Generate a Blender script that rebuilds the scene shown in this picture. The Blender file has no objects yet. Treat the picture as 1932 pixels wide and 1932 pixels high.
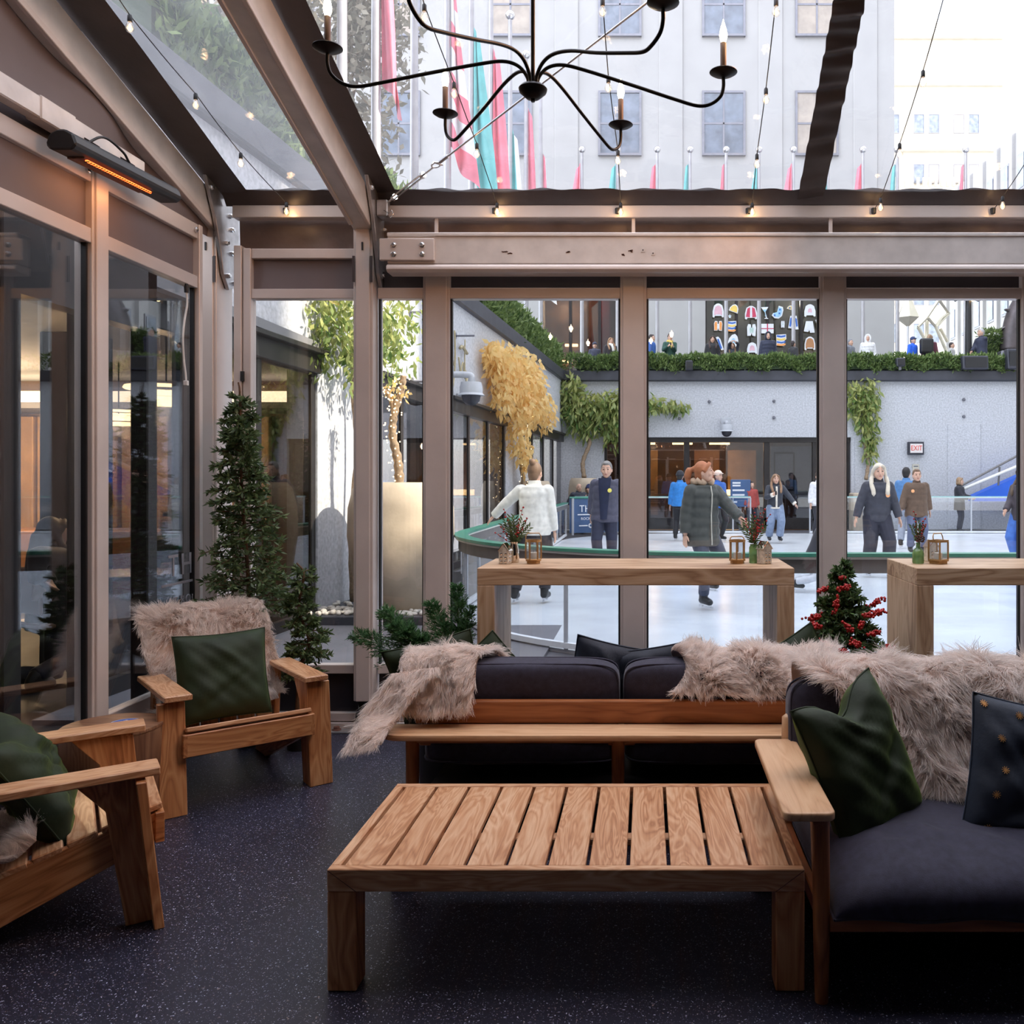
import bpy, bmesh, math, random
import numpy as np
from mathutils import Vector, Matrix
V = Vector
R = math.radians
PI = math.pi
rnd = random.Random(7)
nrg = np.random.default_rng(11)
scn = bpy.context.scene
col = scn.collection
# ------------------------------------------------------------------ camera, sky, sun, exposure
F, CX, CY, EYE = 1650.0, 1220.0, 905.0, 1.55
cam_d = bpy.data.cameras.new('camera')
cam = bpy.data.objects.new('camera', cam_d)
col.objects.link(cam)
cam.location = (0, 0, EYE)
cam.rotation_euler = (R(90), 0, 0)
cam_d.sensor_fit = 'HORIZONTAL'
cam_d.sensor_width = 36.0
cam_d.lens = F / 1932 * 36.0
cam_d.shift_x = (966 - CX) / 1932
cam_d.shift_y = (CY - 966) / 1932
cam_d.clip_start = 0.02
cam_d.clip_end = 600
scn.camera = cam
w = bpy.data.worlds.new('sky'); scn.world = w; w.use_nodes = True
wn = w.node_tree; wn.nodes.clear()
wo = wn.nodes.new('ShaderNodeOutputWorld'); wb = wn.nodes.new('ShaderNodeBackground')
ws = wn.nodes.new('ShaderNodeTexSky'); ws.sky_type = 'NISHITA'; ws.sun_disc = False
ws.sun_elevation = R(34); ws.sun_rotation = R(100); ws.air_density = 1.0; ws.dust_density = 2.0; ws.ozone_density = 1.0
wm = wn.nodes.new('ShaderNodeMix'); wm.data_type = 'RGBA'; wm.inputs[0].default_value = 0.7
wm.inputs[7].default_value = (2.45, 2.38, 2.38, 1)
wn.links.new(ws.outputs[0], wm.inputs[6]); wn.links.new(wm.outputs[2], wb.inputs[0])
wb.inputs[1].default_value = 1.0
wn.links.new(wb.outputs[0], wo.inputs[0])
sun_d = bpy.data.lights.new('sun', 'SUN'); sun = bpy.data.objects.new('sun', sun_d); col.objects.link(sun)
SUN_EL, SUN_AZ = 34.0, 0.30      # elevation, dy per unit of -x travel
_sd = V((-1, SUN_AZ, -math.tan(R(SUN_EL)) * math.hypot(1, SUN_AZ))).normalized()
sun.rotation_euler = _sd.to_track_quat('-Z', 'Y').to_euler()
sun.location = (30, -10, 40)
sun_d.energy = 4.6; sun_d.angle = R(0.6); sun_d.color = (1.0, 0.88, 0.70)
vs = scn.view_settings
scn.display_settings.display_device = 'sRGB'
vs.view_transform = 'Standard'; vs.look = 'None'; vs.gamma = 1.0; vs.use_curve_mapping = False
vs.exposure = 0.84
cy = scn.cycles
cy.max_bounces = 12; cy.diffuse_bounces = 7; cy.glossy_bounces = 4; cy.transmission_bounces = 6
cy.transparent_max_bounces = 24; cy.sample_clamp_indirect = 8.0; cy.caustics_reflective = False; cy.caustics_refractive = False
cy.use_denoising = True
# ------------------------------------------------------------------ small helpers
def P(px, py, d):
    return V(((px - CX) * d / F, d, EYE - (py - CY) * d / F))
def origin_of(o):
    r = o
    while r.parent: r = r.parent
    return Matrix.Translation(r.location) @ r.rotation_euler.to_matrix().to_4x4()
class MB:
    """collects shapes, then links them as one mesh object"""
    def __init__(s): s.v = []; s.f = []; s.m = []
    def add(s, vs, fs, mi=0):
        n = len(s.v); s.v += [tuple(p) for p in vs]
        s.f += [tuple(i + n for i in f) for f in fs]; s.m += [mi] * len(fs); return s
    def box(s, c, d, M=None, mi=0):
        x, y, z = d[0] / 2, d[1] / 2, d[2] / 2
        p = [V((a * x, b * y, e * z)) for e in (-1, 1) for b in (-1, 1) for a in (-1, 1)]
        if M is not None: p = [M @ q for q in p]
        c = V(c)
        return s.add([c + q for q in p], [(0, 2, 3, 1), (4, 5, 7, 6), (0, 1, 5, 4), (2, 6, 7, 3), (0, 4, 6, 2), (1, 3, 7, 5)], mi)
    def bb(s, a, b, mi=0):
        a, b = V(a), V(b); return s.box((a + b) / 2, [abs(b[i] - a[i]) for i in range(3)], None, mi)
    def bar(s, p0, p1, wd, th, up=(0, 0, 1), mi=0):
        p0, p1 = V(p0), V(p1); M = frame_of(p1 - p0, up)
        return s.box((p0 + p1) / 2, ((p1 - p0).length, wd, th), M, mi)
    def tube(s, pts, r, n=8, caps=True, mi=0, flat=1.0):
        pts = [V(p) for p in pts]; k = len(pts)
        if not hasattr(r, '__len__'): r = [r] * k
        t0 = (pts[1] - pts[0]).normalized()
        u = t0.cross(V((0, 0, 1)) if abs(t0.z) < .9 else V((1, 0, 0))).normalized()
        vs = []
        for i in range(k):
            t = (pts[min(i + 1, k - 1)] - pts[max(i - 1, 0)])
            t = t.normalized() if t.length > 1e-9 else t0
            u = (u - t * u.dot(t)).normalized(); b = t.cross(u)
            for j in range(n):
                a = 2 * PI * j / n
                vs.append(pts[i] + u * (math.cos(a) * r[i]) + b * (math.sin(a) * r[i] * flat))
        fs = [(i * n + j, i * n + (j + 1) % n, (i + 1) * n + (j + 1) % n, (i + 1) * n + j) for i in range(k - 1) for j in range(n)]
        if caps: fs += [tuple(range(n - 1, -1, -1)), tuple((k - 1) * n + j for j in range(n))]
        return s.add(vs, fs, mi)
    def lathe(s, prof, c=(0, 0, 0), n=24, M=None, mi=0, caps=True):
        c = V(c); vs = []; k = len(prof)
        for r, z in prof:
            for j in range(n):
                a = 2 * PI * j / n; p = V((r * math.cos(a), r * math.sin(a), z))
                vs.append(c + (M @ p if M is not None else p))
        fs = [(i * n + j, i * n + (j + 1) % n, (i + 1) * n + (j + 1) % n, (i + 1) * n + j) for i in range(k - 1) for j in range(n)]
        if caps: fs += [tuple(range(n - 1, -1, -1)), tuple((k - 1) * n + j for j in range(n))]
        return s.add(vs, fs, mi)
    def loft(s, rings, n=16, mi=0):
        """rings of (centre, rx, ry) or (centre, rx, ry, yaw); sections lie level"""
        vs = []; k = len(rings)
        for g in rings:
            c = V(g[0]); yw = g[3] if len(g) > 3 else 0
            for j in range(n):
                a = 2 * PI * j / n; x, y = g[1] * math.cos(a), g[2] * math.sin(a)
                vs.append(c + V((x * math.cos(yw) - y * math.sin(yw), x * math.sin(yw) + y * math.cos(yw), 0)))
        fs = [(i * n + j, i * n + (j + 1) % n, (i + 1) * n + (j + 1) % n, (i + 1) * n + j) for i in range(k - 1) for j in range(n)]
        fs += [tuple(range(n - 1, -1, -1)), tuple((k - 1) * n + j for j in range(n))]
        return s.add(vs, fs, mi)
    def ell(s, c, rd, nu=12, nv=8, M=None, mi=0):
        c = V(c); vs = []
        if not hasattr(rd, '__len__'): rd = (rd, rd, rd)
        for i in range(1, nv):
            th = PI * i / nv
            for j in range(nu):
                a = 2 * PI * j / nu
                p = V((rd[0] * math.sin(th) * math.cos(a), rd[1] * math.sin(th) * math.sin(a), rd[2] * math.cos(th)))
                vs.append(c + (M @ p if M is not None else p))
        t, b = V((0, 0, rd[2])), V((0, 0, -rd[2]))
        vs += [c + (M @ t if M is not None else t), c + (M @ b if M is not None else b)]
        T = (nv - 1) * nu; fs = []
        for i in range(nv - 2):
            for j in range(nu): fs.append((i * nu + j, (i + 1) * nu + j, (i + 1) * nu + (j + 1) % nu, i * nu + (j + 1) % nu))
        for j in range(nu):
            fs.append((T, j, (j + 1) % nu)); fs.append((T + 1, (nv - 2) * nu + (j + 1) % nu, (nv - 2) * nu + j))
        return s.add(vs, fs, mi)
    def prism(s, poly, o, u, v, nrm, th, mi=0):
        """2-D outline in the frame (o,u,v), extruded both ways along nrm by th/2"""
        o, u, v, nrm = V(o), V(u), V(v), V(nrm); k = len(poly)
        a = [o + u * p[0] + v * p[1] - nrm * (th / 2) for p in poly]
        b = [o + u * p[0] + v * p[1] + nrm * (th / 2) for p in poly]
        fs = [tuple(range(k - 1, -1, -1)), tuple(range(k, 2 * k))] + [(i, (i + 1) % k, k + (i + 1) % k, k + i) for i in range(k)]
        return s.add(a + b, fs, mi)
    def sheet(s, fn, nu, nv, mi=0):
        vs = [V(fn(i / nu, j / nv)) for j in range(nv + 1) for i in range(nu + 1)]
        fs = [(j * (nu + 1) + i, j * (nu + 1) + i + 1, (j + 1) * (nu + 1) + i + 1, (j + 1) * (nu + 1) + i) for j in range(nv) for i in range(nu)]
        return s.add(vs, fs, mi)
    def build(s, name, mats, parent=None, smooth=0, bevel=0, grain=None, kind=None, loc=None, seg=1, recalc=True):
        me = bpy.data.meshes.new(name)
        inv = None
        if parent is not None: inv = origin_of(parent).inverted()
        elif loc is not None: inv = Matrix.Translation(-V(loc))
        vs = s.v if inv is None else [inv @ V(p) for p in s.v]
        me.from_pydata(vs, [], s.f)
        if not isinstance(mats, (list, tuple)): mats = [mats]
        for m in mats: me.materials.append(m)
        if len(mats) > 1: me.polygons.foreach_set('material_index', s.m)
        if bevel or recalc:
            bm = bmesh.new(); bm.from_mesh(me)
            if recalc: bmesh.ops.recalc_face_normals(bm, faces=bm.faces)
            if bevel:
                es = [e for e in bm.edges if len(e.link_faces) == 2 and e.calc_face_angle() > .5]
                bmesh.ops.bevel(bm, geom=es, offset=bevel, segments=seg, profile=.6, affect='EDGES', clamp_overlap=True)
            bm.to_mesh(me); bm.free()
        if grain is not None: set_grain(me, grain)
        if smooth:
            me.polygons.foreach_set('use_smooth', [True] * len(me.polygons))
            if smooth < 180: me.set_sharp_from_angle(angle=R(smooth))
        o = bpy.data.objects.new(name, me); col.objects.link(o)
        if parent is not None: o.parent = parent
        elif loc is not None: o.location = loc
        if kind: o['kind'] = kind
        return o
def frame_of(x, up=(0, 0, 1)):
    x = V(x).normalized(); up = V(up)
    if abs(x.dot(up.normalized())) > .98: up = V((0, 1, 0)) if abs(x.y) < .9 else V((1, 0, 0))
    y = up.cross(x).normalized(); z = x.cross(y)
    return Matrix((x, y, z)).transposed()
def set_grain(me, M):
    """local board axes (along, across, through) stored per vertex for the wood material"""
    n = len(me.vertices); a = np.empty(n * 3); me.vertices.foreach_get('co', a); a = a.reshape(-1, 3)
    if M is True:
        e = a.max(0) - a.min(0); k = int(np.argmax(e)); o = [k] + [i for i in range(3) if i != k]; g = a[:, o]
    else: g = a @ np.array(M)
    g = g + nrg.uniform(-40, 40, 3)
    at = me.attributes.new('grain', 'FLOAT_VECTOR', 'POINT'); at.data.foreach_set('vector', g.astype(np.float32).ravel())
def board(name, p0, p1, wd, th, mat, parent, up=(0, 0, 1), bevel=.004, kind=None):
    return MB().bar(p0, p1, wd, th, up).build(name, mat, parent, bevel=bevel, grain=np.array(frame_of(V(p1) - V(p0), up)), kind=kind)
def tag(o, label=None, cat=None, group=None, kind=None):
    if label: o['label'] = label
    if cat: o['category'] = cat
    if group: o['group'] = group
    if kind: o['kind'] = kind
    return o
def thing(name, label, cat, loc=(0, 0, 0), rz=0, group=None, kind=None):
    o = bpy.data.objects.new(name, None); col.objects.link(o); o.empty_display_size = .1
    o.location = loc; o.rotation_euler = (0, 0, rz)
    return tag(o, label, cat, group, kind)
def copy_tree(o, parent=None):
    c = o.copy(); col.objects.link(c)
    if parent is not None: c.parent = parent
    for ch in list(o.children): copy_tree(ch, c)
    return c
def np_mesh(name, vs, fs, mat, parent=None, attr=None, kind=None, smooth=False, loc=None):
    """fast mesh from arrays of vertices and equal-sized faces"""
    vs = np.asarray(vs, dtype=np.float64); fs = np.asarray(fs, dtype=np.int32)
    if parent is not None or loc is not None:
        M = np.array((origin_of(parent) if parent is not None else Matrix.Translation(V(loc))).inverted())
        vs = vs @ M[:3, :3].T + M[:3, 3]
    k = fs.shape[1]; me = bpy.data.meshes.new(name)
    me.vertices.add(len(vs)); me.vertices.foreach_set('co', vs.ravel())
    me.loops.add(fs.size); me.loops.foreach_set('vertex_index', fs.ravel())
    me.polygons.add(len(fs)); me.polygons.foreach_set('loop_start', np.arange(0, fs.size, k, dtype=np.int32))
    me.polygons.foreach_set('loop_total', np.full(len(fs), k, dtype=np.int32))
    me.update(calc_edges=True)
    if attr is not None:
        at = me.attributes.new('grain', 'FLOAT_VECTOR', 'POINT'); at.data.foreach_set('vector', np.asarray(attr, dtype=np.float32).ravel())
    if smooth: me.polygons.foreach_set('use_smooth', [True] * len(fs))
    me.materials.append(mat)
    o = bpy.data.objects.new(name, me); col.objects.link(o)
    if parent is not None: o.parent = parent
    elif loc is not None: o.location = loc
    if kind: o['kind'] = kind
    return o
def spline(pts, n):
    """Catmull-Rom through pts, n samples per span"""
    p = [V(q) for q in pts]; p = [p[0] * 2 - p[1]] + p + [p[-1] * 2 - p[-2]]; out = []
    for i in range(1, len(p) - 2):
        for k in range(n):
            t = k / n; a, b, c, d = p[i - 1], p[i], p[i + 1], p[i + 2]
            out.append(.5 * ((2 * b) + (c - a) * t + (2 * a - 5 * b + 4 * c - d) * t * t + (3 * b - a - 3 * c + d) * t ** 3))
    return out + [p[-2]]
# ------------------------------------------------------------------ materials
def nt(name):
    m = bpy.data.materials.new(name); m.use_nodes = True; t = m.node_tree; t.nodes.clear()
    o = t.nodes.new('ShaderNodeOutputMaterial'); return m, t, o
def N(t, kind, **kw):
    n = t.nodes.new(kind)
    for k, v in kw.items():
        if k.startswith('_'): setattr(n, k[1:], v)
        else: n.inputs[k.replace('__', ' ')].default_value = v
    return n
def L(t, a, b): t.links.new(a, b)
def c4(c): return (c[0], c[1], c[2], 1.0)
def ramp(t, stops):
    r = t.nodes.new('ShaderNodeValToRGB'); e = r.color_ramp.elements
    while len(e) > 1: e.remove(e[-1])
    e[0].position = stops[0][0]; e[0].color = c4(stops[0][1])
    for p, c in stops[1:]:
        q = e.new(p); q.color = c4(c)
    return r
def pm(name, base, rough=.5, metal=0.0, var=.12, scale=8.0, bump=0.0, bscale=60.0, sheen=0.0, spec=.5, emit=None, estr=0.0, base2=None, coords='Object', detail=4.0, trans=0.0, stint=None):
    """principled surface whose colour wanders a little with noise"""
    m, t, o = nt(name); b = t.nodes.new('ShaderNodeBsdfPrincipled'); L(t, b.outputs[0], o.inputs[0])
    tc = t.nodes.new('ShaderNodeTexCoord')
    nz = N(t, 'ShaderNodeTexNoise', Scale=scale, Detail=detail); L(t, tc.outputs[coords], nz.inputs['Vector'])
    b2 = base2 if base2 is not None else tuple(min(1, x * (1 + var)) for x in base)
    b1 = base if base2 is not None else tuple(x * (1 - var) for x in base)
    rp = ramp(t, [(.3, b1), (.7, b2)]); L(t, nz.outputs[0], rp.inputs[0]); L(t, rp.outputs[0], b.inputs['Base Color'])
    b.inputs['Roughness'].default_value = rough; b.inputs['Metallic'].default_value = metal
    b.inputs['Specular IOR Level'].default_value = spec
    if sheen: b.inputs['Sheen Weight'].default_value = sheen; b.inputs['Sheen Roughness'].default_value = .35
    if stint: b.inputs['Sheen Tint'].default_value = c4(stint)
    if trans: b.inputs['Transmission Weight'].default_value = trans
    if bump:
        n2 = N(t, 'ShaderNodeTexNoise', Scale=bscale, Detail=3.0); L(t, tc.outputs[coords], n2.inputs['Vector'])
        bp = N(t, 'ShaderNodeBump', Strength=bump, Distance=.01); L(t, n2.outputs[0], bp.inputs['Height']); L(t, bp.outputs[0], b.inputs['Normal'])
    if emit: b.inputs['Emission Color'].default_value = c4(emit); b.inputs['Emission Strength'].default_value = estr
    return m
def wood(name, dark, mid, light, rough=.45, ring=9.0, knots=.5):
    m, t, o = nt(name); b = t.nodes.new('ShaderNodeBsdfPrincipled'); L(t, b.outputs[0], o.inputs[0])
    at = N(t, 'ShaderNodeAttribute', _attribute_name='grain')
    mp = N(t, 'ShaderNodeMapping'); mp.inputs['Scale'].default_value = (1.1, 7.0, 7.0); L(t, at.outputs['Vector'], mp.inputs[0])
    n1 = N(t, 'ShaderNodeTexNoise', Scale=1.3, Detail=2.0, Distortion=knots); L(t, mp.outputs[0], n1.inputs['Vector'])
    ml = N(t, 'ShaderNodeMath', _operation='MULTIPLY'); ml.inputs[1].default_value = ring; L(t, n1.outputs[0], ml.inputs[0])
    fr = N(t, 'ShaderNodeMath', _operation='PINGPONG'); fr.inputs[1].default_value = .5; L(t, ml.outputs[0], fr.inputs[0])
    m2 = N(t, 'ShaderNodeMapping'); m2.inputs['Scale'].default_value = (6, 160, 160); L(t, at.outputs['Vector'], m2.inputs[0])
    n2 = N(t, 'ShaderNodeTexNoise', Scale=1.0, Detail=2.0); L(t, m2.outputs[0], n2.inputs['Vector'])
    m3 = N(t, 'ShaderNodeMapping'); m3.inputs['Scale'].default_value = (.05, .05, .05); L(t, at.outputs['Vector'], m3.inputs[0])
    n3 = N(t, 'ShaderNodeTexWhiteNoise'); L(t, m3.outputs[0], n3.inputs['Vector'])
    n4 = N(t, 'ShaderNodeTexNoise', Scale=.9, Detail=1.0); L(t, mp.outputs[0], n4.inputs['Vector'])
    a1 = N(t, 'ShaderNodeMath', _operation='MULTIPLY_ADD'); a1.inputs[1].default_value = .9; L(t, fr.outputs[0], a1.inputs[0])
    s2 = N(t, 'ShaderNodeMath', _operation='MULTIPLY_ADD'); s2.inputs[1].default_value = .45; s2.inputs[2].default_value = -.12; L(t, n2.outputs[0], s2.inputs[0])
    L(t, s2.outputs[0], a1.inputs[2])
    a2 = N(t, 'ShaderNodeMath', _operation='MULTIPLY_ADD'); a2.inputs[1].default_value = .7; L(t, n4.outputs[0], a2.inputs[0]); L(t, a1.outputs[0], a2.inputs[2])
    a3 = N(t, 'ShaderNodeMath', _operation='ADD'); a3.inputs[1].default_value = -.22; L(t, a2.outputs[0], a3.inputs[0])
    rp = ramp(t, [(.05, dark), (.4, mid), (.85, light)]); L(t, a3.outputs[0], rp.inputs[0]); L(t, rp.outputs[0], b.inputs['Base Color'])
    b.inputs['Roughness'].default_value = rough
    bp = N(t, 'ShaderNodeBump', Strength=.12, Distance=.004); L(t, n2.outputs[0], bp.inputs['Height']); L(t, bp.outputs[0], b.inputs['Normal'])
    return m
def glassy(name, tint=(1, 1, 1), f0=.04, rough=.0, haze=0.0, hazecol=(.9, .9, .92), wav=0.0, fmax=1.0):
    """thin clear sheet: Schlick reflection over transparency, optional milky haze"""
    m, t, o = nt(name)
    tr = N(t, 'ShaderNodeBsdfTransparent'); tr.inputs[0].default_value = c4(tint)
    gl = N(t, 'ShaderNodeBsdfGlossy'); gl.inputs['Roughness'].default_value = rough
    lw = N(t, 'ShaderNodeLayerWeight', Blend=.5)
    pw = N(t, 'ShaderNodeMath', _operation='POWER'); pw.inputs[1].default_value = 5.0; L(t, lw.outputs['Facing'], pw.inputs[0])
    ma = N(t, 'ShaderNodeMath', _operation='MULTIPLY_ADD'); ma.inputs[1].default_value = fmax - f0; ma.inputs[2].default_value = f0; L(t, pw.outputs[0], ma.inputs[0])
    base = tr.outputs[0]
    tc = N(t, 'ShaderNodeTexCoord')
    if haze:
        df = N(t, 'ShaderNodeBsdfDiffuse'); df.inputs[0].default_value = c4(hazecol)
        tl = N(t, 'ShaderNodeBsdfTranslucent'); tl.inputs[0].default_value = c4(hazecol)
        mx = N(t, 'ShaderNodeMixShader'); mx.inputs[0].default_value = .75; L(t, df.outputs[0], mx.inputs[1]); L(t, tl.outputs[0], mx.inputs[2])
        nz = N(t, 'ShaderNodeTexNoise', Scale=2.2, Detail=5.0, Distortion=.6); L(t, tc.outputs['Object'], nz.inputs['Vector'])
        mr = N(t, 'ShaderNodeMapRange'); mr.inputs[1].default_value = .3; mr.inputs[2].default_value = .75
        mr.inputs[3].default_value = haze * .75; mr.inputs[4].default_value = haze * 1.25; L(t, nz.outputs[0], mr.inputs[0])
        m2 = N(t, 'ShaderNodeMixShader'); L(t, mr.outputs[0], m2.inputs[0]); L(t, tr.outputs[0], m2.inputs[1]); L(t, mx.outputs[0], m2.inputs[2])
        base = m2.outputs[0]
    if wav:
        n2 = N(t, 'ShaderNodeTexNoise', Scale=7.0, Detail=3.0); L(t, tc.outputs['Object'], n2.inputs['Vector'])
        bp = N(t, 'ShaderNodeBump', Strength=wav, Distance=.02); L(t, n2.outputs[0], bp.inputs['Height']); L(t, bp.outputs[0], gl.inputs['Normal'])
    ms = N(t, 'ShaderNodeMixShader'); L(t, ma.outputs[0], ms.inputs[0]); L(t, base, ms.inputs[1]); L(t, gl.outputs[0], ms.inputs[2])
    L(t, ms.outputs[0], o.inputs[0]); return m
def leafmat(name, c1, c2, trans=.35, rough=.45):
    m, t, o = nt(name); b = t.nodes.new('ShaderNodeBsdfPrincipled'); tl = N(t, 'ShaderNodeBsdfTranslucent')
    at = N(t, 'ShaderNodeAttribute', _attribute_name='grain'); sp = N(t, 'ShaderNodeSeparateXYZ'); L(t, at.outputs['Vector'], sp.inputs[0])
    rp = ramp(t, [(0, c1), (1, c2)]); L(t, sp.outputs[0], rp.inputs[0]); L(t, rp.outputs[0], b.inputs['Base Color']); L(t, rp.outputs[0], tl.inputs[0])
    b.inputs['Roughness'].default_value = rough
    ms = N(t, 'ShaderNodeMixShader'); ms.inputs[0].default_value = trans; L(t, b.outputs[0], ms.inputs[1]); L(t, tl.outputs[0], ms.inputs[2]); L(t, ms.outputs[0], o.inputs[0])
    return m
def emis(name, c, s, var=.1):
    m, t, o = nt(name); e = N(t, 'ShaderNodeEmission', Strength=s)
    tc = N(t, 'ShaderNodeTexCoord'); nz = N(t, 'ShaderNodeTexNoise', Scale=30.0); L(t, tc.outputs['Object'], nz.inputs['Vector'])
    rp = ramp(t, [(.3, tuple(x * (1 - var) for x in c)), (.7, c)]); L(t, nz.outputs[0], rp.inputs[0]); L(t, rp.outputs[0], e.inputs[0]); L(t, e.outputs[0], o.inputs[0]); return m
M = {}
M['alu'] = pm('painted aluminium', (.68, .60, .56), .38, .15, .07, 3.0, .05, 30)
M['alu_dirty'] = pm('scuffed aluminium', (.72, .66, .62), .36, .2, .1, 9.0, .05, 40)
M['galv'] = pm('galvanised steel', (.50, .49, .50), .35, .8, .2, 14.0, .05, 60)
M['chrome'] = pm('bright bolt steel', (.75, .75, .76), .18, 1.0, .1, 30.0)
M['taupe'] = pm('taupe tent fabric', (.17, .135, .135), .6, 0, .12, 2.0, .25, 5.0)
M['brownfab'] = pm('brown valance fabric', (.14, .095, .08), .5, 0, .2, 6.0, .5, 9.0)
M['strip'] = pm('dark vinyl edging', (.055, .042, .042), .45, 0, .15, 5.0, .25, 14.0)
M['rubber'] = pm('black rubber', (.012, .012, .013), .5, 0, .2, 20.0)
M['darkpanel'] = pm('charcoal kick panel', (.022, .022, .03), .35, 0, .15, 6.0)
M['glass'] = glassy('clear window glass', (.97, .98, .98), .045)
M['glass_side'] = glassy('side window glass', (.90, .92, .94), .10)
M['vinyl'] = glassy('clear roof vinyl', (.95, .95, .97), .05, .08, .075, (.86, .88, .93), .3, .5)
M['vinyl_side'] = glassy('hazy corner bay vinyl', (.95, .95, .97), .05, .08, .15, (.86, .88, .92), .3, .5)
M['teak'] = wood('oiled teak', (.24, .082, .027), (.49, .205, .078), (.67, .35, .16), .42, 9.0, .8)
M['teak_table'] = wood('weathered teak', (.34, .135, .055), (.56, .28, .135), (.74, .47, .28), .38, 7.0, 2.2)
M['acacia'] = wood('warm sofa timber', (.16, .045, .014), (.34, .115, .036), (.46, .18, .065), .4, 6.0, .4)
M['blond'] = wood('pale arm timber', (.44, .23, .11), (.64, .38, .205), (.74, .48, .28), .4, 6.0, .5)
M['oak'] = wood('pale oak laminate', (.22, .10, .045), (.52, .33, .19), (.66, .47, .31), .5, 5.0, 1.0)
M['drum'] = wood('brown side table timber', (.12, .05, .025), (.24, .115, .06), (.34, .18, .10), .45, 8.0, .6)
M['sofafab'] = pm('charcoal navy upholstery', (.030, .028, .050), .8, 0, .25, 40.0, .15, 300.0, sheen=.25)
M['navy'] = pm('navy velvet', (.012, .018, .032), .65, 0, .2, 10.0, .1, 60, sheen=.5, stint=(.35, .5, .8))
M['green'] = pm('green velvet', (.009, .021, .003), .7, 0, .25, 8.0, .15, 30, sheen=.35, stint=(.38, .60, .08))
M['gold'] = pm('gold thread', (.65, .33, .12), .35, .6, .15, 40.0)
M['blackmetal'] = pm('black bronze metal', (.018, .014, .013), .4, .7, .2, 20.0)
M['candle'] = pm('brown candle sleeve', (.10, .045, .025), .5, 0, .2, 20.0)
M['black'] = pm('matt black', (.015, .015, .017), .5, 0, .2, 12.0)
M['white'] = pm('white plastic', (.75, .74, .72), .5, 0, .05, 12.0)
M['flame'] = emis('candle bulb glow', (1.0, .80, .52), 34.0)
M['bulbglow'] = emis('festoon filament', (1.0, .62, .28), 40.0)
M['fairy'] = emis('fairy light', (1.0, .72, .40), 5.0)
M['bulbglass'] = glassy('bulb glass', (1.0, .96, .9), .12)
M['heat'] = emis('heater element', (1.0, .13, .025), 3.2, .3)
M['ice'] = pm('rink ice', (.68, .72, .77), .22, 0, .09, 1.2, .06, 9.0, detail=8.0)
M['paving'] = pm('dark wet paving', (.10, .10, .115), .45, 0, .2, 5.0, .1, 30.0)
M['deck'] = pm('grey terrace slab', (.15, .15, .17), .5, 0, .12, 2.0)
M['granite'] = pm('speckled granite', (.50, .51, .545), .6, 0, .2, 22.0, .08, 50.0, detail=9.0)
M['granite_warm'] = pm('warm granite', (.50, .47, .42), .6, 0, .25, 26.0, .1, 60.0, detail=9.0)
M['coping'] = pm('dark stone coping', (.045, .047, .06), .5, 0, .2, 3.0)
M['limestone'] = pm('pale limestone', (.43, .425, .415), .75, 0, .06, .7)
M['creamstone'] = pm('cream stone', (.58, .54, .45), .8, 0, .08, .6)
M['darkframe'] = pm('dark bronze frame', (.03, .026, .026), .4, .3, .2, 6.0)
M['tintglass'] = glassy('tinted shopfront glass', (.50, .50, .52), .09)
M['winglass'] = pm('far window glass', (.16, .19, .24), .12, 0, .4, 1.5)
M['winwarm'] = pm('far window blind', (.42, .36, .30), .5, 0, .2, 2.0)
M['shopdark'] = pm('shop interior', (.11, .065, .042), .7, 0, .4, 3.0)
M['shopgreen'] = pm('green display board', (.085, .095, .075), .7, 0, .2, 3.0)
M['lampwarm'] = emis('warm lamp', (1.0, .62, .26), 9.0)
M['cove'] = emis('warm cove light', (1.0, .72, .42), 4.5)
M['curtain'] = pm('tan slatted wall', (.42, .25, .11), .6, 0, .2, 3.0)
M['plaster'] = pm('grey ceiling plaster', (.20, .20, .21), .8, 0, .1, 2.0)
M['carpet'] = pm('dark interior floor', (.03, .028, .03), .6, 0, .2, 5.0)
M['pot'] = pm('cast stone pot', (.47, .385, .29), .75, 0, .25, 2.2, .12, 30.0, detail=8.0)
M['bark'] = pm('pale bark', (.28, .20, .13), .8, 0, .3, 30.0, .5, 50.0)
M['trunk'] = pm('brown trunk', (.12, .06, .03), .8, 0, .3, 30.0, .4, 60.0)
M['stem'] = pm('green stem', (.06, .10, .03), .6, 0, .2, 20.0)
M['pebble'] = pm('white pebble', (.62, .58, .52), .6, 0, .15, 9.0)
M['spruce'] = leafmat('spruce needles', (.045, .085, .035), (.19, .27, .11), .3)
M['cypress'] = leafmat('cypress sprays', (.03, .10, .035), (.17, .34, .14), .3)
M['berryleaf'] = leafmat('berry tree foliage', (.02, .055, .02), (.16, .25, .08), .25)
M['hedgeleaf'] = leafmat('clipped hedge leaves', (.05, .10, .025), (.26, .35, .12), .35)
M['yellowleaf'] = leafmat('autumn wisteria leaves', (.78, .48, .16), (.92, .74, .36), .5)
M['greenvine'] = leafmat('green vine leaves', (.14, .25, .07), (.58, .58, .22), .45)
M['treeleaf'] = leafmat('street tree leaves', (.24, .23, .17), (.46, .41, .32), .35)
M['berry'] = pm('red berry', (.42, .015, .012), .35, 0, .2, 60.0)
M['railtop'] = pm('green rink rail', (.05, .24, .17), .35, 0, .1, 6.0)
M['acrylic'] = glassy('rink dasher acrylic', (.88, .92, .97), .06)
M['raildark'] = pm('grey rail band', (.16, .15, .15), .5, 0, .1, 8.0)
M['blue'] = pm('bright blue sheet', (.02, .12, .62), .5, 0, .1, 3.0)
M['bannerblue'] = pm('navy rink banner', (.06, .12, .26), .5, 0, .1, 3.0)
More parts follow.
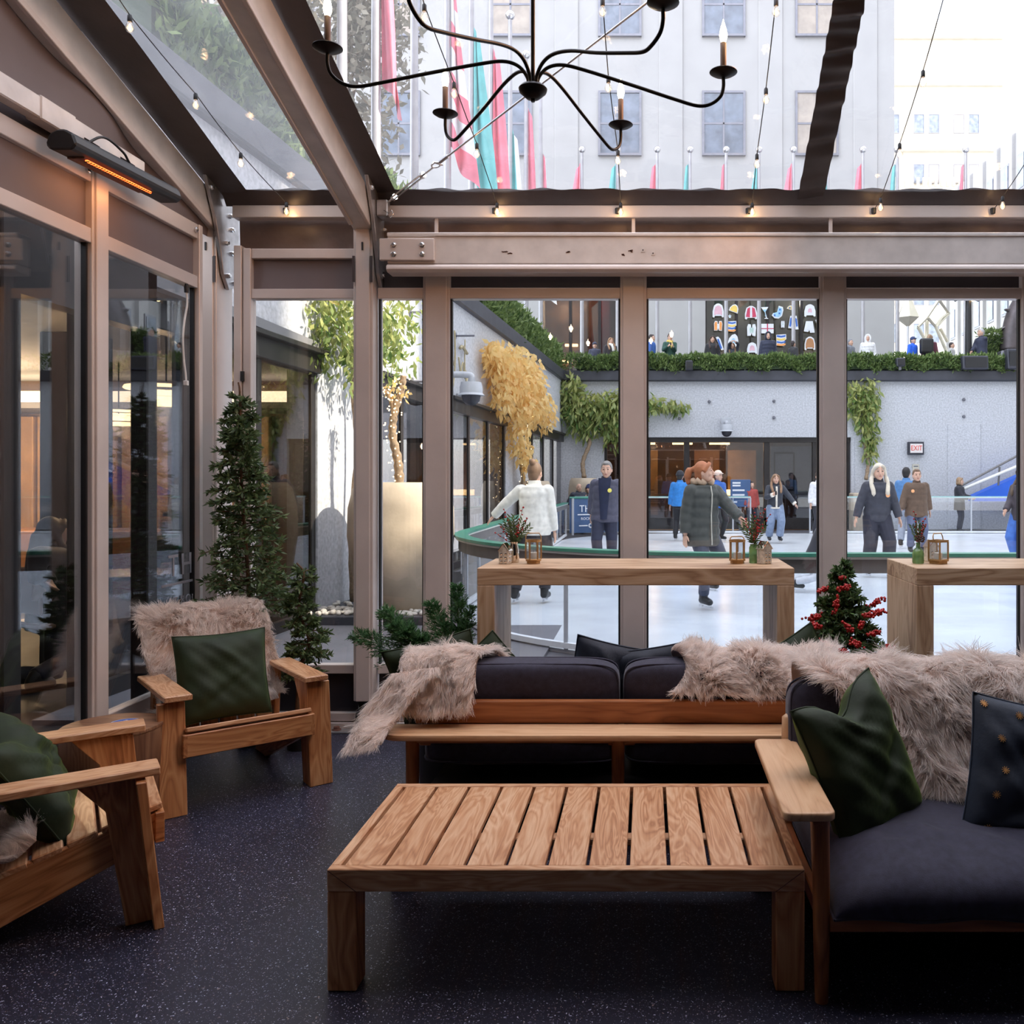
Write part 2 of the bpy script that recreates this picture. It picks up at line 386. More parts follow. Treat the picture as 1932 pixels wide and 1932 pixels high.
M['printwhite'] = pm('white print', (.75, .78, .82), .6, 0, .05, 20.0)
M['red'] = pm('sign red', (.75, .08, .05), .5, 0, .1, 20.0)
M['exitface'] = pm('exit sign face', (.75, .70, .68), .5, 0, .05, 20.0)
M['etch'] = pm('etched lettering', (.30, .31, .36), .6, 0, .1, 20.0)
M['greyprint'] = pm('grey lettering', (.10, .11, .15), .6, 0, .1, 20.0)
M['brass'] = pm('aged brass lantern', (.50, .29, .12), .38, .5, .2, 20.0)
M['wax'] = pm('cream candle wax', (.85, .78, .66), .5, 0, .05, 20.0)
M['mercury'] = pm('mercury silver glass', (.80, .73, .64), .35, .55, .3, 60.0, .3, 90.0)
M['silver'] = pm('silver glass', (.75, .68, .60), .08, 1.0, .1, 20.0)
M['greenglass'] = pm('green pressed glass', (.26, .48, .18), .12, 0, .3, 14.0, trans=.55)
M['paleglass'] = glassy('patterned lantern glass', (.90, .94, .98), .10, .1, .12, (.9, .95, 1))
M['cone'] = pm('pine cone', (.10, .05, .03), .7, 0, .4, 40.0)
M['steelgrey'] = pm('grey steel pole', (.22, .22, .25), .4, .5, .1, 6.0)
M['flagpole'] = pm('silver flagpole', (.42, .41, .43), .4, .4, .1, 4.0)
M['flagpink'] = pm('red flag cloth', (.80, .20, .27), .6, 0, .15, 3.0)
M['flagteal'] = pm('teal flag cloth', (.14, .50, .50), .6, 0, .15, 3.0)
M['flagwhite'] = pm('white flag cloth', (.75, .75, .76), .6, 0, .05, 3.0)
M['bronze'] = pm('dark bronze statue', (.10, .085, .09), .45, .5, .3, 4.0)
M['speaker'] = pm('charcoal speaker', (.035, .036, .05), .5, 0, .2, 6.0)
M['camwhite'] = pm('camera housing', (.48, .50, .54), .4, 0, .06, 9.0)
def floor_mat():
    m, t, o = nt('speckled rubber floor'); b = t.nodes.new('ShaderNodeBsdfPrincipled'); L(t, b.outputs[0], o.inputs[0])
    tc = N(t, 'ShaderNodeTexCoord')
    wz = N(t, 'ShaderNodeTexNoise', Scale=60.0); L(t, tc.outputs['Object'], wz.inputs['Vector'])
    va = N(t, 'ShaderNodeMixRGB', _blend_type='LINEAR_LIGHT', Fac=.012); L(t, tc.outputs['Object'], va.inputs[1]); L(t, wz.outputs['Color'], va.inputs[2])
    mix = None
    bcol = N(t, 'ShaderNodeTexNoise', Scale=1.4, Detail=5.0); L(t, tc.outputs['Object'], bcol.inputs['Vector'])
    base = ramp(t, [(.35, (.012, .012, .024)), (.65, (.020, .020, .038))]); L(t, bcol.outputs[0], base.inputs[0])
    prev = base.outputs[0]
    for sc, th, cl in ((95.0, .18, (.52, .54, .70)), (150.0, .20, (.20, .19, .30)), (60.0, .12, (.30, .24, .24))):
        vo = N(t, 'ShaderNodeTexVoronoi', _voronoi_dimensions='2D', Scale=sc); L(t, va.outputs[0], vo.inputs['Vector'])
        sp = N(t, 'ShaderNodeSeparateColor'); L(t, vo.outputs['Color'], sp.inputs[0])
        r1 = N(t, 'ShaderNodeMath', _operation='MULTIPLY'); r1.inputs[1].default_value = th * 2.0; L(t, sp.outputs[0], r1.inputs[0])
        r2 = N(t, 'ShaderNodeMath', _operation='SUBTRACT'); r2.inputs[1].default_value = th * .95; L(t, r1.outputs[0], r2.inputs[0])
        lt = N(t, 'ShaderNodeMath', _operation='LESS_THAN'); L(t, vo.outputs['Distance'], lt.inputs[0]); L(t, r2.outputs[0], lt.inputs[1])
        mx = N(t, 'ShaderNodeMixRGB'); L(t, lt.outputs[0], mx.inputs[0]); L(t, prev, mx.inputs[1]); mx.inputs[2].default_value = c4(cl); prev = mx.outputs[0]
    L(t, prev, b.inputs['Base Color']); b.inputs['Roughness'].default_value = .42
    return m
M['floor'] = floor_mat()
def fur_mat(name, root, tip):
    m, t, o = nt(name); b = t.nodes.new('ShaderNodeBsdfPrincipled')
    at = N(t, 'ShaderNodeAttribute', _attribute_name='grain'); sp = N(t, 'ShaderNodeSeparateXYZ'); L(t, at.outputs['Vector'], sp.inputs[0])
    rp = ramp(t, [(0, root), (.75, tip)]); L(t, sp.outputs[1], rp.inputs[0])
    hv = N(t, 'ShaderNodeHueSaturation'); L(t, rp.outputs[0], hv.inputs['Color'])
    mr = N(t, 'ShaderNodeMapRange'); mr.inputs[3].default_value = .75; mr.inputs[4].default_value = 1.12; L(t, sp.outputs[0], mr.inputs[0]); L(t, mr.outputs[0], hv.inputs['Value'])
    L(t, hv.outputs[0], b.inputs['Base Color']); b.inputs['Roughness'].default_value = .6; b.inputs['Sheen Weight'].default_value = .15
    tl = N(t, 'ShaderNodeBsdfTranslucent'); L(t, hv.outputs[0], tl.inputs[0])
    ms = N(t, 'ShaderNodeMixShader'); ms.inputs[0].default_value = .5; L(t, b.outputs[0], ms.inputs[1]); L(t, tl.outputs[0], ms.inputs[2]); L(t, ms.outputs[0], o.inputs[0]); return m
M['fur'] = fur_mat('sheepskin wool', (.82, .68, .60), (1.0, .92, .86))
M['hide'] = pm('sheepskin hide', (.80, .66, .57), .9, 0, .1, 10.0)
_cm = {}
def cloth(c, rough=.75, sheen=.2):
    k = (c, rough)
    if k not in _cm: _cm[k] = pm('cloth %d' % len(_cm), c, rough, 0, .16, 14.0, .25, 22.0, sheen=sheen)
    return _cm[k]
def text_obj(name, body, size, mat, M4, parent, ext=.002, align='CENTER', spacing=1.0, sx=1.0):
    """flat lettering as a mesh, laid in the plane of M4 (local x right, y up)"""
    cu = bpy.data.curves.new(name, 'FONT'); cu.body = body; cu.size = size; cu.extrude = ext; cu.align_x = align; cu.align_y = 'CENTER'; cu.space_character = spacing; cu.resolution_u = 2
    tmp = bpy.data.objects.new('tmp', cu); col.objects.link(tmp); bpy.context.view_layer.update()
    me = bpy.data.meshes.new_from_object(tmp.evaluated_get(bpy.context.evaluated_depsgraph_get()))
    bpy.data.objects.remove(tmp); me.name = name
    T = origin_of(parent).inverted() @ M4 @ Matrix.Diagonal((sx, 1, 1, 1)); me.transform(T)
    me.materials.clear(); me.materials.append(mat)
    o = bpy.data.objects.new(name, me); col.objects.link(o); o.parent = parent; return o
def face_cam(p, sc=1):   # upright text plane facing -y
    return Matrix.Translation(V(p)) @ Matrix.Rotation(R(90), 4, 'X')
# ------------------------------------------------------------------ tent shell
YW = 5.41
def X(px, d=YW): return (px - CX) * d / F
def roof_z(y): return 3.30 + .287 * (5.41 - y)
def roofP(px, py, off=0.0):
    a = (CY - py) / F; d = (3.30 + .287 * 5.41 + off - EYE) / (a + .287); return P(px, py, d)
RY0, RW = 2.3, 4.4
fl = MB().bb((-2.9, -2.0, -.12), (RW, 5.62, 0)).build('floor', M['floor']); tag(fl, 'dark navy speckled rubber floor of the glazed tent', 'floor', kind='structure')
LB = (-2.56, -1.80)
POSTS = [(-1.387, -1.223), (-.164, 0.0), (1.075, 1.239), (2.328, 2.492), (3.58, 3.74)]
wf = thing('wall_front', 'aluminium framed glass front wall of the tent with a wide cross beam', 'wall', (0, YW, 0), kind='structure')
def post_mb(a, b, y, z0, z1, dep=.10):
    m = MB(); f = .016
    m.bb((a, y + .012, z0), (b, y + dep, z1)); m.bb((a + f, y, z0), (b - f, y + .02, z1)); return m
for a, b in POSTS: post_mb(a, b, YW, 0, 2.82).build('post', M['alu'], wf, bevel=.003)
MB().bb((-1.66, 5.40, 3.17), (RW, 5.48, 3.245)).build('purlin', M['alu'], wf, bevel=.004)
MB().bb((LB[0], 5.40, 3.17), (LB[1], 5.48, 3.245)).build('purlin', M['alu'], wf, bevel=.004)
def valance(x0, x1, z0, z1, y, name='valance'):
    MB().sheet(lambda u, v: (x0 + (x1 - x0) * u, y + .010 * math.sin(u * (x1 - x0) * 21) * (1 - .6 * v) + .012 * math.sin(u * (x1 - x0) * 7.3 + 1) * (1 - v), z0 + (z1 - z0) * v), max(12, int((x1 - x0) * 40)), 3).build(name, M['brownfab'], wf, smooth=180, recalc=False)
valance(-1.67, RW, 2.70, 3.18, 5.50); valance(LB[0], LB[1], 2.98, 3.18, 5.50)
bm_ = MB(); bm_.bb((-1.56, 5.26, 2.85), (RW, 5.36, 3.035)); bm_.bb((-1.56, 5.25, 3.012), (RW, 5.37, 3.035))
beam = bm_.build('cross_beam', M['alu_dirty'], wf, bevel=.004)
q = [(.0, .0), (.11, .0), (.11, .05), (.0, .05), (-.02, .035), (-.022, .015)]
MB().prism([(p[0], p[1]) for p in q], (1.42, 5.255, 2.795), (0, 1, 0), (0, 0, 1), (1, 0, 0), 5.96).build('lower_flange', M['alu'], wf, bevel=.003)
pl = MB().bb((-1.60, 5.235, 2.865), (-1.272, 5.262, 2.995)).build('joint_plate', M['alu'], wf, bevel=.003)
for bx in (-1.515, -1.345):
    for bz in (2.90, 2.955):
        b = MB(); b.lathe([(.017, 0), (.017, .004), (.011, .006), (.011, .016), (.009, .018)], (bx, 5.237, bz), 12, Matrix.Rotation(R(90), 3, 'X')); b.build('bolt', M['chrome'], pl, smooth=40)
for pxc in (820, 1195, 1570, 1945):
    x = X(pxc, 5.38); b = MB(); b.bb((x - .055, 5.36, 3.035), (x + .055, 5.44, 3.055)); b.bb((x - .011, 5.42, 3.05), (x + .011, 5.44, 3.175)); b.build('hanger_bracket', M['alu'], wf, bevel=.002)
# stains on the beam are wear with a shape of their own
M['scuff'] = pm('rust scuff', (.16, .07, .05), .8, 0, .4, 60.0)
for pxs, pys, sx_, sz_ in ((1072, 476, .055, .016), (953, 475, .035, .006), (962, 478, .02, .005), (1175, 480, .03, .012), (1190, 474, .018, .02)):
    m = MB(); c = P(pxs, pys, 5.259)
    for k in range(9):
        a = rnd.uniform(0, 6.28); rr = rnd.uniform(0, 1); m.box((c.x + math.cos(a) * rr * sx_ / 2, 5.259, c.z + math.sin(a) * rr * sz_ / 2), (rnd.uniform(.004, .016), .0016, rnd.uniform(.002, .006)), Matrix.Rotation(rnd.uniform(-.6, .6), 3, 'Y'))
    m.build('scuff_mark', M['scuff'], beam, kind='stuff')
for pxs, pys in ((1213, 472), (1232, 478)):
    c = P(pxs, pys, 5.259); MB().bb((c.x - .012, 5.257, c.z - .013), (c.x + .012, 5.261, c.z + .013)).build('screw_plate', M['alu_dirty'], beam, bevel=.001)
    MB().lathe([(.004, 0), (.004, .003)], (c.x, 5.258, c.z), 8, Matrix.Rotation(R(90), 3, 'X')).build('screw_hole', M['black'], beam)
# columns, gussets, bases
def column(x0, x1, gx):
    c = post_mb(x0, x1, 5.355, .19, 3.20, .22).build('column', M['alu'], wf, bevel=.004)
    for z in (3.13, 2.98): MB().bb(((x0 + x1) / 2 - .005, 5.350, z - .025), ((x0 + x1) / 2 + .005, 5.357, z + .025)).build('slot', M['black'], c)
    for xs in (x0 + .006, x1 - .006): MB().bb((xs - .007, 5.350, 2.76), (xs + .007, 5.357, 2.92)).build('side_slot', M['strip'], c)
    poly = [(5.12, 3.44), (5.16, 3.40), (5.22, 3.29), (5.30, 3.14), (5.36, 2.97), (5.40, 2.82), (5.47, 2.735), (5.585, 2.78), (5.60, 3.0), (5.60, 3.25), (5.45, 3.37), (5.22, 3.45)]
    g = MB().prism(poly, (gx, 0, 0), (0, 1, 0), (0, 0, 1), (1, 0, 0), .022).build('gusset_plate', M['galv'], wf, bevel=.003)
    for y, z in ((5.21, 3.385), (5.235, 3.30), (5.43, 3.02), (5.50, 2.97), (5.45, 2.82), (5.53, 2.79), (5.48, 3.20), (5.50, 3.12)):
        MB().lathe([(.016, 0), (.016, .012), (.011, .015), (.011, .022)], (gx + .010, y, z), 6, Matrix.Rotation(R(90), 3, 'Y')).build('bolt', M['chrome'], g, smooth=30)
    b = MB(); xc = (x0 + x1) / 2; b.prism([(-.05, .19), (.05, .19), (.035, .10), (-.035, .10)], (xc, 5.46, 0), (1, 0, 0), (0, 0, 1), (0, 1, 0), .10); b.bb((xc - .06, 5.40, .012), (xc + .06, 5.53, .11)); b.build('column_hinge', M['black'], wf, bevel=.004)
    bp = MB().bb((xc - .22, 5.33, 0), (xc + .2, 5.60, .012)).build('base_plate', M['galv'], wf, bevel=.002)
    MB().lathe([(.028, 0), (.028, .004), (.018, .006), (.018, .02), (.015, .022)], (xc - .165, 5.375, .012), 12).build('anchor_bolt', M['scuff'], bp, smooth=40)
column(-2.76, -2.64, -2.622); column(-1.80, -1.68, -1.662)
# windows of the front wall
def pane_box(a, b, z0, z1, y): return MB().bb((a, y, z0), (b, y + .006, z1))
wn_ = 0
def front_window(a, b, kick=True):
    global wn_; wn_ += 1
    t = thing('window_%d' % wn_, ['narrow clear glass strip beside the bolted column of the front wall', 'tall clear glass panel of the front wall facing the orange vine', 'tall clear glass panel of the front wall facing the display window', 'tall clear glass panel of the front wall facing the exit sign', 'clear glass panel of the front wall just past the picture edge', 'last clear glass panel of the front wall, well out of the picture'][wn_ - 1], 'window', ((a + b) / 2, 5.46, 0), kind='structure')
    MB().bb((a, 5.43, 2.675), (b, 5.50, 2.742)).build('top_rail', M['alu'], t, bevel=.003)
    MB().bb((a, 5.43, .345), (b, 5.50, .40)).build('bottom_rail', M['alu'], t, bevel=.003)
    MB().bb((a, 5.452, .395), (a + .012, 5.48, 2.68)).build('gasket', M['black'], t); MB().bb((b - .012, 5.452, .395), (b, 5.48, 2.68)).build('gasket', M['black'], t)
    pane_box(a + .004, b - .004, .395, 2.68, 5.465).build('pane', M['glass'], t)
    MB().bb((a, 5.46, .10), (b, 5.48, .345)).build('kick_panel', M['darkpanel'], t)
    r = MB(); r.bb((a, 5.42, .052), (b, 5.50, .105)); r.bb((a, 5.41, .0), (b, 5.50, .046)); r.build('sill_track', M['alu'], t, bevel=.003)
    MB().bb((a, 5.47, 2.742), (b, 5.485, 2.85)).build('fabric_band', M['strip'], t)
    return t
edges = [-1.67] + [e for p in POSTS for e in p] + [RW]
for k in range(0, len(edges), 2): front_window(edges[k], edges[k + 1])
wn_ += 1
t = thing('window_%d' % wn_, 'narrow glass panel of the corner bay beside the sloping rafters', 'window', (-2.18, 5.46, 0), kind='structure')
lb0, lb1 = -2.455, -1.80
MB().bb((-2.555, 5.41, 0), (-2.508, 5.50, 3.0)).build('stile', M['alu'], t, bevel=.003); MB().bb((-2.503, 5.42, .05), (lb0, 5.50, 2.985)).build('stile', M['alu'], t, bevel=.003)
for z0, z1 in ((2.925, 2.985), (2.675, 2.735), (.345, .40)): MB().bb((lb0, 5.43, z0), (lb1, 5.50, z1)).build('rail', M['alu'], t, bevel=.003)
MB().bb((lb0, 5.465, 2.73), (lb1, 5.475, 2.93)).build('fabric_panel', M['taupe'], t)
pane_box(lb0, lb1, .395, 2.68, 5.465).build('pane', M['glass'], t)
MB().bb((lb0, 5.46, .10), (lb1, 5.48, .345)).build('kick_panel', M['darkpanel'], t)
r = MB(); r.bb((lb0, 5.42, .052), (lb1, 5.50, .105)); r.bb((lb0, 5.41, 0), (lb1, 5.50, .046)); r.build('sill_track', M['alu'], t, bevel=.003)
MB().bb((-2.51, 5.4, 2.16), (-2.49, 5.416, 2.22)).build('slot', M['black'], t)
# left wall
XL = -2.67
wl = thing('wall_left', 'aluminium and taupe fabric gable wall of the tent with tall glass panels', 'wall', (XL, 3, 0), kind='structure')
LP = [5.20, 4.215, 3.16, 2.1, 1.05, 0, -1.05, -2.0]
for y in LP[1:]:
    m = MB(); m.bb((-2.72, y - .062, 0), (-2.632, y + .062, 3.12)); m.bb((-2.64, y - .046, 0), (-2.62, y + .046, 3.12)); m.build('post', M['alu'], wl, bevel=.003)
MB().bb((-2.69, 5.14, .0), (-2.628, 5.18, 3.05)).build('corner_trim', M['alu'], wl, bevel=.003)
for k in range(len(LP) - 1):
    y1, y0 = LP[k] - .062, LP[k + 1] + .062
    wn_ += 1
    t = thing('window_%d' % wn_, ['dark gable glass panel beside the corner column, with lettering', 'dark gable glass panel cut off by the picture edge', 'third gable glass panel from the corner, out of the picture', 'fourth gable glass panel from the corner, out of the picture', 'fifth gable glass panel from the corner, out of the picture', 'sixth gable glass panel from the corner, out of the picture', 'last gable glass panel from the corner, out of the picture'][k], 'window', (XL, (y0 + y1) / 2, 0), kind='structure')
    for z0, z1 in ((2.965, 3.05), (2.675, 2.745), (.32, .40)): MB().bb((-2.70, y0, z0), (-2.637, y1, z1)).build('rail', M['alu'], t, bevel=.003)
    MB().bb((-2.675, y0, 2.74), (-2.665, y1, 2.97)).build('fabric_panel', M['taupe'], t)
    MB().bb((-2.675, y0, .05), (-2.660, y1, .33)).build('kick_panel', M['darkpanel'], t)
    MB().bb((-2.70, y0, 0), (-2.63, y1, .05)).build('sill_track', M['alu'], t, bevel=.003)
    MB().bb((-2.673, y0, .39), (-2.667, y1, 2.68)).build('pane', M['glass_side'], t)
    for yy in (y0, y1 - .012): MB().bb((-2.68, yy, .39), (-2.655, yy + .012, 2.68)).build('gasket', M['black'], t)
    MB().lathe([(.016, 0), (.016, .012), (.01, .016)], (-2.637, y1 - .03, 3.01), 10, Matrix.Rotation(R(90), 3, 'Y')).build('bolt', M['chrome'], t, smooth=40)
def gable(u, v):
    y = -2.0 + 7.4 * u; top = roof_z(max(y, RY0)); z = 3.04 + (top - 3.04) * v
    return (-2.69 + .02 * math.sin(y * 9 + v * 2) * math.exp(-((y - 4.6) / .5) ** 2) + .016 * math.sin(y * 5.2 - v * 4) * v * (1 - v) * 4 + .02 * math.exp(-((y - 3.9 - v * .4) / .12) ** 2) * (1 - v), y, z)
MB().sheet(gable, 150, 8).build('gable_fabric', M['taupe'], wl, smooth=180, recalc=False)
tb = MB(); tb.bb((-2.64, -2.0, 3.09), (-2.58, 4.50, 3.185)); tb.build('gable_tube', M['alu_dirty'], wl, bevel=.006)
MB().bb((-2.645, 3.72, 3.085), (-2.575, 3.95, 3.19)).build('tube_sleeve', M['alu_dirty'], wl, bevel=.006)
# roof
ce = thing('ceiling', 'sloping clear vinyl roof on pale aluminium rafters', 'ceiling', (0, 3, 3.3), kind='structure')
def slope_bar(name, x0, x1, z_off, th, y0, y1, mat, bevel=.006):
    vs = []
    for y in (y0, y1):
        z = roof_z(y) + z_off; vs += [(x0, y, z - th), (x1, y, z - th), (x1, y, z), (x0, y, z)]
    return MB().add(vs, [(0, 1, 2, 3), (7, 6, 5, 4), (0, 4, 5, 1), (1, 5, 6, 2), (2, 6, 7, 3), (3, 7, 4, 0)]).build(name, mat, ce, bevel=bevel)
for x0, x1 in ((-2.76, -2.64), (-1.80, -1.68), (3.3, 3.42)):
    slope_bar('rafter', x0, x1, -.03, .20, RY0, 5.42, M['alu_dirty'])
    for dx in (0, .104): slope_bar('rafter_lip', x0 + dx - .004, x0 + dx + .02, -.205, .035, RY0, 5.30, M['alu'], .003)
def roofsheet(name, x0, x1, y0, y1, mat, amp=.006, nx=30, ny=60, off=0.0):
    def f(u, v):
        x, y = x0 + (x1 - x0) * u, y0 + (y1 - y0) * v
        return (x, y, roof_z(y) + off + amp * (math.sin(x * 5 + y * 3) + math.sin(y * 11 - x * 2.3) * .6 + math.sin(x * 17 + y * 7) * .25))
    return MB().sheet(f, nx, ny).build(name, mat, ce, smooth=180, recalc=False)
roofsheet('clear_panel', -2.52, -1.83, RY0, 5.40, M['vinyl_side'], .004); roofsheet('clear_panel', -1.62, .93, RY0, 5.40, M['vinyl']); roofsheet('clear_panel', .93, 3.3, RY0, 5.40, M['vinyl']); roofsheet('clear_panel', 3.42, RW, RY0, 5.40, M['vinyl'])
roofsheet('edge_strip', -2.66, -2.44, RY0, 5.42, M['strip'], .002, 4, 40, -.008); roofsheet('edge_strip', -1.70, -1.535, RY0, 5.42, M['strip'], .002, 4, 40, -.008); roofsheet('edge_strip', -1.90, -1.79, RY0, 5.42, M['strip'], .002, 4, 40, -.006)
def eave(x0, x1):
    MB().sheet(lambda u, v: (x0 + (x1 - x0) * u, 5.34 + .07 * v, 3.325 - .085 * v + (.004 * math.sin(u * (x1 - x0) * 19) + .004 * math.sin(u * (x1 - x0) * 31)) * (1 - v)), int((x1 - x0) * 40), 3).build('eave_strip', M['strip'], ce, smooth=180, recalc=False)
eave(-1.70, RW); eave(-2.6, -1.8)
def strap(u, v):
    l, r_ = roofP(1573 - 68 * v, 375 * v, -.03), roofP(1633 - 80 * v, 375 * v, -.03); p = l.lerp(r_, u)
    w_ = math.sin(v * 70 + u * 1.3) * .010 * (1 - .75 * v) + math.sin(v * 43 + u * 2.4) * .007; p.z += w_; p.y += w_ * .6; return p
MB().sheet(lambda u, v: strap(u, v * 1.75 - .75), 8, 220).build('roof_strap', M['strip'], ce, smooth=180, recalc=False)
MB().bb((-2.8, RY0 - .08, roof_z(RY0) - .15), (RW, RY0 + .08, roof_z(RY0) + .02)).build('ridge_beam', M['alu'], ce, bevel=.01)
MB().sheet(lambda u, v: (-2.8 + (RW + 2.8) * u, RY0 - 4.0 * v, roof_z(RY0) + .25 * v + .02 * math.sin(u * 20)), 30, 8).build('fabric_lining', M['brownfab'], ce, smooth=180, recalc=False)
MB().bb((RW, -2.05, 0), (RW + .06, 5.6, 4.6)).build('wall_right', M['brownfab'], kind='structure'); MB().bb((-2.8, -2.1, 0), (RW, -2.04, 4.6)).build('wall_back', M['darkpanel'], kind='structure')
for n_, l_ in (('wall_right', 'taupe fabric side wall of the tent out of sight'), ('wall_back', 'taupe fabric back wall behind the seating')): tag(bpy.data.objects[n_], l_, 'wall')
# ------------------------------------------------------------------ ground outside and the sunken rink court
RX0, RX1, RYA, RYB, RR = -2.2, 16.0, 7.40, 25.2, 3.3
def rink_path(n=10, inset=0.0):
    x0, x1, y0, y1, r_ = RX0 + inset, RX1 - inset, RYA + inset, RYB - inset, RR - inset; out = []
    for cx, cy_, a0 in ((x1 - r_, y1 - r_, 0), (x0 + r_, y1 - r_, 90), (x0 + r_, y0 + r_, 180), (x1 - r_, y0 + r_, 270)):
        for k in range(n + 1): a = R(a0 + 90 * k / n); out.append((cx + r_ * math.cos(a), cy_ + r_ * math.sin(a)))
    return out
tag(MB().bb((-4.2, 5.62, -.15), (24, 36, -.03)).build('ground', M['paving']), 'dark paving round the rink outside the tent', 'ground', kind='structure')
ice = MB().prism(rink_path(14), (0, 0, -.02), (1, 0, 0), (0, 1, 0), (0, 0, 1), .045).build('ice_rink', M['ice']); tag(ice, 'white scratched ice of the outdoor skating rink', 'ice rink', kind='structure')
tag(MB().bb((-3.95, 5.62, -.03), (-.9, 9.3, .004)).build('terrace_slab', M['deck']), 'smooth grey terrace slab outside the corner bay', 'terrace', kind='structure')
def wallx(d): return -3.75 + .0587 * (d - 8)
u_w = V((.0587, 1, 0)).normalized(); n_w = V((u_w.y, -u_w.x, 0))   # along the facade, out to the rink
def wp(d, off=0, z=0): return V((wallx(d), d, z)) + n_w * off
def wslab(mb, d0, d1, z0, z1, back, front, mi=0):
    vs = [wp(d, o, z) for z in (z0, z1) for d, o in ((d0, back), (d1, back), (d1, front), (d0, front))]
    return mb.add(vs, [(3, 2, 1, 0), (4, 5, 6, 7), (0, 1, 5, 4), (1, 2, 6, 5), (2, 3, 7, 6), (3, 0, 4, 7)], mi)
ws_ = thing('wall_court', 'pale granite court wall with dark shopfront bays, running away beside the rink', 'wall', (wallx(16), 16, 0), kind='structure')
wslab(MB(), 5.7, 27.4, 2.95, 4.62, -.35, 0).build('upper_wall', M['granite'], ws_)
wslab(MB(), 5.7, 27.4, 4.62, 4.93, -.5, .10).build('coping', M['coping'], ws_, bevel=.02)
PIL = [(9.7, 11.4), (13.7, 14.7), (19.2, 20.8)]
for a, b in PIL: wslab(MB(), a, b, 0, 2.95, -.35, 0).build('pillar', M['granite'], ws_)
BAYS = [(6.0, 9.7, 3, 'corner'), (11.4, 13.7, 2, 'pot'), (14.7, 19.2, 3, 'vine'), (20.8, 27.3, 4, 'far')]
wk = {'corner': 'dark framed glass doors just outside the corner bay', 'pot': 'dark framed shopfront window behind the tall stone pot', 'vine': 'dark framed shopfront windows before the orange vine', 'far': 'dark framed shopfront windows beyond the orange vine'}
for a, b, n_, key in BAYS:
    wn_ += 1
    t = thing('window_%d' % wn_, wk[key], 'window', wp((a + b) / 2), kind='structure')
    wslab(MB(), a, b, 2.72, 2.95, -.12, .05).build('head_frame', M['darkframe'], t, bevel=.008); wslab(MB(), a, b, 2.92, 2.97, -.1, .14).build('drip_ledge', M['darkframe'], t, bevel=.006)
    wslab(MB(), a, b, 0, .12, -.12, .02).build('sill_frame', M['darkframe'], t)
    for k in range(n_ + 1):
        d = a + .05 + (b - a - .1) * k / n_; wslab(MB(), d - .05, d + .05, .1, 2.74, -.12, -.02).build('mullion', M['darkframe'], t, bevel=.006)
    for k in range(n_):
        d0 = a + .05 + (b - a - .1) * k / n_; d1 = a + .05 + (b - a - .1) * (k + 1) / n_
        wslab(MB(), d0, d1, .1, 2.74, -.05, -.04).build('pane', M['tintglass'], t)
# restaurant room seen through the gable glass
ri = thing('restaurant_room', 'dim restaurant room beyond the gable glass with a warm cove', 'wall', (-8, 6, 0), kind='structure')
MB().bb((-14, -2, -.1), (-2.9, 15, -.03)).build('room_floor', M['carpet'], ri)
MB().bb((-14, -2, 2.97), (-3.6, 15, 3.06)).build('room_ceiling', M['plaster'], ri)
MB().bb((-14, 12.6, 0), (-3.9, 12.75, 3.0)).build('end_wall', M['shopdark'], ri); MB().bb((-14.1, -2, 0), (-14, 15, 3.0)).build('far_wall', M['shopdark'], ri); MB().bb((-14, -2.1, 0), (-2.9, -2, 3.0)).build('near_wall', M['shopdark'], ri)
MB().bb((-12, 11.6, 2.50), (-3.9, 12.6, 2.58)).build('cove_shelf', M['plaster'], ri)
MB().bb((-12, 11.75, 2.60), (-3.95, 12.5, 2.74)).build('cove_light', M['cove'], ri)
for k in range(26):
    if k % 6 in (4, 5): continue
    MB().bb((-10.6 + k * .24, 12.45, .75), (-10.42 + k * .24, 12.56, 2.45)).build('wall_slat', M['curtain'], ri, bevel=.01)
for x_, y_, s_ in ((-3.42, 4.62, .07), (-3.42, 5.95, .06), (-3.42, 3.55, .06), (-5.6, 8.6, .22)):
    MB().bb((x_ - s_, y_ - s_, 0), (x_ + s_, y_ + s_, 2.97)).build('dark_post', M['darkframe'], ri, bevel=.008)
MB().bb((-3.48, 1.0, 2.55), (-3.36, 6.0, 2.97)).build('door_head', M['darkframe'], ri)
MB().bb((-9.5, 11.2, .0), (-6.2, 11.9, .9)).build('bar_counter', M['drum'], ri, bevel=.02)
for x_, y_, z_ in ((-4.45, 8.1, 2.38), (-8.0, 9.6, 2.42), (-6.4, 10.6, 2.35)):
    t = thing('pendant_lamp', {-4.45: 'warm three ring pendant lamp low over the restaurant behind the pale chair', -8.0: 'warm ring pendant lamp deepest in the restaurant', -6.4: 'warm ring pendant lamp above the bar counter'}[x_], 'lamp', (x_, y_, z_))
    for k, rr in enumerate((.34, .28, .2)):
        MB().lathe([(rr, 0), (rr + .01, .012), (rr, .03), (rr - .03, .03), (rr - .03, 0)], (x_, y_, z_ - k * .07), 28, caps=False).build('ring', M['lampwarm'], t, smooth=40)
    MB().tube([(x_, y_, z_), (x_, y_, 2.97)], .008, 6).build('cord', M['black'], t)
